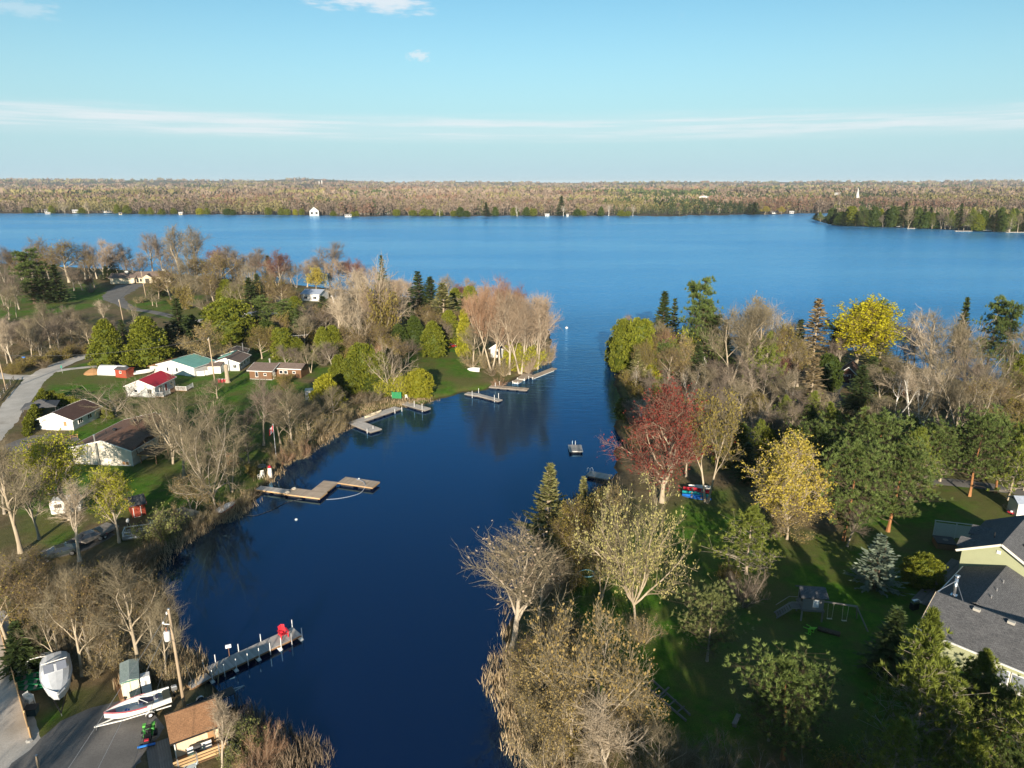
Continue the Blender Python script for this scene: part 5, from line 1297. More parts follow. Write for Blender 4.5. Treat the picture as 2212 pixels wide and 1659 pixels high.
# docks and boats along the peninsula and far shore
FDOCK = paint('pale_dock', (.58, .52, .44), .8)
for k, (u, v, w, lab) in enumerate([(2088,498.5,30,'long pale dock on the peninsula shore'),(1970,492.5,16,'short dock on the peninsula with white boats'),(2185,501,18,'pale dock right of the leaning birch')]):
    p = g(u, v, .5); e = empty('dock', (p[0], p[1] - 4, 0), 0, lab, 'dock', 'docks across the lake')
    MB().box((0,0,.5), (w,3,.3)).build('deck', FDOCK, e)
    for s_ in (-1, 0, 1): MB().tube((s_*w*.45,-1.2,-.5), (s_*w*.45,-1.2,1.0), .12).build('post', FDOCK, e)
# ------------------------------------------------------------------ cottages and sheds near by
SD_WHITE = siding('white_siding', (.64, .63, .605)); SD_CREAM = siding('cream_siding', (.62, .57, .48), .2); SD_GREEN = siding('green_siding', (.36, .38, .235), .15)
SD_BROWN = siding('brown_boards', (.16, .085, .045), .2, 'X'); SD_BEIGE = siding('beige_siding', (.60, .52, .38)); SD_RED = siding('red_boards', (.30, .055, .03), .18, 'X')
SD_GREY = siding('grey_boards', (.22, .21, .20), .15); SD_TAN = siding('tan_boards', (.66, .50, .34), .22, 'X')
SH_BROWN = shingle('brown_shingle', (.165, .09, .062), (.21, .12, .085)); SH_DBROWN = shingle('dark_brown_shingle', (.075, .045, .038), (.105, .06, .05)); SH_GREY = shingle('grey_shingle', (.07, .072, .078), (.13, .13, .135))
SH_RED = shingle('red_metal', (.42, .018, .028), (.46, .022, .03), .3, 6, .45, .7); SH_TEAL = shingle('teal_metal', (.12, .30, .27), (.16, .36, .32), .3, 6, .5, .7)
SH_TAN = shingle('tan_shingle', (.24, .125, .065), (.31, .17, .09)); SH_GBROWN = shingle('faded_brown_shingle', (.15, .11, .095), (.20, .15, .125))
SH_GREEN = shingle('grey_green_metal', (.23, .29, .28), (.28, .34, .33), 3, .7, .5, .8); SH_BLUE = shingle('blue_grey_metal', (.30, .34, .42), (.34, .38, .46), .4, 6, .4, .8)
TRIM = paint('white_trim', (.78, .77, .74)); TRIM_TAN = paint('tan_trim', (.62, .52, .38)); GLASS = paint('window_glass', (.025, .03, .04), .08, spec=.7, dirt_amt=.05); BLACK = paint('black_paint', (.015, .015, .017), .5); DOOR_RED = paint('red_door', (.35, .03, .03)); STEEL = paint('steel', (.55, .55, .56), .35, metal=.8)
PLYW = paint('plywood', (.36, .20, .09)); CONC = paint('concrete', (.34, .33, .31), .9); GUTTER = paint('gutter_white', (.72, .71, .68)); DECKW = wood('grey_deck_wood', (.30, .27, .24), (.42, .39, .35)); BRNW = wood('brown_wood', (.24, .135, .07), (.36, .21, .115)); GREYW = wood('old_grey_wood', (.20, .18, .16), (.32, .29, .26)); PINEW = wood('new_pine_wood', (.50, .32, .16), (.62, .42, .23))
CHROME = paint('chrome', (.7, .7, .72), .2, metal=.9, var=.05)

def uv_roof(me):
    """metres-based UV on each face: u along the level direction, v up the slope"""
    uv = me.uv_layers.new(name='UV')
    for p in me.polygons:
        n = p.normal; lv = Vector((-n.y, n.x, 0)); lv = lv.normalized() if lv.length > 1e-4 else Vector((1, 0, 0)); up = n.cross(lv)
        for li in p.loop_indices:
            c = me.vertices[me.loops[li].vertex_index].co
            uv.data[li].uv = (c.dot(lv) + 50, c.dot(up) + 50)
def slab(m, quad, th):
    """roof plane with thickness"""
    a, b, c, d = [Vector(x) for x in quad]; n = (b - a).cross(d - a).normalized()
    if n.z < 0: n = -n
    lo = [x - n * th for x in (a, b, c, d)]
    m.add([a, b, c, d] + lo, [(0,1,2,3), (7,6,5,4), (0,4,5,1), (1,5,6,2), (2,6,7,3), (3,7,4,0)])
def roof_obj(name, quads, mat, parent, th=.14):
    m = MB()
    for q in quads: slab(m, q, th)
    me = m.mesh(name); uv_roof(me)
    return link_mesh(name, me, mat, parent)
def opening(parent, wall, W_, L, pos, z0, w, h, kind='window', mat=None, trim=None, y_in=0.0):
    """a window or door set on a wall of a W_ (x) by L (y) house; pos runs along the wall"""
    f = {'near': (Vector((pos, 0, 0)), Vector((1,0,0)), Vector((0,-1,0))), 'far': (Vector((pos, L, 0)), Vector((1,0,0)), Vector((0,1,0))),
         'left': (Vector((-W_/2, pos, 0)), Vector((0,1,0)), Vector((-1,0,0))), 'right': (Vector((W_/2, pos, 0)), Vector((0,1,0)), Vector((1,0,0)))}[wall]
    c, ax, n = f
    c = c + Vector((0, 0, z0 + h / 2)); M = Matrix((ax, n, Vector((0,0,1)))).transposed()
    fr = MB(); t_ = .07
    for dx, dz, sx, sz in ((0, h/2 + t_/2, w + 2*t_, t_), (0, -h/2 - t_/2, w + 2*t_, t_), (-w/2 - t_/2, 0, t_, h), (w/2 + t_/2, 0, t_, h)):
        fr.box(c + ax * dx + n * .03 + Vector((0,0,dz)), (sx, .09, sz), M=M)
    if kind == 'window' and w > .7: fr.box(c + n * .035, (.05, .07, h), M=M)
    root = fr.build('window' if kind == 'window' else 'door', trim or TRIM, parent)
    MB().box(c + n * .015, (w, .05, h), M=M).build('pane' if kind == 'window' else 'door_leaf', mat or (GLASS if kind == 'window' else TRIM), root)
    if kind == 'door': MB().box(c + n * .06 + ax * w * .36, (.05, .06, .12), M=M).build('handle', STEEL, root)
    if kind == 'window': MB().box(c + n * .06 - Vector((0,0,h/2 + .09)), (w + .2, .12, .05), M=M).build('sill', trim or TRIM, root)
    return root
def house(name, label, A, B, L, wall_h, rise, ridge='y', wall=SD_WHITE, roof=SH_BROWN, over=.35, fascia=TRIM, openings=(), cat='house', group=None, ridge_at=.5, z=None, foundation=True):
    a, b = gl(*A), gl(*B)
    mid = (a + b) / 2; ax = (b - a); ax.z = 0; W_ = ax.length; rz = math.atan2(ax.y, ax.x)
    e = empty(name, (mid.x, mid.y, (min(a.z, b.z) if z is None else z) - .05), rz, label, cat, group)
    h, r_ = wall_h, rise
    if ridge == 'y':
        rx = (ridge_at - .5) * W_
        MB().prism([(-W_/2, 0), (W_/2, 0), (W_/2, h), (rx, h + r_), (-W_/2, h)], 0, L).build('wall', wall, e)
        sl = r_ / (W_/2 + rx); sr = r_ / (W_/2 - rx)
        qs = [[(-W_/2 - over, -over, h - over*sl + .06), (rx, -over, h + r_ + .06), (rx, L + over, h + r_ + .06), (-W_/2 - over, L + over, h - over*sl + .06)],
              [(rx, -over, h + r_ + .06), (W_/2 + over, -over, h - over*sr + .06), (W_/2 + over, L + over, h - over*sr + .06), (rx, L + over, h + r_ + .06)]]
        for q in qs:
            rf = roof_obj('roof', [q], roof, e)
        for yy in (-over - .03, L + over + .03):
            MB().beam((-W_/2 - over, yy, h - over*sl - .02), (rx, yy, h + r_ - .02), .05, .2).beam((rx, yy, h + r_ - .02), (W_/2 + over, yy, h - over*sr - .02), .05, .2).build('fascia', fascia, e)
        for s_, ss in ((-1, sl), (1, sr)): MB().beam((s_*(W_/2 + over + .05), -over, h - over*ss - .02), (s_*(W_/2 + over + .05), L + over, h - over*ss - .02), .1, .12).build('gutter', fascia, e)
    else:
        MB().prism([(0, 0), (L, 0), (L, h), (L*ridge_at, h + r_), (0, h)], -W_/2, W_/2, 'x').build('wall', wall, e)
        ry = L * ridge_at; sn = r_ / ry; sf = r_ / (L - ry)
        for q in ([(-W_/2 - over, -over, h - over*sn + .06), (W_/2 + over, -over, h - over*sn + .06), (W_/2 + over, ry, h + r_ + .06), (-W_/2 - over, ry, h + r_ + .06)],
                  [(-W_/2 - over, ry, h + r_ + .06), (W_/2 + over, ry, h + r_ + .06), (W_/2 + over, L + over, h - over*sf + .06), (-W_/2 - over, L + over, h - over*sf + .06)]):
            roof_obj('roof', [q], roof, e)
        for xx in (-W_/2 - over - .03, W_/2 + over + .03):
            MB().beam((xx, -over, h - over*sn - .02), (xx, ry, h + r_ - .02), .05, .2).beam((xx, ry, h + r_ - .02), (xx, L + over, h - over*sf - .02), .05, .2).build('fascia', fascia, e)
        for yy, ss in ((-over - .05, sn), (L + over + .05, sf)): MB().beam((-W_/2 - over, yy, h - over*ss - .02), (W_/2 + over, yy, h - over*ss - .02), .1, .12).build('gutter', fascia, e)
    if foundation: MB().box((0, L/2, .08), (W_ + .06, L + .06, .34)).build('foundation', CONC, e)
    for o_ in openings: opening(e, o_[0], W_, L, *o_[1:])
    return e, W_, L
def railing(parent, pts, h=1.0, mat=TRIM, gap=.14, name='railing', post=.09, balusters=True):
    """rail with posts and balusters along points (deck-level coordinates)"""
    m = MB()
    for a, b in zip(pts[:-1], pts[1:]):
        a, b = Vector(a), Vector(b); m.beam(a + Vector((0,0,h)), b + Vector((0,0,h)), .09, .05); m.beam(a + Vector((0,0,.12)), b + Vector((0,0,.12)), .05, .05)
        n = max(2, int((b - a).length / gap))
        if balusters:
            for i in range(1, n): q = a + (b - a) * (i / n); m.beam(q + Vector((0,0,.12)), q + Vector((0,0,h)), .035)
        m.beam(a, a + Vector((0,0,h + .08)), post)
    m.beam(pts[-1], Vector(pts[-1]) + Vector((0,0,h + .08)), post)
    return m.build(name, mat, parent)
def plank_deck(parent, x0, x1, y0, y1, z, mat=DECKW, pw=.145, along='x', th=.04, name='plank'):
    """deck boards, each its own object"""
    n = max(1, int(round((y1 - y0 if along == 'x' else x1 - x0) / pw))); Lp = (x1 - x0) if along == 'x' else (y1 - y0)
    wd = ((y1 - y0) if along == 'x' else (x1 - x0)) / n
    me = MB().box((0,0,0), (Lp, wd - .012, th) if along == 'x' else (wd - .012, Lp, th)).mesh(name); me.materials.append(mat)
    for i in range(n):
        o = link_mesh(name, me, None, parent)
        o.location = ((x0 + x1) / 2, y0 + (i + .5) * wd, z + RND.uniform(-.004, .004)) if along == 'x' else (x0 + (i + .5) * wd, (y0 + y1) / 2, z + RND.uniform(-.004, .004))
        o.rotation_euler[2] = RND.gauss(0, .0015)

# --- red-roofed cottage
e, W_, L = house('cottage', 'white cottage with bright red metal roof and white deck', (276,856.5), (337,859), 8.2, 2.75, 1.35, 'y', SD_WHITE, SH_RED, openings=[
    ('near', -1.2, 1.25, .7, .55), ('near', 2.0, 1.0, .9, 1.0), ('right', 2.2, .9, .9, 1.3), ('right', 4.3, .1, .9, 2.0, 'door', DOOR_RED), ('right', 6.6, 1.0, .9, 1.0)])
dk = empty('side_deck', (0,0,0)); dk.parent = e
MB().box((W_/2 + 1.1, 2.2, .38), (2.1, 5.4, .12)).build('deck_floor', BRNW, dk); railing(dk, [(W_/2 + .1, -.5, .44), (W_/2 + 2.15, -.5, .44), (W_/2 + 2.15, 2.2, .44)])
MB().box((W_/2 + 2.4, 6.2, .38), (4.6, 3.0, .12)).build('deck_floor', BRNW, dk); railing(dk, [(W_/2 + 2.2, 4.7, .44), (W_/2 + 4.7, 4.7, .44), (W_/2 + 4.7, 7.7, .44)])
MB().beam((-W_/2 - .1, -.05, .1), (-W_/2 - .1, -.05, 2.6), .09).build('downspout', GUTTER, e)
# --- white garage
e, W_, L = house('garage', 'white garage with brown shingle roof beside the cedar hedge', (88,928), (160,930), 8.5, 2.35, 1.35, 'y', SD_WHITE, SH_DBROWN, over=.4, cat='garage', openings=[
    ('near', -.9, .05, 2.6, 2.05, 'door'), ('near', 1.9, .95, .62, .95, 'window', PLYW), ('right', 2.2, 1.0, 1.2, .8), ('right', 5.0, 1.0, 1.2, .8)])
MB().tube((-2.6, -.12, 1.9), (-2.6, -.3, 1.9), .07).build('lamp', BLACK, e); MB().box((0, -.04, 3.05), (.5, .06, .22)).build('gable_vent', TRIM, e); MB().box((-2.2, -.05, 2.1), (.55, .05, .2)).build('house_number', BLACK, e)
# --- large brown-roofed house, gable to the camera with a side ell
e, W_, L = house('house', 'large cream house with brown shingle roof, pipes and rear deck', (160,1001), (288,1007), 14.5, 3.1, 1.55, 'y', SD_CREAM, SH_BROWN, over=.45, ridge_at=.56, openings=[('near', 4.2, .25, 1.2, .62, 'window', PLYW), ('right', 4.0, 1.0, 1.4, 1.1), ('right', 8.5, .3, 1.8, 2.0)])
rr_ = roof_obj('ell_roof', [[(W_/2 - 3.4, 1.0, 4.3), (W_/2 + .5, -.1, 3.1), (W_/2 + .5, 4.2, 4.0), (W_/2 - 3.6, 4.2, 4.42)], [(W_/2 - 3.6, 4.2, 4.42), (W_/2 + .5, 4.2, 4.0), (W_/2 + .5, 7.6, 3.1), (W_/2 - 3.2, 7.2, 4.3)]], SH_BROWN, e)
for x, y, z in ((-.6, 10.2, 4.55), (-.9, 5.4, 4.5)): 
    MB().box((x, y, z), (.5, .5, .28)).box((x, y, z + .2), (.62, .62, .14)).build('roof_vent', BLACK, e)
MB().tube((-2.0, 4.5, 3.9), (-2.0, 4.5, 4.7), .08).build('vent_pipe', BLACK, e); MB().tube((-.6, -.35, .2), (-.6, -.35, 5.5), .13, n=10).tube((-.6,-.35,5.5), (-.6,-.35,5.7), .2, n=10).build('chimney_pipe', STEEL, e)
MB().beam((W_/2 + .06, -.1, .1), (W_/2 + .06, -.1, 3.0), .1).build('downspout', GUTTER, e); MB().lathe((.6, -.1, 3.3), [(.22,0),(.22,.05)], 10).build('vent_cover', TRIM, e)
bd = empty('rear_deck', (0,0,0)); bd.parent = e
plank_deck(bd, W_/2 + .1, W_/2 + 3.6, 1.2, 5.2, 1.75, BRNW, .16, 'x')
for px, py in ((3.4, 1.4), (3.4, 5.0), (.6, 1.4)): MB().beam((W_/2 + px, py, 0), (W_/2 + px, py, 1.75), .14).build('post', BRNW, bd)
MB().box((W_/2 + 1.85, 1.22, 1.6), (3.6, .06, .24)).build('rim_board', PINEW, bd); railing(bd, [(W_/2 + .2, 1.25, 1.78), (W_/2 + 3.55, 1.25, 1.78), (W_/2 + 3.55, 5.1, 1.78)], 1.0, paint('dark_rail', (.06,.055,.05)), .5)
# --- teal-roofed white house
e, W_, L = house('cottage', 'white cottage with pale teal metal roof and leaning lean-to', (343,806), (421,813.5), 7.5, 2.45, 1.3, 'y', SD_WHITE, SH_TEAL, over=.3, ridge_at=.42, openings=[('near', -2.6, .9, .55, .95), ('near', .3, .9, .65, 1.0), ('near', 3.6, .1, 1.7, 1.9, 'door')])
roof_obj('lean_to_roof', [[(-W_/2 - 3.2, -.2, 1.7), (-W_/2 + .3, -.2, 2.6), (-W_/2 + .3, 6.5, 2.7), (-W_/2 - 3.2, 6.5, 1.9)]], SH_TAN, e); MB().box((-W_/2 - 1.5, 3.2, .9), (2.8, 6, 1.7)).build('lean_to_wall', SD_CREAM, e)
for k in range(3): MB().box((W_/2 + .8 + k * .7, 1.2 + k * .9, .6), (1.8, .06, 1.3), .5 + k * .4).build('leaning_panel', TRIM, e)
# --- white house with brown and teal roof
e, W_, L = house('cottage', 'white cottage with brown roof and small lower wing', (462,802), (518,801.5), 8.5, 2.35, 1.2, 'y', SD_WHITE, SH_GBROWN, over=.35, openings=[('near', 2.2, .9, .8, .8), ('near', -1.8, .9, .6, .7), ('right', 1.8, .9, 1.1, 1.0), ('right', 4.2, .9, 1.1, 1.0), ('right', 6.6, .9, 1.1, 1.0)])
MB().box((-2.2, -1.2, 1.05), (3.2, 2.6, 2.1)).build('wing_wall', SD_WHITE, e); roof_obj('wing_roof', [[(-4.0, -2.8, 2.15), (-.4, -2.8, 2.15), (-.4, .15, 2.65), (-4.0, .15, 2.65)]], SH_GBROWN, e)
roof_obj('teal_roof', [[(-W_/2 - .2, 4.0, 2.5), (.1, 4.0, 3.72), (.1, 8.8, 3.72), (-W_/2 - .2, 8.8, 2.5)]], SH_TEAL, e)
e, W_, L = house('cottage', 'small white cottage with brown roof and flue behind another', (482,785), (531,783), 6, 2.4, 1.0, 'y', SD_WHITE, SH_GBROWN, over=.3, openings=[('near', 1.4, 1.0, .8, .8), ('right', 2, 1, 1, .9)])
MB().tube((2.0, 3, 2.6), (2.0, 3, 4.9), .12).build('flue', STEEL, e)
# --- brown cottage
e, W_, L = house('cottage', 'dark brown board cottage with white trim and low brown roof', (540,819), (588,821), 7.5, 2.45, 1.0, 'x', SD_BROWN, SH_GBROWN, over=.4, openings=[('near', -1.0, .8, .6, 1.2), ('near', 1.2, 1.2, .6, .5), ('right', 1.2, .1, .9, 2.0, 'door')])
MB().box((W_/2 + 3.2, 5.0, 1.22), (6.4, 4.6, 2.45)).build('wing_wall', SD_BROWN, e)
roof_obj('wing_roof', [[(W_/2 - .5, 2.3, 2.45), (W_/2 + 6.8, 2.3, 2.45), (W_/2 + 6.8, 5.0, 3.3), (W_/2 - .5, 5.0, 3.4)], [(W_/2 - .5, 5.0, 3.4), (W_/2 + 6.8, 5.0, 3.3), (W_/2 + 6.8, 7.7, 2.45), (W_/2 - .5, 7.7, 2.45)]], SH_GBROWN, e)
for x in (1.2, 2.4, 4.6): 
    f_ = MB().box((W_/2 + x, 2.68, 1.45), (1.0 if x < 4 else .8, .06, .95 if x < 4 else .7)).build('window', TRIM, e); MB().box((W_/2 + x, 2.64, 1.45), (.78 if x < 4 else .6, .05, .75 if x < 4 else .5)).build('pane', GLASS, f_)
MB().box((W_/2 + 3.2, 2.28, 2.38), (7.0, .06, .18)).build('fascia', TRIM, e); MB().tube((.5, 4.4, 3.2), (.5, 4.4, 4.2), .18).lathe((.5,4.4,4.2), [(.32,0),(.05,.25)], 8).build('chimney', CONC, e)
# --- beige house with double garage
e, W_, L = house('house', 'long beige house with double garage at the end of the grey drive', (239,613), (291,612), 9, 2.9, 1.7, 'x', SD_BEIGE, SH_GBROWN, over=.6, fascia=TRIM_TAN, openings=[('near', -2.7, .05, 4.0, 2.3, 'door', SD_BEIGE, TRIM), ('near', 2.6, .05, 4.0, 2.3, 'door', SD_BEIGE, TRIM)])
MB().box((W_/2 + 8, 5.5, 1.45), (16, 8, 2.9)).build('main_wall', SD_BEIGE, e)
roof_obj('main_roof', [[(W_/2 - .5, 1.0, 2.75), (W_/2 + 16.6, 1.0, 2.75), (W_/2 + 14, 5.5, 5.1), (W_/2 - .5, 5.5, 5.1)], [(W_/2 - .5, 5.5, 5.1), (W_/2 + 14, 5.5, 5.1), (W_/2 + 16.6, 10, 2.75), (W_/2 - .5, 10, 2.75)], [(W_/2 + 16.6, 1.0, 2.75), (W_/2 + 16.6, 10.0, 2.75), (W_/2 + 14, 5.6, 5.1), (W_/2 + 14, 5.4, 5.1)]], SH_GBROWN, e)
MB().prism([(W_/2 + 3.6, 0), (W_/2 + 8.4, 0), (W_/2 + 8.4, 2.8), (W_/2 + 6, 4.3), (W_/2 + 3.6, 2.8)], -.4, 3).build('porch_gable', SD_BEIGE, e)
roof_obj('porch_roof', [[(W_/2 + 3.1, -.8, 2.5), (W_/2 + 6, -.8, 4.4), (W_/2 + 6, 5, 4.4), (W_/2 + 3.1, 5, 2.5)], [(W_/2 + 6, -.8, 4.4), (W_/2 + 8.9, -.8, 2.5), (W_/2 + 8.9, 5, 2.5), (W_/2 + 6, 5, 4.4)]], SH_GBROWN, e)
for x, w, h in ((1.0, 1.0, 2.1), (2.6, 1.0, 1.4), (10.5, 1.2, 1.4), (13.2, 1.2, 1.4)): MB().box((W_/2 + x, 1.44, 1.3), (w, .1, h)).build('window', DKWIN, e)
MB().box((W_/2 + 6, -.45, 1.2), (1.8, .1, 2.2)).build('door', BLACK, e)
for x, y, z in ((1.0, 4.5, 5.0), (W_/2 + 12.6, 5.5, 5.4)): MB().box((x, y, z), (1.5, .9, 1.3)).build('chimney', WHITE, e)
# --- sheds near the red cottage
a, b = gl(225, 811), gl(252, 812)
e = empty('polytunnel', (a + b) / 2, math.atan2((b-a).y, (b-a).x), 'white plastic storage tunnel behind the red shed', 'tunnel')
m = MB(); n = 9; prof = [(math.cos(math.pi * i / n) * 1.7, math.sin(math.pi * i / n) * 2.3) for i in range(n + 1)]
m.prism([(p[0] + 1.7, p[1]) for p in prof], -3.6, 3.2, 'x'); m.build('cover', paint('white_sheet', (.72, .73, .75), .4), e, True)
for k in range(5): MB().path([(-3.4 + k * 1.6, p[0] + 1.7, p[1] + .02) for p in prof], .03, 5).build('hoop', GUTTER, e)
e, W_, L = house('shed', 'small red board shed with grey roof beside the plastic tunnel', (250,815), (274,817), 2.6, 2.1, .35, 'x', SD_RED, SH_GREY, over=.15, fascia=SD_RED, cat='shed', openings=[('near', 0, 1.3, .45, .45)], foundation=False)
# --- gazebo by the garage
a, b = gl(58, 908), gl(118, 890)
e = empty('gazebo', gl(92, 897), math.atan2((b-a).y, (b-a).x) * .35, 'dark gazebo with two-tier grey roof behind the hedge', 'gazebo')
roof_obj('roof', [[(-3.2,-2.4,2.3),(3.2,-2.4,2.3),(.7,-.5,3.1),(-.7,-.5,3.1)], [(3.2,-2.4,2.3),(3.2,2.4,2.3),(.7,.5,3.1),(.7,-.5,3.1)], [(3.2,2.4,2.3),(-3.2,2.4,2.3),(-.7,.5,3.1),(.7,.5,3.1)], [(-3.2,2.4,2.3),(-3.2,-2.4,2.3),(-.7,-.5,3.1),(-.7,.5,3.1)]], SH_GREY, e)
roof_obj('top_roof', [[(-1,-.8,3.15),(1,-.8,3.15),(.1,0,3.5),(-.1,0,3.5)], [(1,-.8,3.15),(1,.8,3.15),(.1,.05,3.5),(.1,-.05,3.5)], [(1,.8,3.15),(-1,.8,3.15),(-.1,0,3.5),(.1,0,3.5)], [(-1,.8,3.15),(-1,-.8,3.15),(-.1,-.05,3.5),(-.1,.05,3.5)]], SH_GREY, e)
for x in (-2.9, 2.9):
    for y in (-2.1, 2.1): MB().beam((x, y, 0), (x, y, 2.35), .12).build('post', BLACK, e)
# --- small red shed with grey roof under the lime trees
e, W_, L = house('shed', 'red shed with dark grey roof beside the lime-yellow trees', (287,1119), (316,1112), 3.0, 2.0, .8, 'x', SD_RED, SH_GREY, over=.25, fascia=SD_RED, cat='shed', openings=[('near', -.2, .1, .9, 1.6, 'door', SD_RED)], foundation=False)
# --- houses half hidden behind the trees
house('cottage', 'white lakeside cottage behind the yellow willow', (652,650), (690,651), 9, 3, 1.4, 'x', SD_WHITE, SH_BLUE, openings=[('near', -2, 1, 1.4, 1), ('near', 2, 1, 1.4, 1)])
house('cottage', 'low white cottage with pale roof between spruce and willow', (575,652), (604,653), 7, 2.6, 1.0, 'x', SD_WHITE, SH_GBROWN, openings=[('near', 0, 1, 1.2, .9)])
house('cottage', 'white cottage with blue-grey roof near the lake point', (718,655), (742,656), 8, 3, 1.2, 'x', SD_WHITE, SH_BLUE, openings=[('near', 0, 1, 1.2, .9)])
house('shed', 'flat blue-roofed shed beside the lane', (540,694), (576,690), 6, 2.2, .3, 'x', SD_WHITE, SH_BLUE, cat='shed', openings=[('near', 0, .6, 1.2, .9)])
house('cottage', 'grey cottage hidden behind the rust-red point trees', (992,707), (1030,706), 8, 3, 1.4, 'y', SD_GREY, SH_GREY, openings=[('near', -1, 1, 1, 1)])
house('cottage', 'dark grey cottage above the parked red car', (955,742), (982,744), 8, 2.8, 1.3, 'x', SD_GREY, SH_GREY, openings=[('near', 1, 1, 1.2, 1)])
house('cottage', 'pale cottage in the trees of the channel point', (1060,772), (1085,774), 6, 2.8, 1.2, 'y', SD_WHITE, SH_GREY, openings=[('near', 0, .9, 1, 1.1)])
house('cottage', 'white cottage glimpsed through bare trees right of the mouth', (1590,768), (1625,768), 7, 3.4, 1.2, 'x', SD_WHITE, SH_GREY, openings=[('near', 0, 1.2, 1.2, 1.2)])
house('cottage', 'pale cottage behind the bare trees beside tall pine', (1500,792), (1530,792), 7, 3, 1.2, 'x', SD_WHITE, SH_GREY, openings=[('near', 0, 1.2, 1.2, 1.2)])
house('shed', 'long grey metal shed behind the tree in olive bud', (1570,985), (1622,983), 6, 3.0, .6, 'x', siding('grey_metal', (.42,.43,.46), .3, 'X'), SH_GREY, cat='shed', openings=[('near', 1.5, .1, .9, 2.0, 'door')])
e, W_, L = house('garage', 'brown garage with dark roof at the end of the shady drive', (1814,825), (1846,829), 7, 2.6, 1.5, 'y', paint('brown_brick', (.12,.055,.04), .9), SH_DBROWN, over=.4, cat='garage', openings=[('near', -.6, .05, 2.3, 2.1, 'door', paint('dark_red_door', (.10,.03,.028)))])
for x in (-1.1, -.6, -.1): MB().box((x, -.1, 1.85), (.36, .05, .26)).build('door_pane', TRIM, e)
house('cottage', 'long brown bungalow with grey roof behind the birches', (1880,858), (1960,862), 8, 2.4, 1.0, 'x', SD_BROWN, SH_GBROWN, openings=[('near', -3, 1, 1.2, .9), ('near', 2, 1, 1.2, .9)])
# --- shed with metal walls on left bank
e = empty('storage_tank', gl(677, 862), .2, 'grey metal storage cabin behind the gold-green cedar', 'cabin')
MB().box((0,0,1.1), (3.2,2.2,2.2)).build('body', siding('grey_metal', (.42,.43,.46), .3, 'X'), e, bevel=.06); MB().box((0,0,2.26), (3.4,2.4,.1)).build('lid', SH_GREEN, e); MB().box((.6,-1.12,.95), (.9,.04,1.7)).build('door', TRIM, e)

# --- the green house at the right edge: three roofs
# front wing with its eave towards the camera
A_ = Vector((*g(1992, 1361, 4.05), 0)); B_ = Vector((*g(2212, 1452, 4.05), 0))
d_ = (B_ - A_); rzg = math.atan2(d_.y, d_.x)
e = empty('green_house', (A_.x, A_.y, .95), rzg, 'pale green house with grey shingle roofs, white trim and steel flue', 'house')
LW = 16.0; EV = 3.15; RD = 4.7; RR = 2.2
MB().prism([(.5, 0), (2*RD - .5, 0), (2*RD - .5, EV), (RD, EV + RR - .2), (.5, EV)], .0, LW, 'x').build('front_wall', SD_GREEN, e)
roof_obj('front_roof', [[(-.5, 0, EV - .05), (LW, 0, EV - .05), (LW, RD, EV + RR), (-.5, RD, EV + RR)]], SH_GREY, e)
roof_obj('front_roof', [[(-.5, RD, EV + RR), (LW, RD, EV + RR), (LW, 2*RD, EV - .05), (-.5, 2*RD, EV - .05)]], SH_GREY, e)
MB().beam((-.5, -.08, EV - .1), (LW, -.08, EV - .1), .13, .15).build('gutter', GUTTER, e)
MB().beam((-.54, 0, EV - .14), (-.54, RD, EV + RR - .1), .05, .2).build('fascia', TRIM_TAN, e)
for x in (3.4, 6.4): MB().box((x, RD - .5, EV + RR - .05), (.62, .42, .26)).build('roof_vent', paint('grey_vent', (.42,.40,.36)), e)
for x in (6.9, 8.7, 10.5):
    f_ = MB().box((x, .44, 1.45), (1.7, .12, 1.7)).build('window', TRIM, e); MB().box((x, .37, 1.45), (1.5, .06, 1.5)).build('pane', paint('dim_pane', (.20,.22,.27), .25), f_)
MB().box((8.7, .4, .42), (5.6, .2, .35)).build('window_ledge', TRIM, e)
MB().beam((.15, .4, 0), (.15, .4, EV), .1).build('downspout', GUTTER, e)
for k in range(4): MB().box((6.4 + k * 1.55, -.7, .62), (1.45, .1, .1)).build('porch_rail', BRNW, e)
# middle wing, ridge running away from the camera
MX = 2.8; MZ = EV + 1.75
roof_obj('middle_roof', [[(-1.3, 6.3, EV - .1), (MX, 6.3, MZ), (MX, 17.4, MZ), (-1.3, 17.4, EV - .1)]], SH_GREY, e)
roof_obj('middle_roof', [[(MX, 6.3, MZ), (8.5, 6.3, EV - .5), (8.5, 17.4, EV - .5), (MX, 17.4, MZ)]], SH_GREY, e)
MB().prism([(-.9, 0), (8.1, 0), (8.1, EV - .5), (MX, MZ - .2), (-.9, EV - .2)], 7.2, 17.3).build('middle_wall', SD_GREEN, e)
MB().beam((-1.36, 6.3, EV - .14), (-1.36, 17.3, EV - .14), .1, .12).build('gutter', GUTTER, e)
for y in (9.0, 11.0, 13.4): MB().tube((MX + .7, y, MZ - .4), (MX + .7, y, MZ + .05), .07).build('vent_pipe', STEEL, e)
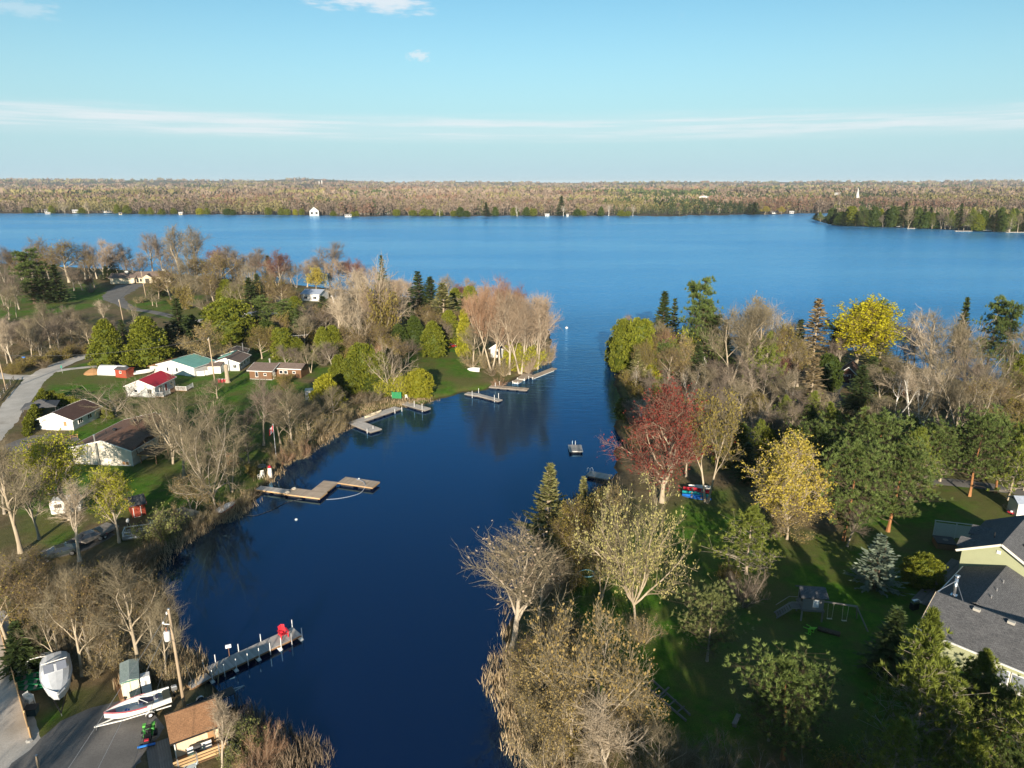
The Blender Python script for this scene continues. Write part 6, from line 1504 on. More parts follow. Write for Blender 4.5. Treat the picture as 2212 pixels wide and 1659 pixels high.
# rear two-storey block with a gable towards the camera
RZ = 5.15; RX = 2.0; GY = 17.5
MB().prism([(-1.8, 0), (6.6, 0), (6.6, RZ - .3), (RX, RZ + 2.05), (-1.8, RZ)], GY, 28).build('rear_wall', SD_GREEN, e)
roof_obj('rear_roof', [[(-2.3, GY - .5, RZ - .15), (RX, GY - .5, RZ + 2.25), (RX, 28.4, RZ + 2.25), (-2.3, 28.4, RZ - .15)]], SH_GREY, e)
roof_obj('rear_roof', [[(RX, GY - .5, RZ + 2.25), (7.2, GY - .5, RZ - .65), (7.2, 28.4, RZ - .65), (RX, 28.4, RZ + 2.25)]], SH_GREY, e)
MB().beam((-2.3, GY - .54, RZ - .22), (RX, GY - .54, RZ + 2.18), .06, .26).beam((RX, GY - .54, RZ + 2.18), (7.2, GY - .54, RZ - .72), .06, .26).build('fascia', paint('cream_trim', (.74,.70,.60)), e)
for y0, y1 in ((18.0, 20.6), (22.5, 25.1)):
    ym = (y0 + y1) / 2
    roof_obj('dormer_roof', [[(-2.6, y0, RZ - .1), (-2.6, ym, RZ + .75), (-.3, ym, RZ + .95), (-1.6, y0, RZ + .2)], [(-2.6, ym, RZ + .75), (-2.6, y1, RZ - .1), (-1.6, y1, RZ + .2), (-.3, ym, RZ + .95)]], SH_GREY, e)
for y in (20.5, 24.0): MB().lathe((RX + 1.6, y, RZ + 1.35), [(.32,0),(.3,.18),(.05,.24)], 10).build('roof_vent', BLACK, e)
MB().tube((.6, 20, RZ + 1.3), (.6, 20, RZ + 2.2), .06).build('vent_pipe', BLACK, e); MB().box((RX - .2, GY - .04, RZ + 1.0), (.4, .08, .4)).build('gable_vent', TRIM, e)
# flue with guy rods
fx, fy = .6, 6.9
fl = MB().tube((fx, fy, EV + .5), (fx, fy, EV + 3.5), .17, n=12).tube((fx, fy, EV + 3.5), (fx, fy, EV + 3.75), .26, n=12).tube((fx, fy, EV + 2.4), (fx, fy, EV + 2.5), .2, n=12).build('flue', CHROME, e, True)
MB().path([(fx, fy, EV + 3.1), (-.4, RD - .1, EV + RR + .1)], .035).build('brace', STEEL, fl); MB().path([(fx, fy, EV + 3.1), (2.0, RD - .1, EV + RR + .1)], .035).build('brace', STEEL, fl)
MB().box((fx, fy, EV + 1.2), (.6, .6, .4)).build('flashing', CHROME, fl)
# low side deck and hot tub with its screen
dkk = empty('side_deck', (0,0,0)); dkk.parent = e
plank_deck(dkk, -4.2, -2.0, 10, 24, .35, GREYW, .2, 'y')
p = gl(2038, 1180)
ht = empty('hot_tub', p, -.25, 'dark covered hot tub beside the slatted privacy screen', 'hot tub')
MB().box((0,0,.42), (2.3,2.2,.84)).build('cabinet', BRNW, ht, bevel=.08); MB().box((0,0,.9), (2.4,2.3,.14)).build('cover', paint('dark_cover', (.05,.05,.055)), ht, bevel=.05); MB().lathe((.1,0,.98), [(.35,0),(.35,.03)], 10).build('cover_disc', GREYW, ht)
p = gl(2056, 1163)
fs = empty('privacy_screen', p, -.3, 'tall white slatted privacy screen beside the hot tub', 'screen')
sl_me = MB().box((0,0,0), (4.6,.03,.11)).mesh('slat'); sl_me.materials.append(paint('pale_fence', (.46,.47,.42)))
for k in range(13):
    o = link_mesh('slat', sl_me, None, fs); o.location = (0, -.06, .25 + k * .15)
for x in (-2.3, .3, 2.3): MB().beam((x,0,0), (x,0,2.35), .12).build('post', paint('pale_fence', (.46,.47,.42)), fs)
MB().beam((-2.4,0,2.38), (2.4,0,2.38), .14, .08).build('top_rail', paint('pale_fence', (.46,.47,.42)), fs)
p = gl(2212, 1118)
sh_ = empty('shed', p, -.1, 'white garden shed with blue-grey roof at the right edge', 'shed')
MB().box((0,1.2,1.1), (2.2,2.4,2.2)).build('wall', SD_WHITE, sh_); roof_obj('roof', [[(-1.3,-.2,2.2),(1.3,-.2,2.2),(1.3,1.2,2.9),(-1.3,1.2,2.9)], [(-1.3,1.2,2.9),(1.3,1.2,2.9),(1.3,2.6,2.2),(-1.3,2.6,2.2)]], SH_BLUE, sh_); MB().box((-.4,-.03,.95), (.85,.05,1.8)).build('door', TRIM, sh_)
# house behind the camera whose shade falls across the yard
e, W_, L = house('lane_house', 'beige house beside the yard, behind the viewpoint', (300,2750), (540,2750), 9, 4.6, 3.2, 'y', SD_BEIGE, SH_BROWN, ridge_at=.2, openings=[('near', 0, 1, 1.4, 1.2)], z=1.0)
e.location = (-32.4 + W_/2, 22.0, .9); e.rotation_euler[2] = 0
# ------------------------------------------------------------------ docks, boats, cars, poles and small things
PLK = wood('dock_plank', (.42, .39, .36), (.58, .545, .51), axis=1); PLKW = wood('warm_dock_plank', (.42, .33, .25), (.55, .45, .355), axis=1); FLOATW = paint('white_float', (.74, .74, .72), .4); FLOATB = paint('black_float', (.03, .03, .035), .5)
PIPE = paint('white_pipe', (.72, .72, .72), .4); ROPE = paint('blue_grey_hose', (.30, .33, .40), .6)
def dock_section(parent, P0, P1, P3, z=.5, pw=.15, mat=PLK, side=BRNW, float_mat=FLOATB):
    """deck rectangle: edge P0-P1 (picture points), far edge through P3; cross planks, each an object"""
    a, b, c = Vector((*g(*P0, z), z)), Vector((*g(*P1, z), z)), Vector((*g(*P3, z), z))
    d = (b - a); L = d.length; d.normalize(); nrm = Vector((-d.y, d.x, 0)); w = (c - a).dot(nrm)
    if w < 0: a, b = b, a; d = -d; nrm = -nrm; w = -w
    n = max(2, int(round(L / pw))); st = L / n
    me = MB().box((0,0,0), (st - .014, w, .04)).mesh('plank'); me.materials.append(mat)
    ang = math.atan2(d.y, d.x)
    for i in range(n):
        o = link_mesh('plank', me, None, parent)
        p = a + d * (i + .5) * st + nrm * w / 2
        o.location = (p.x, p.y, z + RND.uniform(-.005, .005)); o.rotation_euler = (0, 0, ang + RND.gauss(0, .002))
    for f in (.03, .97):
        q0 = a + nrm * w * f; q1 = b + nrm * w * f
        MB().beam(q0 - Vector((0,0,.12)), q1 - Vector((0,0,.12)), .07, .2).build('stringer', side, parent)
    for q in (a, b): MB().beam(q - Vector((0,0,.12)), q + nrm * w - Vector((0,0,.12)), .07, .2).build('end_board', side, parent)
    if float_mat:
        k = max(1, int(L / 2.2))
        for i in range(k):
            p = a + d * (i + .5) * L / k + nrm * w / 2
            MB().box((p.x, p.y, .05), (L / k * .7, w * .82, .5), ang).build('float', float_mat, parent)
    return a, b, d, nrm, w
def post(parent, p, z0, z1, r=.045, mat=PIPE, name='post'): MB().tube((p[0], p[1], z0), (p[0], p[1], z1), r, n=8).build(name, mat, parent)
DG = 'docks along the channel'
# long dock with the red chair
e = empty('long_dock', (0,0,0), 0, 'long narrow grey dock with white pipe posts and a red chair', 'dock', DG)
a, b, d, nr, w = dock_section(e, (458,1463), (651.5,1371.5), (441.5,1442.5), .55, .15, float_mat=None)
dock_section(e, (414,1487), (457,1463.5), (399,1478), .62, .15, float_mat=None)
n = 8
for i in range(n + 1):
    f = i / n
    for s_, off in ((0, -.08), (1, w + .08)):
        if s_ == 1 and i % 2 == 0 and i not in (0, n): continue
        p = a + d * ((b - a).length * f) + nr * off
        post(e, p, -1.5, 1.45)
    if i % 2 == 0 or i == n:
        p = a + d * ((b - a).length * f * .99) + nr * (-.25)
        MB().tube((p.x, p.y, .02), (p.x + nr.x * .9, p.y + nr.y * .9, .02), .2, n=12).build('float', FLOATW, e, True)
for f in (.25, .5, .75): MB().box(a + d * ((b-a).length * f) + nr * w / 2 - Vector((0,0,.35)), (w * .9, .4, .4), math.atan2(d.y, d.x) + math.pi/2).build('float', FLOATB, e)
# mailbox-like white box on the dock edge
p = a + d * 2.6 + nr * (w - .15)
mb = empty('box_on_post', (p.x, p.y, .57), .4, 'white box on a rusty post at the start of the long dock', 'box')
MB().tube((0,0,0), (0,0,1.15), .04).build('post', paint('rust', (.22,.10,.05)), mb); MB().box((0,0,1.25), (.55,.3,.18)).tube((-.275,0,1.34), (.275,0,1.34), .15, n=12).build('box', PIPE, mb)
# red adirondack chair
def adirondack(loc, rz, label, mat):
    e = empty('adirondack_chair', loc, rz, label, 'chair')
    for k in range(6): MB().box((0, -.28 + k * .1, .36 - k * .022), (.54, .085, .025)).build('seat_slat', mat, e)
    for k in range(5):
        x = (k - 2) * .115; hh = .78 - abs(k - 2) * .06
        MB().beam((x * .85, .22, .25), (x * 1.12, .52, .25 + hh), .1, .022).build('back_slat', mat, e)
    for s_ in (-1, 1):
        MB().box((s_ * .36, -.02, .58), (.14, .78, .028)).build('arm', mat, e)
        MB().beam((s_ * .33, -.32, 0), (s_ * .33, -.32, .57), .09, .03).build('front_leg', mat, e)
        MB().beam((s_ * .29, -.34, .34), (s_ * .29, .62, .04), .03, .13).build('rear_leg', mat, e)
        MB().beam((s_ * .33, .3, .2), (s_ * .33, .34, .57), .05, .03).build('arm_support', mat, e)
    MB().box((0, .38, .62), (.66, .03, .07)).build('back_rail', mat, e)
    return e
p = a + d * ((b-a).length - 1.55) + nr * (w * .55)
adirondack((p.x, p.y, .575), 0.65, 'red adirondack chair near the end of the long dock', paint('red_plastic', (.62, .025, .04), .4)).scale = (1.18, 1.18, 1.18)
# L-shaped dock, four sections
e = empty('l_shaped_dock', (0,0,0), 0, 'large warm-brown dock with a bend and a hose lying across it', 'dock', DG)
dock_section(e, (552,1057), (618,1066), (560,1049), .52, .16, PLK, PINEW)
A1 = dock_section(e, (614,1067), (690,1076.5), (637,1054.5), .56, .16, PLKW, PINEW, FLOATB)
A2 = dock_section(e, (690.5,1075), (731,1041.5), (676,1056.5), .57, .16, PLKW, PINEW, FLOATB)
A3 = dock_section(e, (729,1042.6), (804,1053.5), (746,1030), .58, .16, PLKW, PINEW, FLOATB)
for q in ((621,1064), (635,1056)):
    pp = Vector((*g(*q, .6), .6)); m = MB(); mm = [(pp.x + .28 * math.cos(t_ * .5236), pp.y + .28 * math.sin(t_ * .5236), .67) for t_ in range(13)]; m.path(mm, .09, 8); o = m.build('tyre_ring', paint('pale_tyre', (.55,.50,.42)), None, True); tag(o, 'pale round tyre ring on the bent dock, ' + ('nearer the water' if q[0] < 625 else 'farther back'), 'tyre', 'tyre rings on the dock')
hp = [Vector((*g(773, 1036, .62), .68)), Vector((*g(785, 1041, .62), .66)), Vector((*g(789, 1048, .62), .64)), Vector((*g(787, 1055, .3), .3)), Vector((*g(778, 1065, .05), .05)), Vector((*g(757, 1072, .05), .05)), Vector((*g(730, 1077, .05), .05)), Vector((*g(705, 1079, .05), .05))]
def smooth(pts, k=5):
    out = []
    for i in range(len(pts) - 1):
        p0, p1, p2, p3 = pts[max(i-1,0)], pts[i], pts[i+1], pts[min(i+2,len(pts)-1)]
        for j in range(k):
            s = j / k; out.append(.5 * ((2*p1) + (-p0+p2)*s + (2*p0-5*p1+4*p2-p3)*s*s + (-p0+3*p1-3*p2+p3)*s**3))
    return out + [pts[-1]]
tag(MB().path(smooth(hp), .05).build('hose', ROPE, None, True), 'pale hose trailing from the bent dock into the water', 'hose')
hp = [Vector((*g(653, 1078, .05), .05)), Vector((*g(620, 1085, .05), .05)), Vector((*g(590, 1100, .05), .05)), Vector((*g(553, 1113, .05), .05)), Vector((*g(520, 1112, .1), .1))]
tag(MB().path(smooth(hp), .04).build('pipe', paint('dark_hose', (.08,.085,.09)), None, True), 'dark hose floating from the bent dock to the reeds', 'hose')
pp = g(774, 1035, .62); lamp = empty('coiled_valve', (pp[0], pp[1], .6), 0, 'small white fitting with coiled hose on the bent dock', 'fitting'); MB().lathe((0,0,0), [(.3,0),(.34,.06),(.2,.1)], 10).build('coil', ROPE, lamp); MB().lathe((.15,-.1,.08), [(.1,0),(.12,.14),(.03,.2)], 10).build('cap', FLOATW, lamp, True)
# second bank dock with kayak
e = empty('corner_dock', (0,0,0), 0, 'grey angled dock with a cream kayak lying on it', 'dock', DG)
dock_section(e, (750,913), (800,933.5), (772,905.5), .5, .2, PLK, GREYW); dock_section(e, (772,915), (868,882), (764,908), .52, .2, PLK, GREYW)
for q in ((793,931), (806,926), (868,884), (853,888)): post(e, g(*q, .5), -.8, 1.0, .06)
e = empty('plank_dock', (0,0,0), 0, 'grey dock with tall white posts beside the angled dock', 'dock', DG)
dock_section(e, (843,866), (915,886), (856,861), .5, .2, PLK, GREYW); dock_section(e, (893,880), (917,886.5), (904,875), .54, .2, PLK, GREYW)
for q in ((895,880), (912,886)): post(e, g(*q, .4), -.8, 1.9, .05)
e = empty('narrow_dock', (0,0,0), 0, 'narrow grey dock with slim posts below the lawn', 'dock', DG)
dock_section(e, (1003,851), (1030,855), (1010,846.5), .5, .2, PLK, GREYW); dock_section(e, (1024,853), (1076,866.5), (1033,850), .5, .2, PLK, GREYW)
for q in ((1068,865), (1077,861), (1020,856), (1034,850)): post(e, g(*q, .4), -.8, 1.7, .05)
e = empty('long_low_dock', (0,0,0), 0, 'long pale dock below the wooded point', 'dock', DG)
dock_section(e, (1056,836), (1138,843), (1060,831.5), .5, .2, PLKW, GREYW)
for q in ((1070,836), (1079,833)): post(e, g(*q, .4), -.8, 1.5, .05)
for nm, P0, P1, P3, lab in (('square_dock', (1106,824), (1120,826), (1107,818), 'small square dock under the bare point trees'), ('box_dock', (1116,817), (1135,819), (1124,806), 'pale square dock with white bumpers at the point'), ('finger_dock', (1141,814), (1152,816), (1156,788), 'tan finger dock at the tip of the wooded point')):
    e = empty(nm, (0,0,0), 0, lab, 'dock', DG)
    A = dock_section(e, P0, P1, P3, .5, .25, PLKW, GREYW, FLOATW)
    for s_ in (.1, .9): post(e, A[0] + A[2] * ((A[1]-A[0]).length * s_), -.6, .7, .07, FLOATW, 'bumper')
# swimming raft
e = empty('swim_raft', (0,0,0), 0, 'small grey swimming raft with white ladder in mid-channel', 'raft')
a, b, d, nr, w = dock_section(e, (1230.5,974.5), (1259,974.5), (1231,961), .55, .2, PLK, FLOATW, FLOATB)
c = a + d * 1.05 + nr * (w - .05)
m = MB()
for x in (-.3, .3): m.path([(c.x + x, c.y, .5), (c.x + x, c.y, 1.25), (c.x + x * .9, c.y + .25, 1.35), (c.x + x * .9, c.y + .35, .2)], .035)
m.build('ladder', PIPE, e, True)
# right-bank dock with ladder rails
e = empty('ladder_dock', (0,0,0), 0, 'grey dock with curved ladder rails half hidden by budding tree', 'dock', DG)
a, b, d, nr, w = dock_section(e, (1265,1026.5), (1313,1036), (1276,1017), .5, .2, PLK, GREYW)
c = Vector((*g(1277,1022,.5), .5)); m = MB()
for x in (-.3, .3): m.path([(c.x + x, c.y, .5), (c.x + x, c.y, 1.2), (c.x + x - .15, c.y + .2, 1.45), (c.x + x - .35, c.y + .3, 1.3), (c.x + x - .4, c.y + .35, .3)], .035)
m.build('ladder_rail', PIPE, e, True)

# ---- boats
BW = paint('boat_white', (.78, .77, .74), .3, spec=.5); BRED = paint('boat_red', (.45, .03, .05), .35); BBLUE = paint('boat_blue', (.02, .16, .55), .35); BTEAL = paint('boat_teal', (.02, .34, .38), .35); BGRN = paint('boat_green', (.015, .20, .075), .5); WRAP = paint('shrink_wrap', (.58, .60, .63), .3, spec=.5, var=.3); CREAM = paint('cream_plastic', (.62, .54, .40), .5); TARP = paint('grey_tarp', (.30, .31, .32), .6, var=.4); TANTARP = paint('tan_tarp', (.52, .44, .33), .7, var=.35)
def hull_rings(L, Wd, H, stern=.92, wall=.07, floor=.22, n=9, both=False):
    out = []; ins = []
    for i in range(n):
        f = i / (n - 1); y = f * L
        k = (math.sin(math.pi * min(max(f, .02), .98)) ** .7) if both else (stern + (1 - stern) * min(1, f * 3)) * (1 - max(0, (f - .42) / .58) ** 2.3) 
        k = max(k, .04); hw = Wd / 2 * k; sheer = H * (1 + .22 * f * f) if not both else H * (1 + .5 * (2 * f - 1) ** 4)
        keel = .0 + (max(0, f - .7) / .3) ** 2 * H * (.5 if not both else .3)
        out.append([(-hw, y, sheer), (-hw * .82, y, keel + H * .3), (0, y, keel), (hw * .82, y, keel + H * .3), (hw, y, sheer), (hw * .9 - wall * .4, y, sheer), (hw * .72, y, max(keel + .12, H * floor)), (-hw * .72, y, max(keel + .12, H * floor)), (-hw * .9 + wall * .4, y, sheer)])
    return out
def boat(name, loc, rz, label, L=5.0, Wd=1.9, H=.8, hull=BW, cat='boat', z=.0, group=None):
    e = empty(name, loc, rz, label, cat, group)
    MB().loft(hull_rings(L, Wd, H)).build('hull', hull, e, loc=(0,0,z))
    return e
def trailer(e, L, z, mat=BW, wheels=.35, w=1.7):
    MB().beam((-w*.42, .1, z), (-w*.25, L * .75, z), .09).beam((w*.42, .1, z), (w*.25, L * .75, z), .09).beam((-w*.25, L*.75, z), (0, L + .9, z), .09).beam((w*.25, L*.75, z), (0, L + .9, z), .09).beam((-w*.5, L*wheels, z), (w*.5, L*wheels, z), .08).build('trailer_frame', mat, e)
    for s_ in (-1, 1):
        wh = MB().tube((s_*w*.52 - .09, L*wheels, .3), (s_*w*.52 + .09, L*wheels, .3), .3, n=16).build('wheel', BLACK, e, True); MB().tube((s_*w*.52 - .1, L*wheels, .3), (s_*w*.52 + .1, L*wheels, .3), .16, n=12).build('rim', PIPE, wh)
        MB().loft([[(s_*w*.52 + dx, L*wheels + .38 * math.cos(t_), .3 + r_ * math.sin(t_)) for dx, r_ in ((-.12, .36), (.12, .36), (.12, .39), (-.12, .39))] for t_ in [math.pi * q / 6 for q in range(7)]]).build('fender', mat, e)
    MB().tube((0, L + .75, 0), (0, L + .75, z), .04).build('jack', STEEL, e)
def outboard(e, y, z, mat=None):
    ob = MB().loft([[(x * k, y - .15 + dy * k, z + zz_) for x, dy in ((-.17,-.28),(.17,-.28),(.17,.2),(-.17,.2))] for zz_, k in ((.25,.75),(.4,1),(.65,1),(.75,.7))]).build('outboard_motor', mat or STEEL, e)
    MB().box((0, y - .1, z - .1), (.12, .16, .75)).build('motor_leg', BLACK, ob)
# open motor boat on its trailer
bow, stern = gl(250, 1566), gl(372, 1526)
ax = Vector((bow.x - stern.x, bow.y - stern.y, 0)); L = 5.4; rz = math.atan2(ax.y, ax.x) - math.pi / 2
e = boat('motor_boat', (stern.x, stern.y, .98), rz, 'open white motor boat with red bow on a white trailer', L, 2.0, .85, BW, z=.5)
for sg in (1, -1):
    MB().loft([[(sg*r_[0][0]*q, r_[0][1], r_[0][2] + .5 + dz) for q, dz in ((1.0,.03),(1.03,.02),(1.0,-.12),(.96,-.1))] for r_ in hull_rings(L, 2.0, .85)[3:]]).build('red_stripe', paint('faded_red', (.42,.09,.11), .4), e)
MB().box((0, 4.75, 1.3), (.5, .55, .06)).build('bow_deck', paint('faded_red', (.42,.09,.11), .4), e)
for y in (1.2, 2.5): MB().box((0, y, 1.08), (1.45, .35, .1)).build('bench', BW, e)
MB().box((-.25, 3.6, 1.0), (.4, .38, .45)).build('seat', BBLUE, e, bevel=.06); MB().loft([[(x + .3, y, 1.18 + .12 * math.sin(y * 3)) for x in (-.3, .35)] + [(x + .3, y, 1.05) for x in (.35, -.3)] for y in (1.0, 1.5, 2.0, 2.6)]).build('folded_tarp', paint('navy_tarp', (.02,.025,.06), .8), e)
MB().path([(-.6, 1.9, 1.45), (.5, 2.7, 1.5)], .03).build('oar', PIPE, e); outboard(e, -.2, 1.15); MB().box((0, .35, 1.15), (1.2, .6, .3)).build('battery_box', paint('dark_olive', (.06,.065,.05)), e); trailer(e, L, .4)
# wrapped cruiser
st, bw = gl(122, 1470), gl(127, 1548); st = gl(124, 1490)
bw = Vector((*g(130, 1524, 1.6), 0)); st = Vector((*g(122, 1441, 1.9), 0)); ax = bw - st
e = boat('wrapped_boat', (bw.x - ax.normalized().x*6.4, bw.y - ax.normalized().y*6.4, .98), math.atan2(ax.y, ax.x) - math.pi/2, 'large motor boat wrapped in white plastic on the grass', 6.4, 2.7, 1.25, WRAP, z=.55)
def cover(e, L, Wd, zs, prof, mat, name='cover'):
    rings = []
    for f, k, hgt in prof:
        rings.append([(Wd/2*k*c_, f*L, zs + hgt * s_) for c_, s_ in ((-1,0),(-.86,.55),(-.5,.92),(0,1),(.5,.92),(.86,.55),(1,0))])
    return MB().loft(rings).build(name, mat, e, False)
cover(e, 6.4, 2.62, 1.78, [(-.01,.9,.55),(.22,1,.62),(.34,1.0,.95),(.46,1,1.15),(.58,.94,.75),(.75,.78,.42),(.9,.48,.2),(1.0,.08,.05)], WRAP)
for x, w in ((-.55,.8),(.5,.8)): MB().box((x, 3.25, 2.78), (w, .9, .04), M=Matrix.Rotation(-.45, 3, 'X')).build('windscreen_pane', paint('dim_pane', (.20,.22,.27), .25), e)
MB().path([(-1.1, 1.6, 2.35), (-1.0, 2.4, 2.9), (1.0, 2.4, 2.9), (1.1, 1.6, 2.35)], .05).build('frame_rib', BW, e); outboard(e, -.25, 1.4, BLACK); trailer(e, 6.4, .42, BLACK, w=2.0)
# white tubular arch behind it
p = gl(98, 1452); e = empty('boat_canopy', (p.x, p.y, p.z), .3, 'white tubular boat canopy frame behind the wrapped boat', 'canopy frame')
for k in range(3): MB().path(smooth([Vector((-1.6, k*.45, 0)), Vector((-1.5, k*.45, 1.2)), Vector((-.9, k*.45, 1.75 - k*.1)), Vector((.9, k*.45, 1.75 - k*.1)), Vector((1.5, k*.45, 1.2)), Vector((1.6, k*.45, 0))]), .06).build('hoop', BW, e, True)
MB().path([(-1.5,-.1,1.2), (-1.5,1.1,1.2)], .05).path([(1.5,-.1,1.2), (1.5,1.1,1.2)], .05).build('tie_bar', BW, e)
def canoe(name, loc, rz, label, mat, L=4.6, tilt=0.0, group=None, Wd=.8, flip=False, z=.0):
    e = empty(name, loc, rz, label, 'canoe' if name == 'canoe' else 'kayak', group)
    e.rotation_euler = (0, tilt + (math.pi if flip else 0), rz)
    MB().loft(hull_rings(L, Wd, .36, both=True, n=11)).build('hull', mat, e)
    MB().box((0, L*.33, .3), (Wd*.7, .25, .04)).build('seat', GREYW, e); MB().box((0, L*.66, .3), (Wd*.7, .25, .04)).build('seat', GREYW, e)
    return e
# kayak on the angled dock
c0 = Vector((*g(788, 904, .56), .56)); c1 = Vector((*g(828, 889, .56), .56)); ax = c1 - c0
canoe('kayak', c0, math.atan2(ax.y, ax.x) - math.pi/2, 'cream kayak lying on the angled dock', CREAM, 5.0, Wd=1.0)
# canoes by the forked tree on the right bank
for k, (u, v, mat, lab) in enumerate([(1474,1072,BBLUE,'blue canoe nearest the forked tree on the right bank'),(1474,1067,BTEAL,'teal canoe between the blue and red canoes'),(1476,1060,BRED,'red canoe behind the teal one under the red-budded tree')]):
    p = gl(u, v); p2 = gl(u + 42, v + 6); ax = p2 - p
    canoe('canoe', (p.x, p.y, p.z + .05 + k * .12), math.atan2(ax.y, ax.x) - math.pi/2, lab, mat, 4.4, tilt=.5, group='canoes on the right bank')
p = gl(1488, 1056); boat('rowing_boat', (p.x, p.y, p.z), -1.7, 'white rowing boat behind the coloured canoes', 3.6, 1.3, .5, BW)
# leaning hulls and covered boats by the reeds
for u, v, rz, mat, L, lab in ((398,1122,.5,TANTARP,3.4,'tan upturned boat leaning beside the bare trees'),(425,1118,1.15,TANTARP,4.0,'second tan upturned boat lying near the reeds'),(469,1112,-.35,WRAP,4.2,'grey-covered red boat pulled up beside the reeds')):
    p = gl(u, v); e = empty('covered_boat', (p.x, p.y, p.z + .05), rz, lab, 'boat', 'covered boats on the left bank')
    MB().loft(hull_rings(L, 1.5, .5)).build('hull', BRED if 'red' in lab else mat, e); cover(e, L, 1.5, .5, [(0,.95,.3),(.3,1,.42),(.6,.9,.38),(.85,.55,.25),(1,.1,.12)], mat)
# raft on a trailer, old pontoon
p = gl(238, 1150); e = empty('flat_trailer', p, 2.75, 'old grey wooden raft sitting on a boat trailer', 'trailer')
plank_deck(e, -1.3, 1.3, -.6, 4.6, 1.0, GREYW, .2, 'x'); MB().box((0, 2, .86), (2.5, 5.1, .22)).build('raft_frame', GREYW, e); trailer(e, 4.6, .45, BLACK, w=2.0)
p = gl(279, 1140); e = empty('outboard_stand', p, .3, 'white outboard motor on a stand beside the raft', 'outboard motor'); outboard(e, 0, .7, BW); MB().path([(-.3,0,0), (0,0,1.0), (.3,0,0)], .04).build('stand', STEEL, e)
p = gl(268, 1163); e = empty('pontoon_boat', p, -1.25, 'small pontoon boat with railings near the reeds', 'boat')
for s_ in (-.75, .75): MB().tube((s_, 0, .3), (s_, 3.6, .3), .26, n=12).build('pontoon', STEEL, e, True)
MB().box((0, 1.8, .6), (1.9, 3.6, .08)).build('deck', DECKW, e); railing(e, [(-.9, .1, .64), (.9, .1, .64), (.9, 3.4, .64)], .6, PIPE, .9); railing(e, [(-.9, .1, .64), (-.9, 3.4, .64)], .6, PIPE, .9)
p = gl(322, 1135); e = empty('skiff', p, -1.1, 'pale green skiff half hidden by the willow shrub', 'boat'); MB().loft(hull_rings(3.6, 1.3, .5)).build('hull', paint('pale_green', (.42,.50,.40)), e)
p = gl(522, 802); boat('motor_boat', (*gl(288, 812).xy, 1.0), -.9, 'white speedboat parked between red shed and teal cottage', 5, 1.9, .7, BW, z=.4)
p = gl(1036, 803); e = empty('upturned_boat', p, 1.3, 'white upturned rowing boat on the point lawn', 'boat'); e.rotation_euler = (0, math.pi * .8, 1.3); e.location.z += .75; MB().loft(hull_rings(3.4, 1.3, .5)).build('hull', BW, e)
# ---- cars
def car(loc, rz, label, body, L=4.7):
    e = empty('parked_car', loc, rz, label, 'car')
    s = L / 4.7
    prof = [(-2.3,.38),(-2.34,.62),(-2.2,.86),(-1.45,.95),(1.0,.95),(2.0,.8),(2.32,.62),(2.34,.36)]
    MB().prism([(x*s, z_) for x, z_ in prof], -.88, .88).build('body', body, e, bevel=.09)
    m = MB(); cab = lambda z_, x0, x1, w: [(x0*s, -w, z_), (x1*s, -w, z_), (x1*s, w, z_), (x0*s, w, z_)]
    m.loft([cab(.93, -1.75, 1.15, .80), cab(1.40, -.95, .25, .60)]); gl_ = m.build('windows', GLASS, e)
    MB().loft([cab(1.395, -1.02, .32, .62), cab(1.45, -.85, .15, .55)]).build('roof', body, e, bevel=.02)
    for s_ in (-1, 1):
        for x0, x1, zt in ((-1.75, -.97, .93), (1.15, .27, .93), (-.32, -.32, .93)): MB().beam((x0*s, s_*.80, zt), (x1*s, s_*.615, 1.4), .06, .05).build('pillar', body, e)
        MB().box((.75*s, s_*.95, 1.0), (.12, .16, .12)).build('mirror', body, e)
        for x in (-1.42, 1.42):
            wh = MB().tube((x*s, s_*.74, .33), (x*s, s_*.92, .33), .33, n=18).build('wheel', BLACK, e, True); MB().tube((x*s, s_*.76, .33), (x*s, s_*.935, .33), .22, n=10).build('rim', STEEL, wh)
        MB().box((2.28*s, s_*.62, .68), (.12, .36, .14)).build('headlight', PIPE, e); MB().box((-2.3*s, s_*.62, .74), (.08, .36, .14)).build('tail_light', BRED, e)
        MB().box((.15*s, s_*.885, .78), (.16, .03, .03)).build('door_handle', STEEL, e)
    MB().box((2.36*s, 0, .48), (.06, .5, .12)).build('number_plate', PIPE, e)
    return e
f0, r0 = gl(101, 1214), gl(155, 1199); ax = r0 - f0
car(((f0 + r0) / 2 + Vector((-.35, .45, .03))), math.atan2(ax.y, ax.x) + math.pi, 'dark green-grey saloon car on the gravel under bare trees', paint('car_dark', (.035, .045, .045), .25, spec=.6))
f0 = gl(150, 1188); car(f0 + Vector((1.2, 2.0, .03)), math.atan2(ax.y, ax.x) + math.pi + .15, 'second dark car half hidden behind the saloon', paint('car_grey', (.06, .06, .07), .25, spec=.6))
p = gl(972, 752); car(p + Vector((0,0,.03)), .6, 'dark red car parked beside the tall cedars', paint('car_red', (.22, .012, .015), .25, spec=.6))
# camper behind the lime tree
p = gl(148, 1108); e = empty('camper', p, .35, 'small white camper trailer behind the lime-yellow tree', 'camper')
MB().prism([(-1.9,.45),(1.8,.45),(2.0,.9),(1.95,2.1),(1.6,2.5),(-1.7,2.5),(-2.0,2.2)], -1.0, 1.0).build('body', BW, e, bevel=.08); MB().box((-.9,-1.02,1.7), (.9,.05,.55)).build('window', DKWIN, e); MB().box((.7,-1.02,1.35), (.65,.05,1.6)).build('door', TRIM, e)
for s_ in (-1, 1): MB().tube((0, s_*.85, .3), (0, s_*1.0, .3), .3, n=16).build('wheel', BLACK, e)
MB().beam((1.9,0,.45), (3.0,0,.42), .1).build('drawbar', BLACK, e)
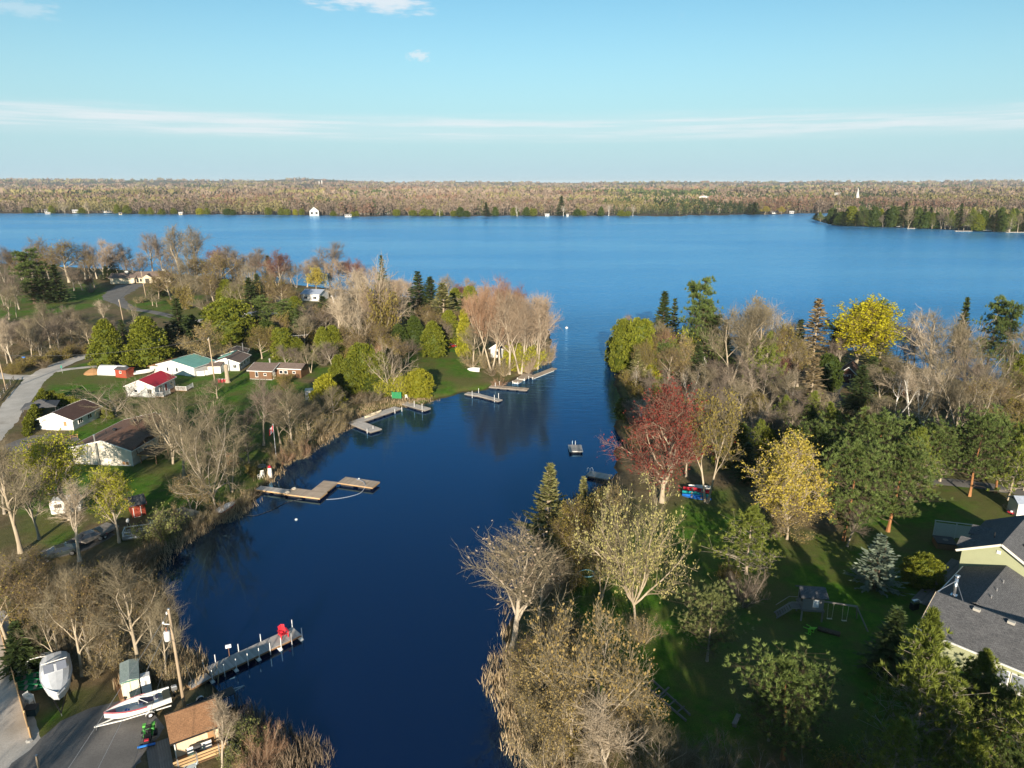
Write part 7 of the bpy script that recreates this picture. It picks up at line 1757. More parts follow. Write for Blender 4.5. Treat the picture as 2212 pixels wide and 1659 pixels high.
# ---- utility poles
POLEW = wood('pole_wood', (.40, .30, .20), (.56, .44, .31), axis=2)
def pole(u, v, h, label, lean=(0,0), mat=POLEW, transformer=False, arm=False):
    p = gl(u, v); e = empty('utility_pole', p, 0, label, 'utility pole', 'utility poles'); 
    top = Vector((lean[0], lean[1], h)); MB().tube((0,0,-.5), top, .16, .11, 10).build('shaft', mat, e, True)
    MB().lathe((top.x, top.y, h), [(.12,0),(.1,.08)], 8).build('cap', STEEL, e); m = MB().lathe((top.x - .22, top.y, h - .5), [(.06,0),(.08,.08),(.05,.16),(.08,.22)], 8); m.beam((top.x, top.y, h - .45), (top.x - .25, top.y, h - .45), .05); m.build('insulator', PIPE, e)
    if transformer:
        t_ = top * .76; t_.z = h * .72
        MB().lathe((t_.x - .42, t_.y - .15, t_.z), [(.24,0),(.28,.05),(.28,.85),(.22,.95)], 14).build('transformer', paint('transformer_grey', (.62,.63,.64), .4), e, True); MB().lathe((t_.x - .42, t_.y - .15, t_.z + .95), [(.1,0),(.07,.2),(.1,.28),(.05,.4)], 8).build('bushing', paint('rust', (.22,.10,.05)), e)
        MB().beam((t_.x, t_.y, t_.z + .6), (t_.x - .4, t_.y - .15, t_.z + .6), .08).build('bracket', STEEL, e); MB().beam((top.x*.9, top.y*.9, h*.86), (top.x*.9 - .6, top.y*.9 - .1, h*.87), .07).lathe((top.x*.9 - .6, top.y*.9 - .1, h*.87), [(.07,0),(.1,.1),(.06,.25)], 8).build('cutout', PIPE, e)
        MB().path([(top.x*.9 - .6, top.y*.9 - .1, h*.9), (t_.x - .6, t_.y - .15, t_.z + 1.5), (t_.x - .42, t_.y - .15, t_.z + 1.3)], .02).build('jumper_wire', BLACK, e)
    return p + top, e
T1, _ = pole(401, 1541, 10.9, 'tall wooden pole with white transformer beside the boathouse', (-.25, .2), transformer=True)
T2, _ = pole(464, 822, 10.7, 'wooden pole standing between the teal and brown cottages', (-.3, 0)); T3, _ = pole(14, 843, 8.5, 'wooden pole beside the fence at the left edge', (-.4, 0)); T4, _ = pole(317, 651, 12.4, 'tall pale pole beside the drive of the beige house', (-.6, 0)); T5, _ = pole(270, 712, 10, 'thin leaning pole behind the two big cedars', (-.5, 0)); T6, _ = pole(500, 660, 9, 'thin pole among the pink-twigged shrubs', (-.2, 0)); T7, _ = pole(532, 668, 10, 'white pole at the end of the lane by the fir', (-.1, 0)); T8, _ = pole(196, 612, 11, 'pole with white box at the lake end of the lawn', (0, 0))
def wire(a, b, sag, label, r=.022, mat=None):
    pts = [a + (b - a) * (i / 16) - Vector((0,0, sag * 4 * (i/16) * (1 - i/16))) for i in range(17)]
    tag(MB().path(pts, r, 4).build('power_line', mat or paint('wire', (.10,.10,.10)), None), label, 'power line', 'power lines')
PALEW = paint('pale_wire', (.35,.35,.36))
HB = Vector((-21, 20, 8.5))
wire(T1 + Vector((-.1,0,-.4)), HB + Vector((-9, 0, 0)), .5, 'upper pale wire from the transformer pole across the yard', .018, PALEW); wire(T1 + Vector((-.1,0,-1.4)), HB + Vector((-5.5, 0, -.4)), .6, 'second pale wire from the transformer pole across the yard', .018, PALEW); wire(T1 + Vector((0,0,-3)), HB + Vector((-1.5, 0, -2)), .5, 'dark service wire from the transformer pole', .02)
wire(T3, T2, 1.6, 'wire strung from the left-edge pole to the cottage pole', .03); wire(T2, T7, 1.5, 'wire from the cottage pole towards the lane end', .03); wire(T5, T4, 1.0, 'wire along the lane to the beige house pole', .03); wire(T4, T8, 1.4, 'wire from the tall pale pole to the lake end', .03)
gp = gl(431, 1512); wire(T1 + Vector((0,0,-2.4)), gp, 0.0, 'guy wire with yellow guard beside the transformer pole', .02)
# ---- plank wall along the lane
e = empty('plank_wall', (0,0,0), 0, 'stepped tan plank wall along the gravel lane', 'wall')
W0 = gl(-4, 1350); W1 = gl(66, 1597); nW = 9
for i in range(nW):
    a = W0 + (W1 - W0) * (i / nW); b = W0 + (W1 - W0) * ((i + 1) / nW); z0 = .9; ht = 1.25 + (.12 if i % 2 else 0)
    for k in range(4): MB().beam((a.x, a.y, z0 + .02 + (k + .5) * ht / 4), (b.x, b.y, z0 + .02 + (k + .5) * ht / 4), .05, ht / 4 - .012).build('plank', PINEW, e)
    MB().beam((b.x + .06, b.y, z0 - .3), (b.x + .06, b.y, z0 + ht + .06), .11).build('post', PINEW, e)
pW = gl(66, 1599); tag(MB().lathe((pW.x, pW.y - .1, pW.z - .1), [(.3,0),(.32,.2),(.2,.3)], 7).build('stone', CONC, None), 'pale stone at the end of the plank wall', 'stone')
e = empty('gate_post', gl(83, 1659), 0, 'short wooden post standing in the gravel yard', 'post'); MB().beam((0,0,-.2), (.05,0,1.25), .14).build('shaft', POLEW, e); MB().box((.05,0,1.28), (.17,.17,.05)).build('cap', STEEL, e)
# kayaks, chairs, bins behind the wall
for k, (u, v, lab) in enumerate([(50,1478,'green kayak leaning at the back of the pile'),(54,1490,'middle green kayak of the three by the wall'),(57,1500,'front green kayak of the three by the wall')]):
    p = gl(u, v); canoe('kayak', (p.x - .9, p.y + .2, p.z + .15 + .1 * k), -1.2 - .15 * k, lab, BGRN, 2.6, .3, 'green kayaks behind the plank wall', .7)
PLW = paint('white_plastic', (.75,.74,.70), .4)
def plastic_chair(loc, rz, label, mat=PLW, tip=0.0, group=None, s=1.0):
    e = empty('garden_chair', loc, rz, label, 'chair', group); e.rotation_euler = (tip, 0, rz); e.scale = (s, s, s)
    MB().box((0,0,.42), (.5,.48,.04)).build('seat', mat, e, bevel=.015)
    bk = MB()
    for k in range(5): bk.beam(((k-2)*.1, .23, .44), ((k-2)*.11, .36, .92), .06, .02)
    bk.box((0,.36,.93), (.54,.04,.08)); bk.build('backrest', mat, e)
    for x in (-.24, .24):
        for y in (-.22, .24): MB().beam((x, y, .42), (x*1.12, y*1.15, 0), .05).build('leg', mat, e)
        MB().beam((x*1.08, -.24, .66), (x*1.08, .3, .68), .06, .03).beam((x*1.08,-.22,.42), (x*1.08,-.24,.66), .045).build('armrest', mat, e)
    return e
p = gl(66, 1522)
for k in range(4): plastic_chair((p.x, p.y, p.z + k * .1), 1.3, ['lowest','second','third','topmost'][k] + ' white plastic chair in the stack behind the wall', PLW, 0, 'stacked white chairs')
p = gl(70, 1542); e = empty('storage_bin', p, .2, 'dark plastic storage bin behind the plank wall', 'bin'); MB().loft([[(x*k, y*k, z_) for x, y in ((-.5,-.4),(.5,-.4),(.5,.4),(-.5,.4))] for z_, k in ((0,.88),(.7,1))]).build('tub', paint('dark_teal', (.03,.06,.07), .5), e); MB().box((0,0,.73), (1.06,.86,.07)).build('lid', BLACK, e)
p = gl(45, 1462); e = empty('water_barrel', p, 0, 'tan barrel with dark lid behind the plank wall', 'barrel'); MB().lathe((0,0,0), [(.3,0),(.36,.2),(.36,.75),(.3,.95)], 14).build('body', CREAM, e, True); MB().lathe((0,0,.95), [(.31,0),(.31,.06)], 14).build('lid', paint('dark_teal', (.03,.06,.07), .5), e)
# ---- garden shed, fridge, retaining wall
a, b = gl(267, 1513), gl(305, 1503); ax = b - a
e = empty('garden_shed', (a + b) / 2, math.atan2(ax.y, ax.x), 'cream metal garden shed with grey-green roof', 'shed'); W_ = ax.length; Ls = 3.3
MB().prism([(-W_/2,0),(W_/2,0),(W_/2,1.95),(0,2.1),(-W_/2,1.95)], 0, Ls).build('wall', siding('cream_metal', (.66,.60,.46), .32, 'X'), e)
for k in range(4): roof_obj('roof_panel', [[(-W_/2-.08, -.1+k*Ls/4, 2.0), (0, -.1+k*Ls/4, 2.16), (0, -.12+(k+1)*Ls/4+.03, 2.17), (-W_/2-.08, -.12+(k+1)*Ls/4+.03, 2.01)], [(0, -.1+k*Ls/4, 2.16), (W_/2+.08, -.1+k*Ls/4, 2.0), (W_/2+.08, -.12+(k+1)*Ls/4+.03, 2.01), (0, -.12+(k+1)*Ls/4+.03, 2.17)]], SH_GREEN, e, .05)
MB().box((0,-.03,1.93), (W_+.1,.06,.12)).build('green_trim', paint('green_trim', (.06,.18,.14)), e); MB().box((0,-.02,1.25), (.02,.02,1.3)).build('door_seam', BLACK, e)
p = (gl(307, 1499) + gl(329, 1494)) / 2; e = empty('refrigerator', p, math.atan2(ax.y, ax.x), 'white refrigerator standing beside the cream shed', 'refrigerator')
MB().box((0,.38,.9), (.85,.75,1.78)).build('body', PIPE, e, bevel=.03)
for x in (-.21, .21):
    dr = MB().box((x,-.03,1.15), (.41,.05,1.2)).build('door', PIPE, e, bevel=.01); MB().box((x*.25,-.08,1.15), (.03,.04,.6)).build('handle', STEEL, dr)
MB().box((0,-.03,.3), (.84,.05,.45)).build('freezer_drawer', PIPE, e)
e = empty('timber_edging', (0,0,0), 0, 'old railway-tie edging left of the cream shed', 'timber'); p0, p1 = gl(247, 1470), gl(265, 1519)
for k in range(3): MB().beam(p0 + Vector((.15*k, .6*k, .12+.2*k*0)), p1 + Vector((.25*k*.3, 0, .12 + .22*k)) if k < 2 else p1 + Vector((0,.8,.5)), .24, .22).build('timber', BRNW, e)
# ---- small boathouse with veranda
fl_, fr_ = Vector((*g(367, 1606, 3.0), 0)), Vector((*g(479, 1565, 3.0), 0)); ax = fr_ - fl_; W_ = ax.length
nb = Vector((-ax.y, ax.x, 0)).normalized()
e = empty('boathouse', ((fl_ + fr_) / 2 + nb * .35).to_tuple()[:2] + (.9,), math.atan2(ax.y, ax.x), 'small cream boathouse with tan shingle roof and pine veranda rail', 'boathouse')
Lb = 3.3
MB().prism([(0,0),(Lb,0),(Lb,2.2),(Lb*.62,3.0),(0,2.2)], -W_/2+.3, W_/2-.3, 'x').build('wall', SD_TAN, e)
roof_obj('roof', [[(-W_/2,-.4,2.05),(W_/2,-.4,2.05),(W_/2,Lb*.62,3.12),(-W_/2,Lb*.62,3.12)]], SH_TAN, e); roof_obj('roof', [[(-W_/2,Lb*.62,3.12),(W_/2,Lb*.62,3.12),(W_/2,Lb+.3,2.1),(-W_/2,Lb+.3,2.1)]], SH_TAN, e)
MB().beam((-W_/2,-.44,1.99), (W_/2,-.44,1.99), .05, .14).build('fascia', BLACK, e)
plank_deck(e, -W_/2 + .1, W_/2 + .2, -1.7, -.05, .25, BRNW, .18, 'x')
rl = empty('veranda_rail', (0,0,0)); rl.parent = e
for x in (-W_/2 + .3, -.3, W_/2 - .6, W_/2 + .1): MB().beam((x,-1.65,.2), (x,-1.65,1.35), .12).build('post', GREYW, rl)
for z_ in (.55, .85, 1.15): MB().box((0,-1.68,z_), (W_ + .1,.05,.2)).build('rail_board', PINEW, rl)
MB().box((W_/2 - .9,-.06,1.1), (.55,.06,1.7)).build('door', PLYW, e); MB().beam((-W_/2+.32,-.12,.1), (-W_/2+.32,-.12,2.0), .08).build('downspout', GUTTER, e)
MB().box((.4,-.5,.75), (1.3,.06,.75)).build('leaning_board', PIPE, e); MB().box((-.65,-.45,.75), (.5,.06,.7)).build('leaning_board', PIPE, e); MB().box((-.1,-.55,.7), (.5,.3,.9)).build('dark_bin', paint('dark_grey', (.07,.07,.075)), e)
# ramp beside it
p0, p1 = gl(340, 1605), gl(352, 1680); e2 = empty('boat_ramp', (p0 + p1) / 2 + Vector((0,0,.06)), math.atan2((p1-p0).y, (p1-p0).x), 'grey plank ramp in front of the boathouse', 'ramp')
plank_deck(e2, -2.2, 2.2, -.9, .9, .06, GREYW, .2, 'x')
# black frame trailer behind the boathouse
p = gl(400, 1545); e2 = empty('empty_trailer', p, 2.25 - math.pi, 'empty black boat trailer behind the boathouse', 'trailer'); trailer(e2, 4.6, .45, paint('galvanised', (.42,.43,.44), .4, metal=.6), w=1.6); MB().box((0,2.4,.5), (1.2,4.2,.06)).build('bed', BLACK, e2)
# lawn tractor with blue bar
p = gl(322, 1601); e = empty('lawn_tractor', p, .35, 'green lawn tractor with blue bar on its front in the yard', 'tractor'); JG = paint('tractor_green', (.03,.20,.03), .35)
MB().loft([[(x*k, y, z_) for x, z_ in ((-.3,.45),(.3,.45),(.28,.85),(-.28,.85))] for y, k in ((-.95,.9),(-.2,1),(-.05,1))]).build('hood', BLACK, e); MB().box((0,.35,.62), (.8,.9,.12)).build('fender', JG, e, bevel=.04); MB().box((0,.75,.75), (.95,.55,.3)).build('rear_body', JG, e, bevel=.08); MB().box((0,.35,.8), (.42,.4,.12)).box((0,.58,1.02), (.42,.1,.42)).build('seat', BLACK, e)
for s_ in (-1, 1):
    MB().tube((s_*.4,.65,.32), (s_*.62,.65,.32), .32, n=16).build('wheel', BLACK, e); MB().tube((s_*.4,-.75,.22), (s_*.58,-.75,.22), .22, n=14).build('wheel', BLACK, e); MB().box((s_*.35,.95,.98), (.3,.35,.16)).build('lamp_cover', paint('bright_green', (.12,.45,.08), .4), e)
MB().tube((0,-.05,.8), (0,.1,1.15), .03).build('steering_column', BLACK, e); MB().path([(.2*math.cos(t_*.7), .1+.2*math.sin(t_*.7), 1.16) for t_ in range(10)], .025).build('steering_wheel', BLACK, e); MB().beam((-.7,-1.15,.55), (.7,-1.15,.55), .1, .16).build('front_bar', BBLUE, e); MB().box((0,-1.05,.35), (1.1,.1,.1)).build('bumper', BLACK, e); MB().box((0,-.9,.9), (.35,.2,.1)).build('engine_cap', BRED, e)
# loungers and bits in front
def lounger(loc, rz, label, mat):
    e = empty('lounge_chair', loc, rz, label, 'chair'); MB().box((0,0,.33), (.6,1.1,.05)).build('seat', mat, e); MB().box((0,.75,.6), (.6,.06,.75), M=Matrix.Rotation(-.5,3,'X')).build('backrest', mat, e)
    for x in (-.28,.28):
        for y in (-.45,.45): MB().beam((x,y,0), (x,y,.33), .05).build('leg', mat, e)
        MB().beam((x,-.3,.55), (x,.5,.55), .05).build('armrest', mat, e)
lounger(gl(418, 1640), -.6, 'green reclining garden chair in front of the boathouse', paint('sage_plastic', (.22,.36,.22), .5)); lounger(gl(409, 1668), -.3, 'pale blue garden chair at the bottom edge', paint('pale_blue_plastic', (.50,.60,.66), .5)); plastic_chair(gl(462, 1606) + Vector((0,0,.2)), 2.6, 'teal chair on the boathouse veranda', paint('teal_plastic', (.05,.22,.25), .5))
p = gl(503, 1634); e = empty('wrapped_bundle', p, 0, 'white plastic-wrapped bundle beside the boathouse shrubs', 'bundle'); MB().lathe((0,0,-.05), [(.35,0),(.6,.25),(.62,.7),(.45,1.0),(.15,1.15),(.05,1.3)], 9).build('sheet', PLW, e); MB().lathe((.25,.1,.2), [(.3,0),(.42,.3),(.2,.6)], 8).build('fold', PLW, e)
# ---- garden ornaments on the left bank
p = gl(584, 1030); e = empty('model_lighthouse', p, 0, 'white model lighthouse with red cap on the left bank', 'ornament'); MB().lathe((0,0,0), [(.46,0),(.3,1.75)], 10).build('tower', PLW, e, True); MB().lathe((0,0,1.75), [(.36,0),(.36,.06),(.22,.08),(.22,.26)], 10).build('gallery', BRED, e); MB().lathe((0,0,2.0), [(.27,0),(.05,.2)], 10).build('cap', BRED, e)
for k, (u, v, lab) in enumerate(((562,1033,'white garden chair left of the model lighthouse'),(567,1029,'white garden chair nearer the model lighthouse'))): plastic_chair(gl(u, v), -.6 + k, lab, PLW, 0, 'white chairs by the lighthouse')
p = gl(597, 992); e = empty('flagpole', p, 0, 'tall flagpole with red and white maple leaf flag', 'flag'); MB().tube((0,0,-.3), (0,0,6.6), .05, .035, 8).build('pole', PIPE, e); MB().lathe((0,0,6.6), [(.06,0),(.08,.06),(.02,.12)], 8).build('finial', PIPE, e)
def flag_panel(x0, x1, mat, nm):
    m = MB(); n = 6
    for i in range(n):
        xa, xb = x0 + (x1-x0)*i/n, x0 + (x1-x0)*(i+1)/n; f = lambda x: (-.06 - x*.45, .14*math.sin(x*5), 0)
        m.quad((f(xa)[0], f(xa)[1], 5.3 - xa*.5), (f(xb)[0], f(xb)[1], 5.3 - xb*.5), (f(xb)[0], f(xb)[1], 6.45 - xb*.5), (f(xa)[0], f(xa)[1], 6.45 - xa*.5))
    o = m.build(nm, mat, e); md = o.modifiers.new('thick', 'SOLIDIFY'); md.thickness = .012
FR, FWh = paint('flag_red', (.62,.015,.02), .7), paint('flag_white', (.8,.79,.77), .7)
flag_panel(0, .45, FR, 'red_band'); flag_panel(.45, 1.25, FWh, 'white_band'); flag_panel(1.25, 1.7, FR, 'red_band')
leaf = [(0,-.42),(.03,-.2),(.22,-.24),(.18,-.12),(.36,.02),(.28,.06),(.32,.2),(.18,.17),(.13,.22),(.08,.1),(.1,.36),(.04,.3),(0,.42)]; leaf += [(-x, y_) for x, y_ in leaf[::-1][1:-1]]
for s_ in (-.02, .02): MB().add([(-.06 - (.85 + x)*.45, .14*math.sin((.85 + x)*5) + s_, 5.45 + .0 + y_*.95) for x, y_ in leaf], [tuple(range(len(leaf)))]).build('maple_leaf', FR, e)
p = gl(504, 1004); e = empty('garden_swing', p, .1, 'small wooden garden bower with table under the bare trees', 'bower')
for x in (-.8,.8):
    for y in (-.5,.5): MB().beam((x,y,0), (x,y,1.9), .1).build('post', BRNW, e)
roof_obj('roof', [[(-1,-.7,1.85),(1,-.7,1.85),(1,0,2.3),(-1,0,2.3)], [(-1,0,2.3),(1,0,2.3),(1,.7,1.85),(-1,.7,1.85)]], BRNW, e, .06); MB().box((0,0,.75), (1.5,.8,.06)).build('table', BRNW, e); MB().box((0,-.75,.4), (1.6,.3,.05)).build('bench', BRNW, e)
for k, (u, v, lab, mat) in enumerate(((857,862,'green corrugated panel standing beside the bank docks',BGRN),)):
    p = gl(u, v); e = empty('green_gate', p, -.1, lab, 'panel')
    for q in range(7): MB().box((-.9+q*.3,0,.9), (.26,.06,1.5)).build('board', BGRN, e)
    for x in (-1.05,1.05): MB().beam((x,0,0), (x,0,1.8), .1).build('post', BGRN, e)
plastic_chair(gl(878, 862), .4, 'white chair beside the yellow-green cedar'); 
for k, (u, v) in enumerate(((565,1008), (985,852))):
    p = gl(u, v); e = empty('fire_pit' if k == 0 else 'stone_ring', p, 0, ('round stone fire pit on the left bank lawn', 'low stone ring at the lawn edge')[k], 'fire pit')
    for q in range(9): MB().box((.6*math.cos(q*.698), .6*math.sin(q*.698), .12), (.4,.26,.28), q*.698+1.57).build('stone', CONC, e, bevel=.04)
for k, (u, v, lab) in enumerate(((1004,850,'turquoise tub left of the narrow dock'),(1022,848,'pale green tub right of the turquoise tub'))):
    p = gl(u, v); e = empty('planter_tub', p, 0, lab, 'tub'); MB().lathe((0,0,0), [(.35,0),(.5,.4),(.52,.5)], 12).build('tub', BTEAL if k == 0 else paint('pale_green', (.42,.50,.40)), e, True); MB().lathe((0,0,.5), [(.46,0),(.3,.1)], 10).build('soil', GREYW, e)
p = gl(648, 772); e = empty('tv_antenna', p, .2, 'television antenna on a mast behind the brown cottage', 'antenna'); MB().tube((0,0,0), (0,0,6.2), .05).build('mast', STEEL, e); MB().beam((-2.6,0,6.2), (2.6,.2,6.3), .06).build('boom', STEEL, e)
for k in range(9): MB().beam((-2.4+k*.6,-.6+.04*k,6.22), (-2.4+k*.6,.7-.04*k,6.25), .03).build('element', STEEL, e)
for k, (u, v, s_, lab) in enumerate(((640,1123,.22,'small white buoy floating beside the bent dock'),(1224,709,.5,'white bird floating far out in the channel mouth, shaped like a buoy'))):  # the farther one stands in for a bird
    p = g(u, v, 0); e = empty('buoy', (p[0], p[1], 0), 0, lab, 'buoy'); MB().lathe((0,0,-s_*.4), [(s_*.3,0),(s_,s_*.5),(s_,s_*.9),(s_*.4,s_*1.4),(s_*.1,s_*1.5)], 12).build('float', PLW, e, True); MB().tube((0,0,s_), (0,0,s_*1.4), s_*.12).build('ring', STEEL, e)
# bits around the cottages
p = gl(492, 826); e = empty('tree_stump', p, 0, 'tall dead stump beside the red barrels', 'stump'); MB().lathe((0,0,-.1), [(.75,0),(.5,.6),(.45,2.6),(.55,4.2),(.42,4.6)], 9).build('trunk', BK_TAN, e)
for k in range(3):
    p = gl(474 + k * 7, 826); e = empty('red_barrel', p, 0, ['leftmost','middle','rightmost'][k] + ' red barrel below the dead stump', 'barrel', 'red barrels'); MB().lathe((0,0,0), [(.3,0),(.34,.3),(.34,.6),(.3,.85)], 12).build('body', BRED, e, True); MB().lathe((0,0,.85), [(.28,0),(.28,.05)], 12).build('lid', PLW, e)
p = gl(203, 806); tag(MB().lathe((p.x, p.y, p.z-.2), [(2.6,0),(1.9,.7),(.9,1.3),(.2,1.5)], 11).build('leaf_heap', paint('dry_leaves', (.36,.20,.09), .95, .4, 6), None), 'heap of orange-brown leaves left of the plastic tunnel', 'heap')
e = empty('rail_fence', (0,0,0), 0, 'dark rail fence at the road bend on the left edge', 'fence'); F0, F1 = gl(-6, 870), gl(30, 822)
for i in range(6):
    q = F0 + (F1 - F0) * (i / 5); MB().beam((q.x,q.y,q.z-.2), (q.x,q.y,q.z+1.2), .14).build('post', GREYW, e)
    if i: 
        for z_ in (.45,.95): MB().beam((q0.x,q0.y,q0.z+z_), (q.x,q.y,q.z+z_), .06, .12).build('rail', GREYW, e)
    q0 = q
e = empty('yard_fence', (0,0,0), 0, 'low wooden rail fence between the garage pad and large house', 'fence'); F0, F1 = gl(62, 968), gl(168, 946)
for i in range(8):
    q = F0 + (F1 - F0) * (i / 7); MB().beam((q.x,q.y,q.z-.2), (q.x,q.y,q.z+.9), .12).build('post', BRNW, e)
    if i: 
        for z_ in (.4,.75): MB().beam((q0.x,q0.y,q0.z+z_), (q.x,q.y,q.z+z_), .05, .14).build('rail', BRNW, e)
    q0 = q
for k, (u, v, lab) in enumerate(((55,793,'blue street sign on a post at the lane junction'),(135,806,'small green number sign at the cottage drive'))):
    p = gl(u, v); e = empty('road_sign', p, 0, lab, 'sign'); MB().tube((0,0,-.2), (0,0,2.6 if k == 0 else 1.9), .05).build('post', STEEL, e); MB().box((0,-.06,2.7 if k == 0 else 1.7), (.9,.04,.22) if k == 0 else (.35,.04,.7)).build('plate', BBLUE if k == 0 else paint('sign_green', (.02,.22,.16)), e)
# ---- right-hand garden
p = gl(1752, 1342); e = empty('playhouse', p, -.12, 'grey wooden playhouse on stilts with stair and swing beam', 'playhouse')
for x in (-1.1,1.1):
    for y in (0,1.9): MB().beam((x,y,-.1), (x,y,1.35), .15).build('stilt', GREYW, e)
MB().box((0,.95,1.4), (2.5,2.3,.14)).build('floor', GREYW, e); MB().box((0,.95,2.3), (2.2,2.0,1.7)).build('wall', SD_GREY, e)
roof_obj('roof', [[(-1.5,-.35,3.1),(1.5,-.35,3.1),(1.4,.95,3.75),(-1.4,.95,3.75)], [(-1.4,.95,3.75),(1.4,.95,3.75),(1.5,2.2,3.1),(-1.5,2.2,3.1)]], SH_GREY, e)
f_ = MB().box((.25,-.08,2.3), (.62,.08,.9)).build('window', TRIM, e); MB().box((.25,-.13,2.3), (.5,.04,.76)).build('pane', paint('pale_pane', (.55,.60,.66), .2), f_)
for x in (.5,1.2): MB().box((-1.13,x,2.45), (.06,.4,.5)).build('window', DKWIN, e)
st_ = empty('stair', (0,0,0)); st_.parent = e
MB().box((-1.7,.7,1.4), (1.1,1.2,.12)).build('landing', GREYW, st_)
for k in range(6): MB().box((-2.4-.22*k,.7,1.2-.22*k), (.24,1.0,.05)).build('tread', GREYW, st_)
for y in (.15,1.25): MB().beam((-2.2,y,1.3), (-3.7,y,.0), .08,.14).beam((-1.2,y,2.2), (-2.25,y,2.2), .06).beam((-2.25,y,2.2), (-3.6,y,1.0), .06).build('handrail', GREYW, st_)
sw = empty('swing_frame', (0,0,0)); sw.parent = e
MB().beam((1.1,.4,2.35), (4.6,-.2,2.35), .12,.16).build('beam', GREYW, sw); MB().beam((4.5,-.2,2.35), (5.6,-1.3,0), .11).build('leg', GREYW, sw); MB().beam((4.5,-.2,2.35), (5.2,1.1,0), .11).build('leg', GREYW, sw)
for x in (1.9,3.4):
    for dx in (-.3,.3): MB().tube((x+dx,.3-x*.13,2.3), (x+dx*.8,.25-x*.13,.55), .018,n=5).build('chain', CREAM, sw)
    MB().loft([[(x+xx,.25-x*.13+yy,.5+.25*xx*xx) for yy in (-.1,.1)] + [(x+xx,.25-x*.13+yy,.47+.25*xx*xx) for yy in (.1,-.1)] for xx in (-.28,-.14,0,.14,.28)]).build('swing_seat', CREAM, sw)
plastic_chair(gl(1738, 1362) + Vector((0,0,.25)), .7, 'lime green plastic chair tipped over below the playhouse', paint('lime_plastic', (.22,.62,.05), .4), 1.45, None, 1.25)
p = gl(1790, 1368); e = empty('log_bench', p, -.5, 'dark hollow log lying on the lawn below the playhouse', 'log'); MB().loft([[(-1.1+2.2*f, .28*math.cos(t_), .25+.26*math.sin(t_)) for t_ in [q*.785 for q in range(8)]] for f in (0,.3,.7,1)]).build('bark', BK_DARK, e, True); MB().box((1.12,0,.25), (.04,.4,.4)).build('cut_end', BRNW, e)
p = gl(1974, 1316); e = empty('barbecue', p, .3, 'barbecue with shiny lid on the dark lawn', 'barbecue'); MB().box((0,0,.45), (.9,.5,.8)).build('cabinet', BLACK, e); MB().loft([[(x, y*k, z_) for x in (-.4,.4) for y in ((-.28,.28) if x < 0 else (.28,-.28))] for z_, k in ((.85,1),(1.1,.95),(1.22,.5))]).build('lid', CHROME, e); MB().box((.65,0,.88), (.4,.45,.04)).build('side_shelf', STEEL, e)
p = gl(1268, 1240); e = empty('hoop', p, 0, 'pale blue plastic hoop lying on the grass', 'hoop'); MB().path([(1.0*math.cos(t_*.314), .85*math.sin(t_*.314), .1) for t_ in range(21)], .07, 8).build('ring', paint('pale_cyan', (.25,.55,.62), .4), e, True)
e = empty('old_dock_frame', gl(1440, 1525), 0, 'grey dismantled dock frame lying in the brush', 'dock frame')
q0 = gl(1392, 1490); q1 = gl(1482, 1562); ax = q1 - q0; o0 = e.location
for s_ in (0, .9): MB().beam(q0 - o0 + Vector((s_, s_*.8, .5)), q1 - o0 + Vector((s_*.6, s_*.8, .25)), .12, .2).build('beam', GREYW, e)
for k in range(5): c = q0 + ax * (k / 5) - o0; MB().beam(c + Vector((0,0,.45)), c + Vector((.8,.75,.45)), .1,.08).build('cross_board', GREYW, e)
MB().beam(gl(1424,1514) - o0 + Vector((0,0,.55)), gl(1444,1498) - o0 + Vector((0,0,.7)), .16,.1).build('arm', GREYW, e)
p = gl(1590, 1562); e = empty('plank_bench', p, 1.0, 'short grey plank bench in the rough grass', 'bench'); MB().box((0,0,.42), (1.5,.4,.07)).build('seat', GREYW, e)
for x in (-.55,.55): MB().box((x,0,.2), (.1,.36,.42)).build('leg', GREYW, e)
p = gl(2183, 1110); e = empty('lawn_mower', p, .4, 'red and white lawn mower beside the white shed', 'mower'); MB().box((0,0,.25), (.6,.8,.22)).build('deck', BRED, e, bevel=.06); MB().lathe((0,-.05,.36), [(.2,0),(.2,.15),(.1,.2)], 10).build('engine', PIPE, e); MB().beam((-.22,.35,.3), (-.22,1.2,1.0), .04).beam((.22,.35,.3), (.22,1.2,1.0), .04).beam((-.22,1.2,1.0), (.22,1.2,1.0), .04).build('handle', BLACK, e)
for x in (-.34,.34):
    for y in (-.33,.33): MB().tube((x-.04,y,.13), (x+.04,y,.13), .13,n=12).build('wheel', BLACK, e)
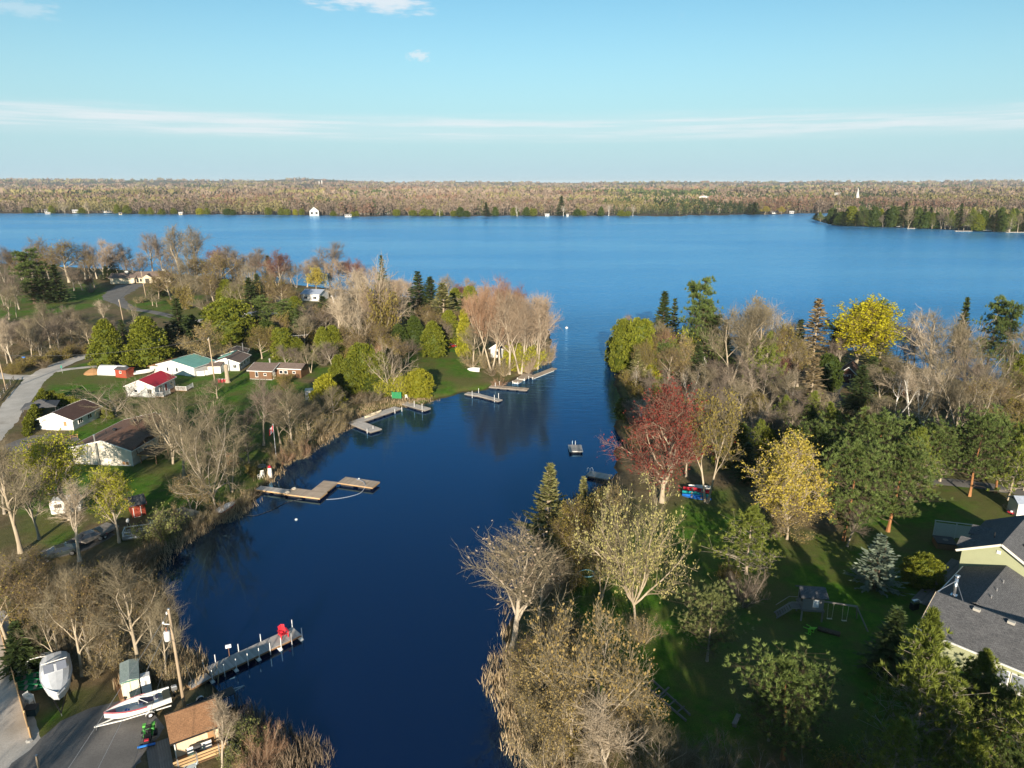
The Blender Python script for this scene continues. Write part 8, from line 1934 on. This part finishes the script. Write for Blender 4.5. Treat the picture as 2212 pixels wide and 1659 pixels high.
# ---- reeds, dry grass along the banks
def reeds(name, label, spots, n, seed, mats, hmin=.9, hmax=2.0, wd=.06, spread=1.6):
    """spots: picture points (u, v) the reeds follow"""
    r = np.random.default_rng(seed); P = np.array([g(u, v, .1) for u, v in spots]); k = r.integers(0, len(P) - 1, n); f = r.random((n, 1))
    B = P[k] + (P[k+1] - P[k]) * f + r.normal(size=(n, 2)) * spread
    # tufts
    c = r.integers(0, max(3, n // 14), n); off = r.normal(size=(max(3, n // 14), 2)) * spread * .6; B = B * 1.0
    tuft = B[c % n]; B = np.where(r.random((n, 1)) < .7, tuft + r.normal(size=(n, 2)) * .28, B)
    hh_ = land_height(B[:, 0], B[:, 1]); k_ = hh_ > -.42; B = B[k_]; n = len(B); Z = np.maximum(hh_[k_], -.35)
    H = r.uniform(hmin, hmax, n) * np.where(r.random(n) < .2, 1.2, .85)
    D = np.stack([r.normal(size=n) * .18, r.normal(size=n) * .18, np.ones(n)], 1)
    b3 = np.column_stack([B, Z - .05]); ang = r.random(n) * 3.14; S = np.stack([np.cos(ang), np.sin(ang), np.zeros(n)], 1) * (wd * (.6 + .8 * r.random((n, 1))))
    M = b3 + D * H[:, None] * .6; T_ = b3 + D * H[:, None] + np.stack([r.normal(size=n), r.normal(size=n), np.zeros(n)], 1) * H[:, None] * .10
    V = np.stack([b3 - S * .5, b3 + S * .5, M + S * .45, M - S * .45, T_], 1).reshape(-1, 3)
    base = (np.arange(n) * 5)[:, None]
    me = np_mesh(name, V, [base + np.array([[3, 2, 4]]), base + np.array([[0, 1, 2, 3]])], attr={'v': ('FACE', np.tile(r.random(n), 2))})
    me.materials.append(mats); o = link_mesh(name, me); tag(o, label, None, None, 'stuff')
    return o
RD_TAN = leafmat('reed_tan', (.28, .20, .11), (.54, .43, .28), .8, .15); RD_GREY = leafmat('reed_grey', (.15, .11, .075), (.34, .26, .18), .8, .15); GR_GRN = leafmat('grass_green', (.08, .11, .02), (.24, .25, .06), .8, .2); RD_ORA = leafmat('reed_orange', (.30, .16, .08), (.50, .30, .15), .8, .15)
reeds('reeds', 'tan reeds in the water below the large house', [(352,1205),(365,1188),(405,1165),(440,1150),(470,1135),(505,1115),(540,1092)], 2600, 91, RD_TAN, .6, 1.5)
reeds('reeds', 'pale reeds along the bank up to the angled dock', [(575,1042),(605,1012),(640,990),(665,982),(700,958),(730,935),(750,918)], 2900, 92, RD_TAN, .5, 1.2)
reeds('reeds', 'dry reeds between the bank docks and lawn', [(755,905),(790,890),(840,878),(880,872),(930,866)], 1700, 93, RD_TAN, .35, .9)
reeds('reeds', 'tan reeds around the start of the long dock', [(375,1440),(395,1460),(410,1450),(425,1440),(445,1430)], 1800, 94, RD_TAN, 1.0, 2.0)
reeds('reeds', 'grey cattail bed below the boathouse', [(520,1530),(560,1555),(600,1580),(640,1620),(660,1655),(600,1640)], 3000, 95, RD_GREY, .7, 1.7, .045, 1.9)
reeds('reeds', 'dry grass along the right bank of the channel', [(1090,1400),(1085,1450),(1098,1520),(1120,1590),(1140,1650)], 2200, 96, RD_TAN, .6, 1.6, .06, 1.5)
reeds('reeds', 'dry grass along the upper right bank', [(1112,1330),(1140,1262),(1172,1200),(1205,1140),(1250,1080),(1300,1045)], 2200, 97, RD_GREY, .6, 1.4)
# ------------------------------------------------------------------ labels of trees: which one, by kind and order within its stand
from collections import defaultdict
_by = defaultdict(list)
for kind, cluster, u, o, label in PLACED:
    if label: tag(o, label, WORDS[kind][2], C_[cluster] and 'trees ' + C_[cluster])
    else: _by[(WORDS[kind][1], cluster)].append((u, o, kind))
for (words, cluster), L in _by.items():
    L.sort(key=lambda x: x[0])
    for i, (u, o, kind) in enumerate(L):
        if len(L) == 1: lab = words + ' ' + C_[cluster]
        else:
            lab = ORD[i] + ' ' + words + ' from the left ' + C_[cluster]
            if len(lab.split()) > 16: lab = ORD[i] + ' ' + words + ' from left ' + C_[cluster].replace('the ', '')
        tag(o, lab, WORDS[kind][2], 'trees and shrubs ' + C_[cluster])

# ------------------------------------------------------------------ fallen leaves thin the lawn under leafless trees
gm = ground.data; nv = len(gm.vertices)
co = np.empty(nv * 3, np.float32); gm.vertices.foreach_get('co', co); co = co.reshape(-1, 3)
la = np.empty(nv, np.float32); gm.attributes['lawn'].data.foreach_get('value', la)
for kind, cluster, u, o, label in PLACED:
    x, y = o.location.x, o.location.y
    if y > 460 or y < 20: continue
    R = 1.4 + .45 * o.scale[0] * KINDS[kind][0][3]
    i = np.nonzero((np.abs(co[:, 0] - x) < R) & (np.abs(co[:, 1] - y) < R))[0]
    d = np.hypot(co[i, 0] - x, co[i, 1] - y) / R
    la[i] *= np.clip(.30 + .9 * d + .5 * vnoise(co[i, 0], co[i, 1], 1.8, 33), 0, 1)
gm.attributes['lawn'].data.foreach_set('value', la)

# ------------------------------------------------------------------ thin air haze over the whole place
hzm = bpy.data.materials.new('haze'); hzm.use_nodes = True
hn, hl = hzm.node_tree.nodes, hzm.node_tree.links; hn.clear()
hv = hn.new('ShaderNodeVolumePrincipled'); ho = hn.new('ShaderNodeOutputMaterial'); hl.new(hv.outputs[0], ho.inputs['Volume'])
hv.inputs['Color'].default_value = (.72, .84, .95, 1); hv.inputs['Density'].default_value = 4.2e-5; hv.inputs['Anisotropy'].default_value = 0.0
o = MB().box((0, 0, 66), (64000, 64000, 138)).build('haze', hzm); tag(o, 'thin blue haze over the lake and country', None, None, 'stuff')
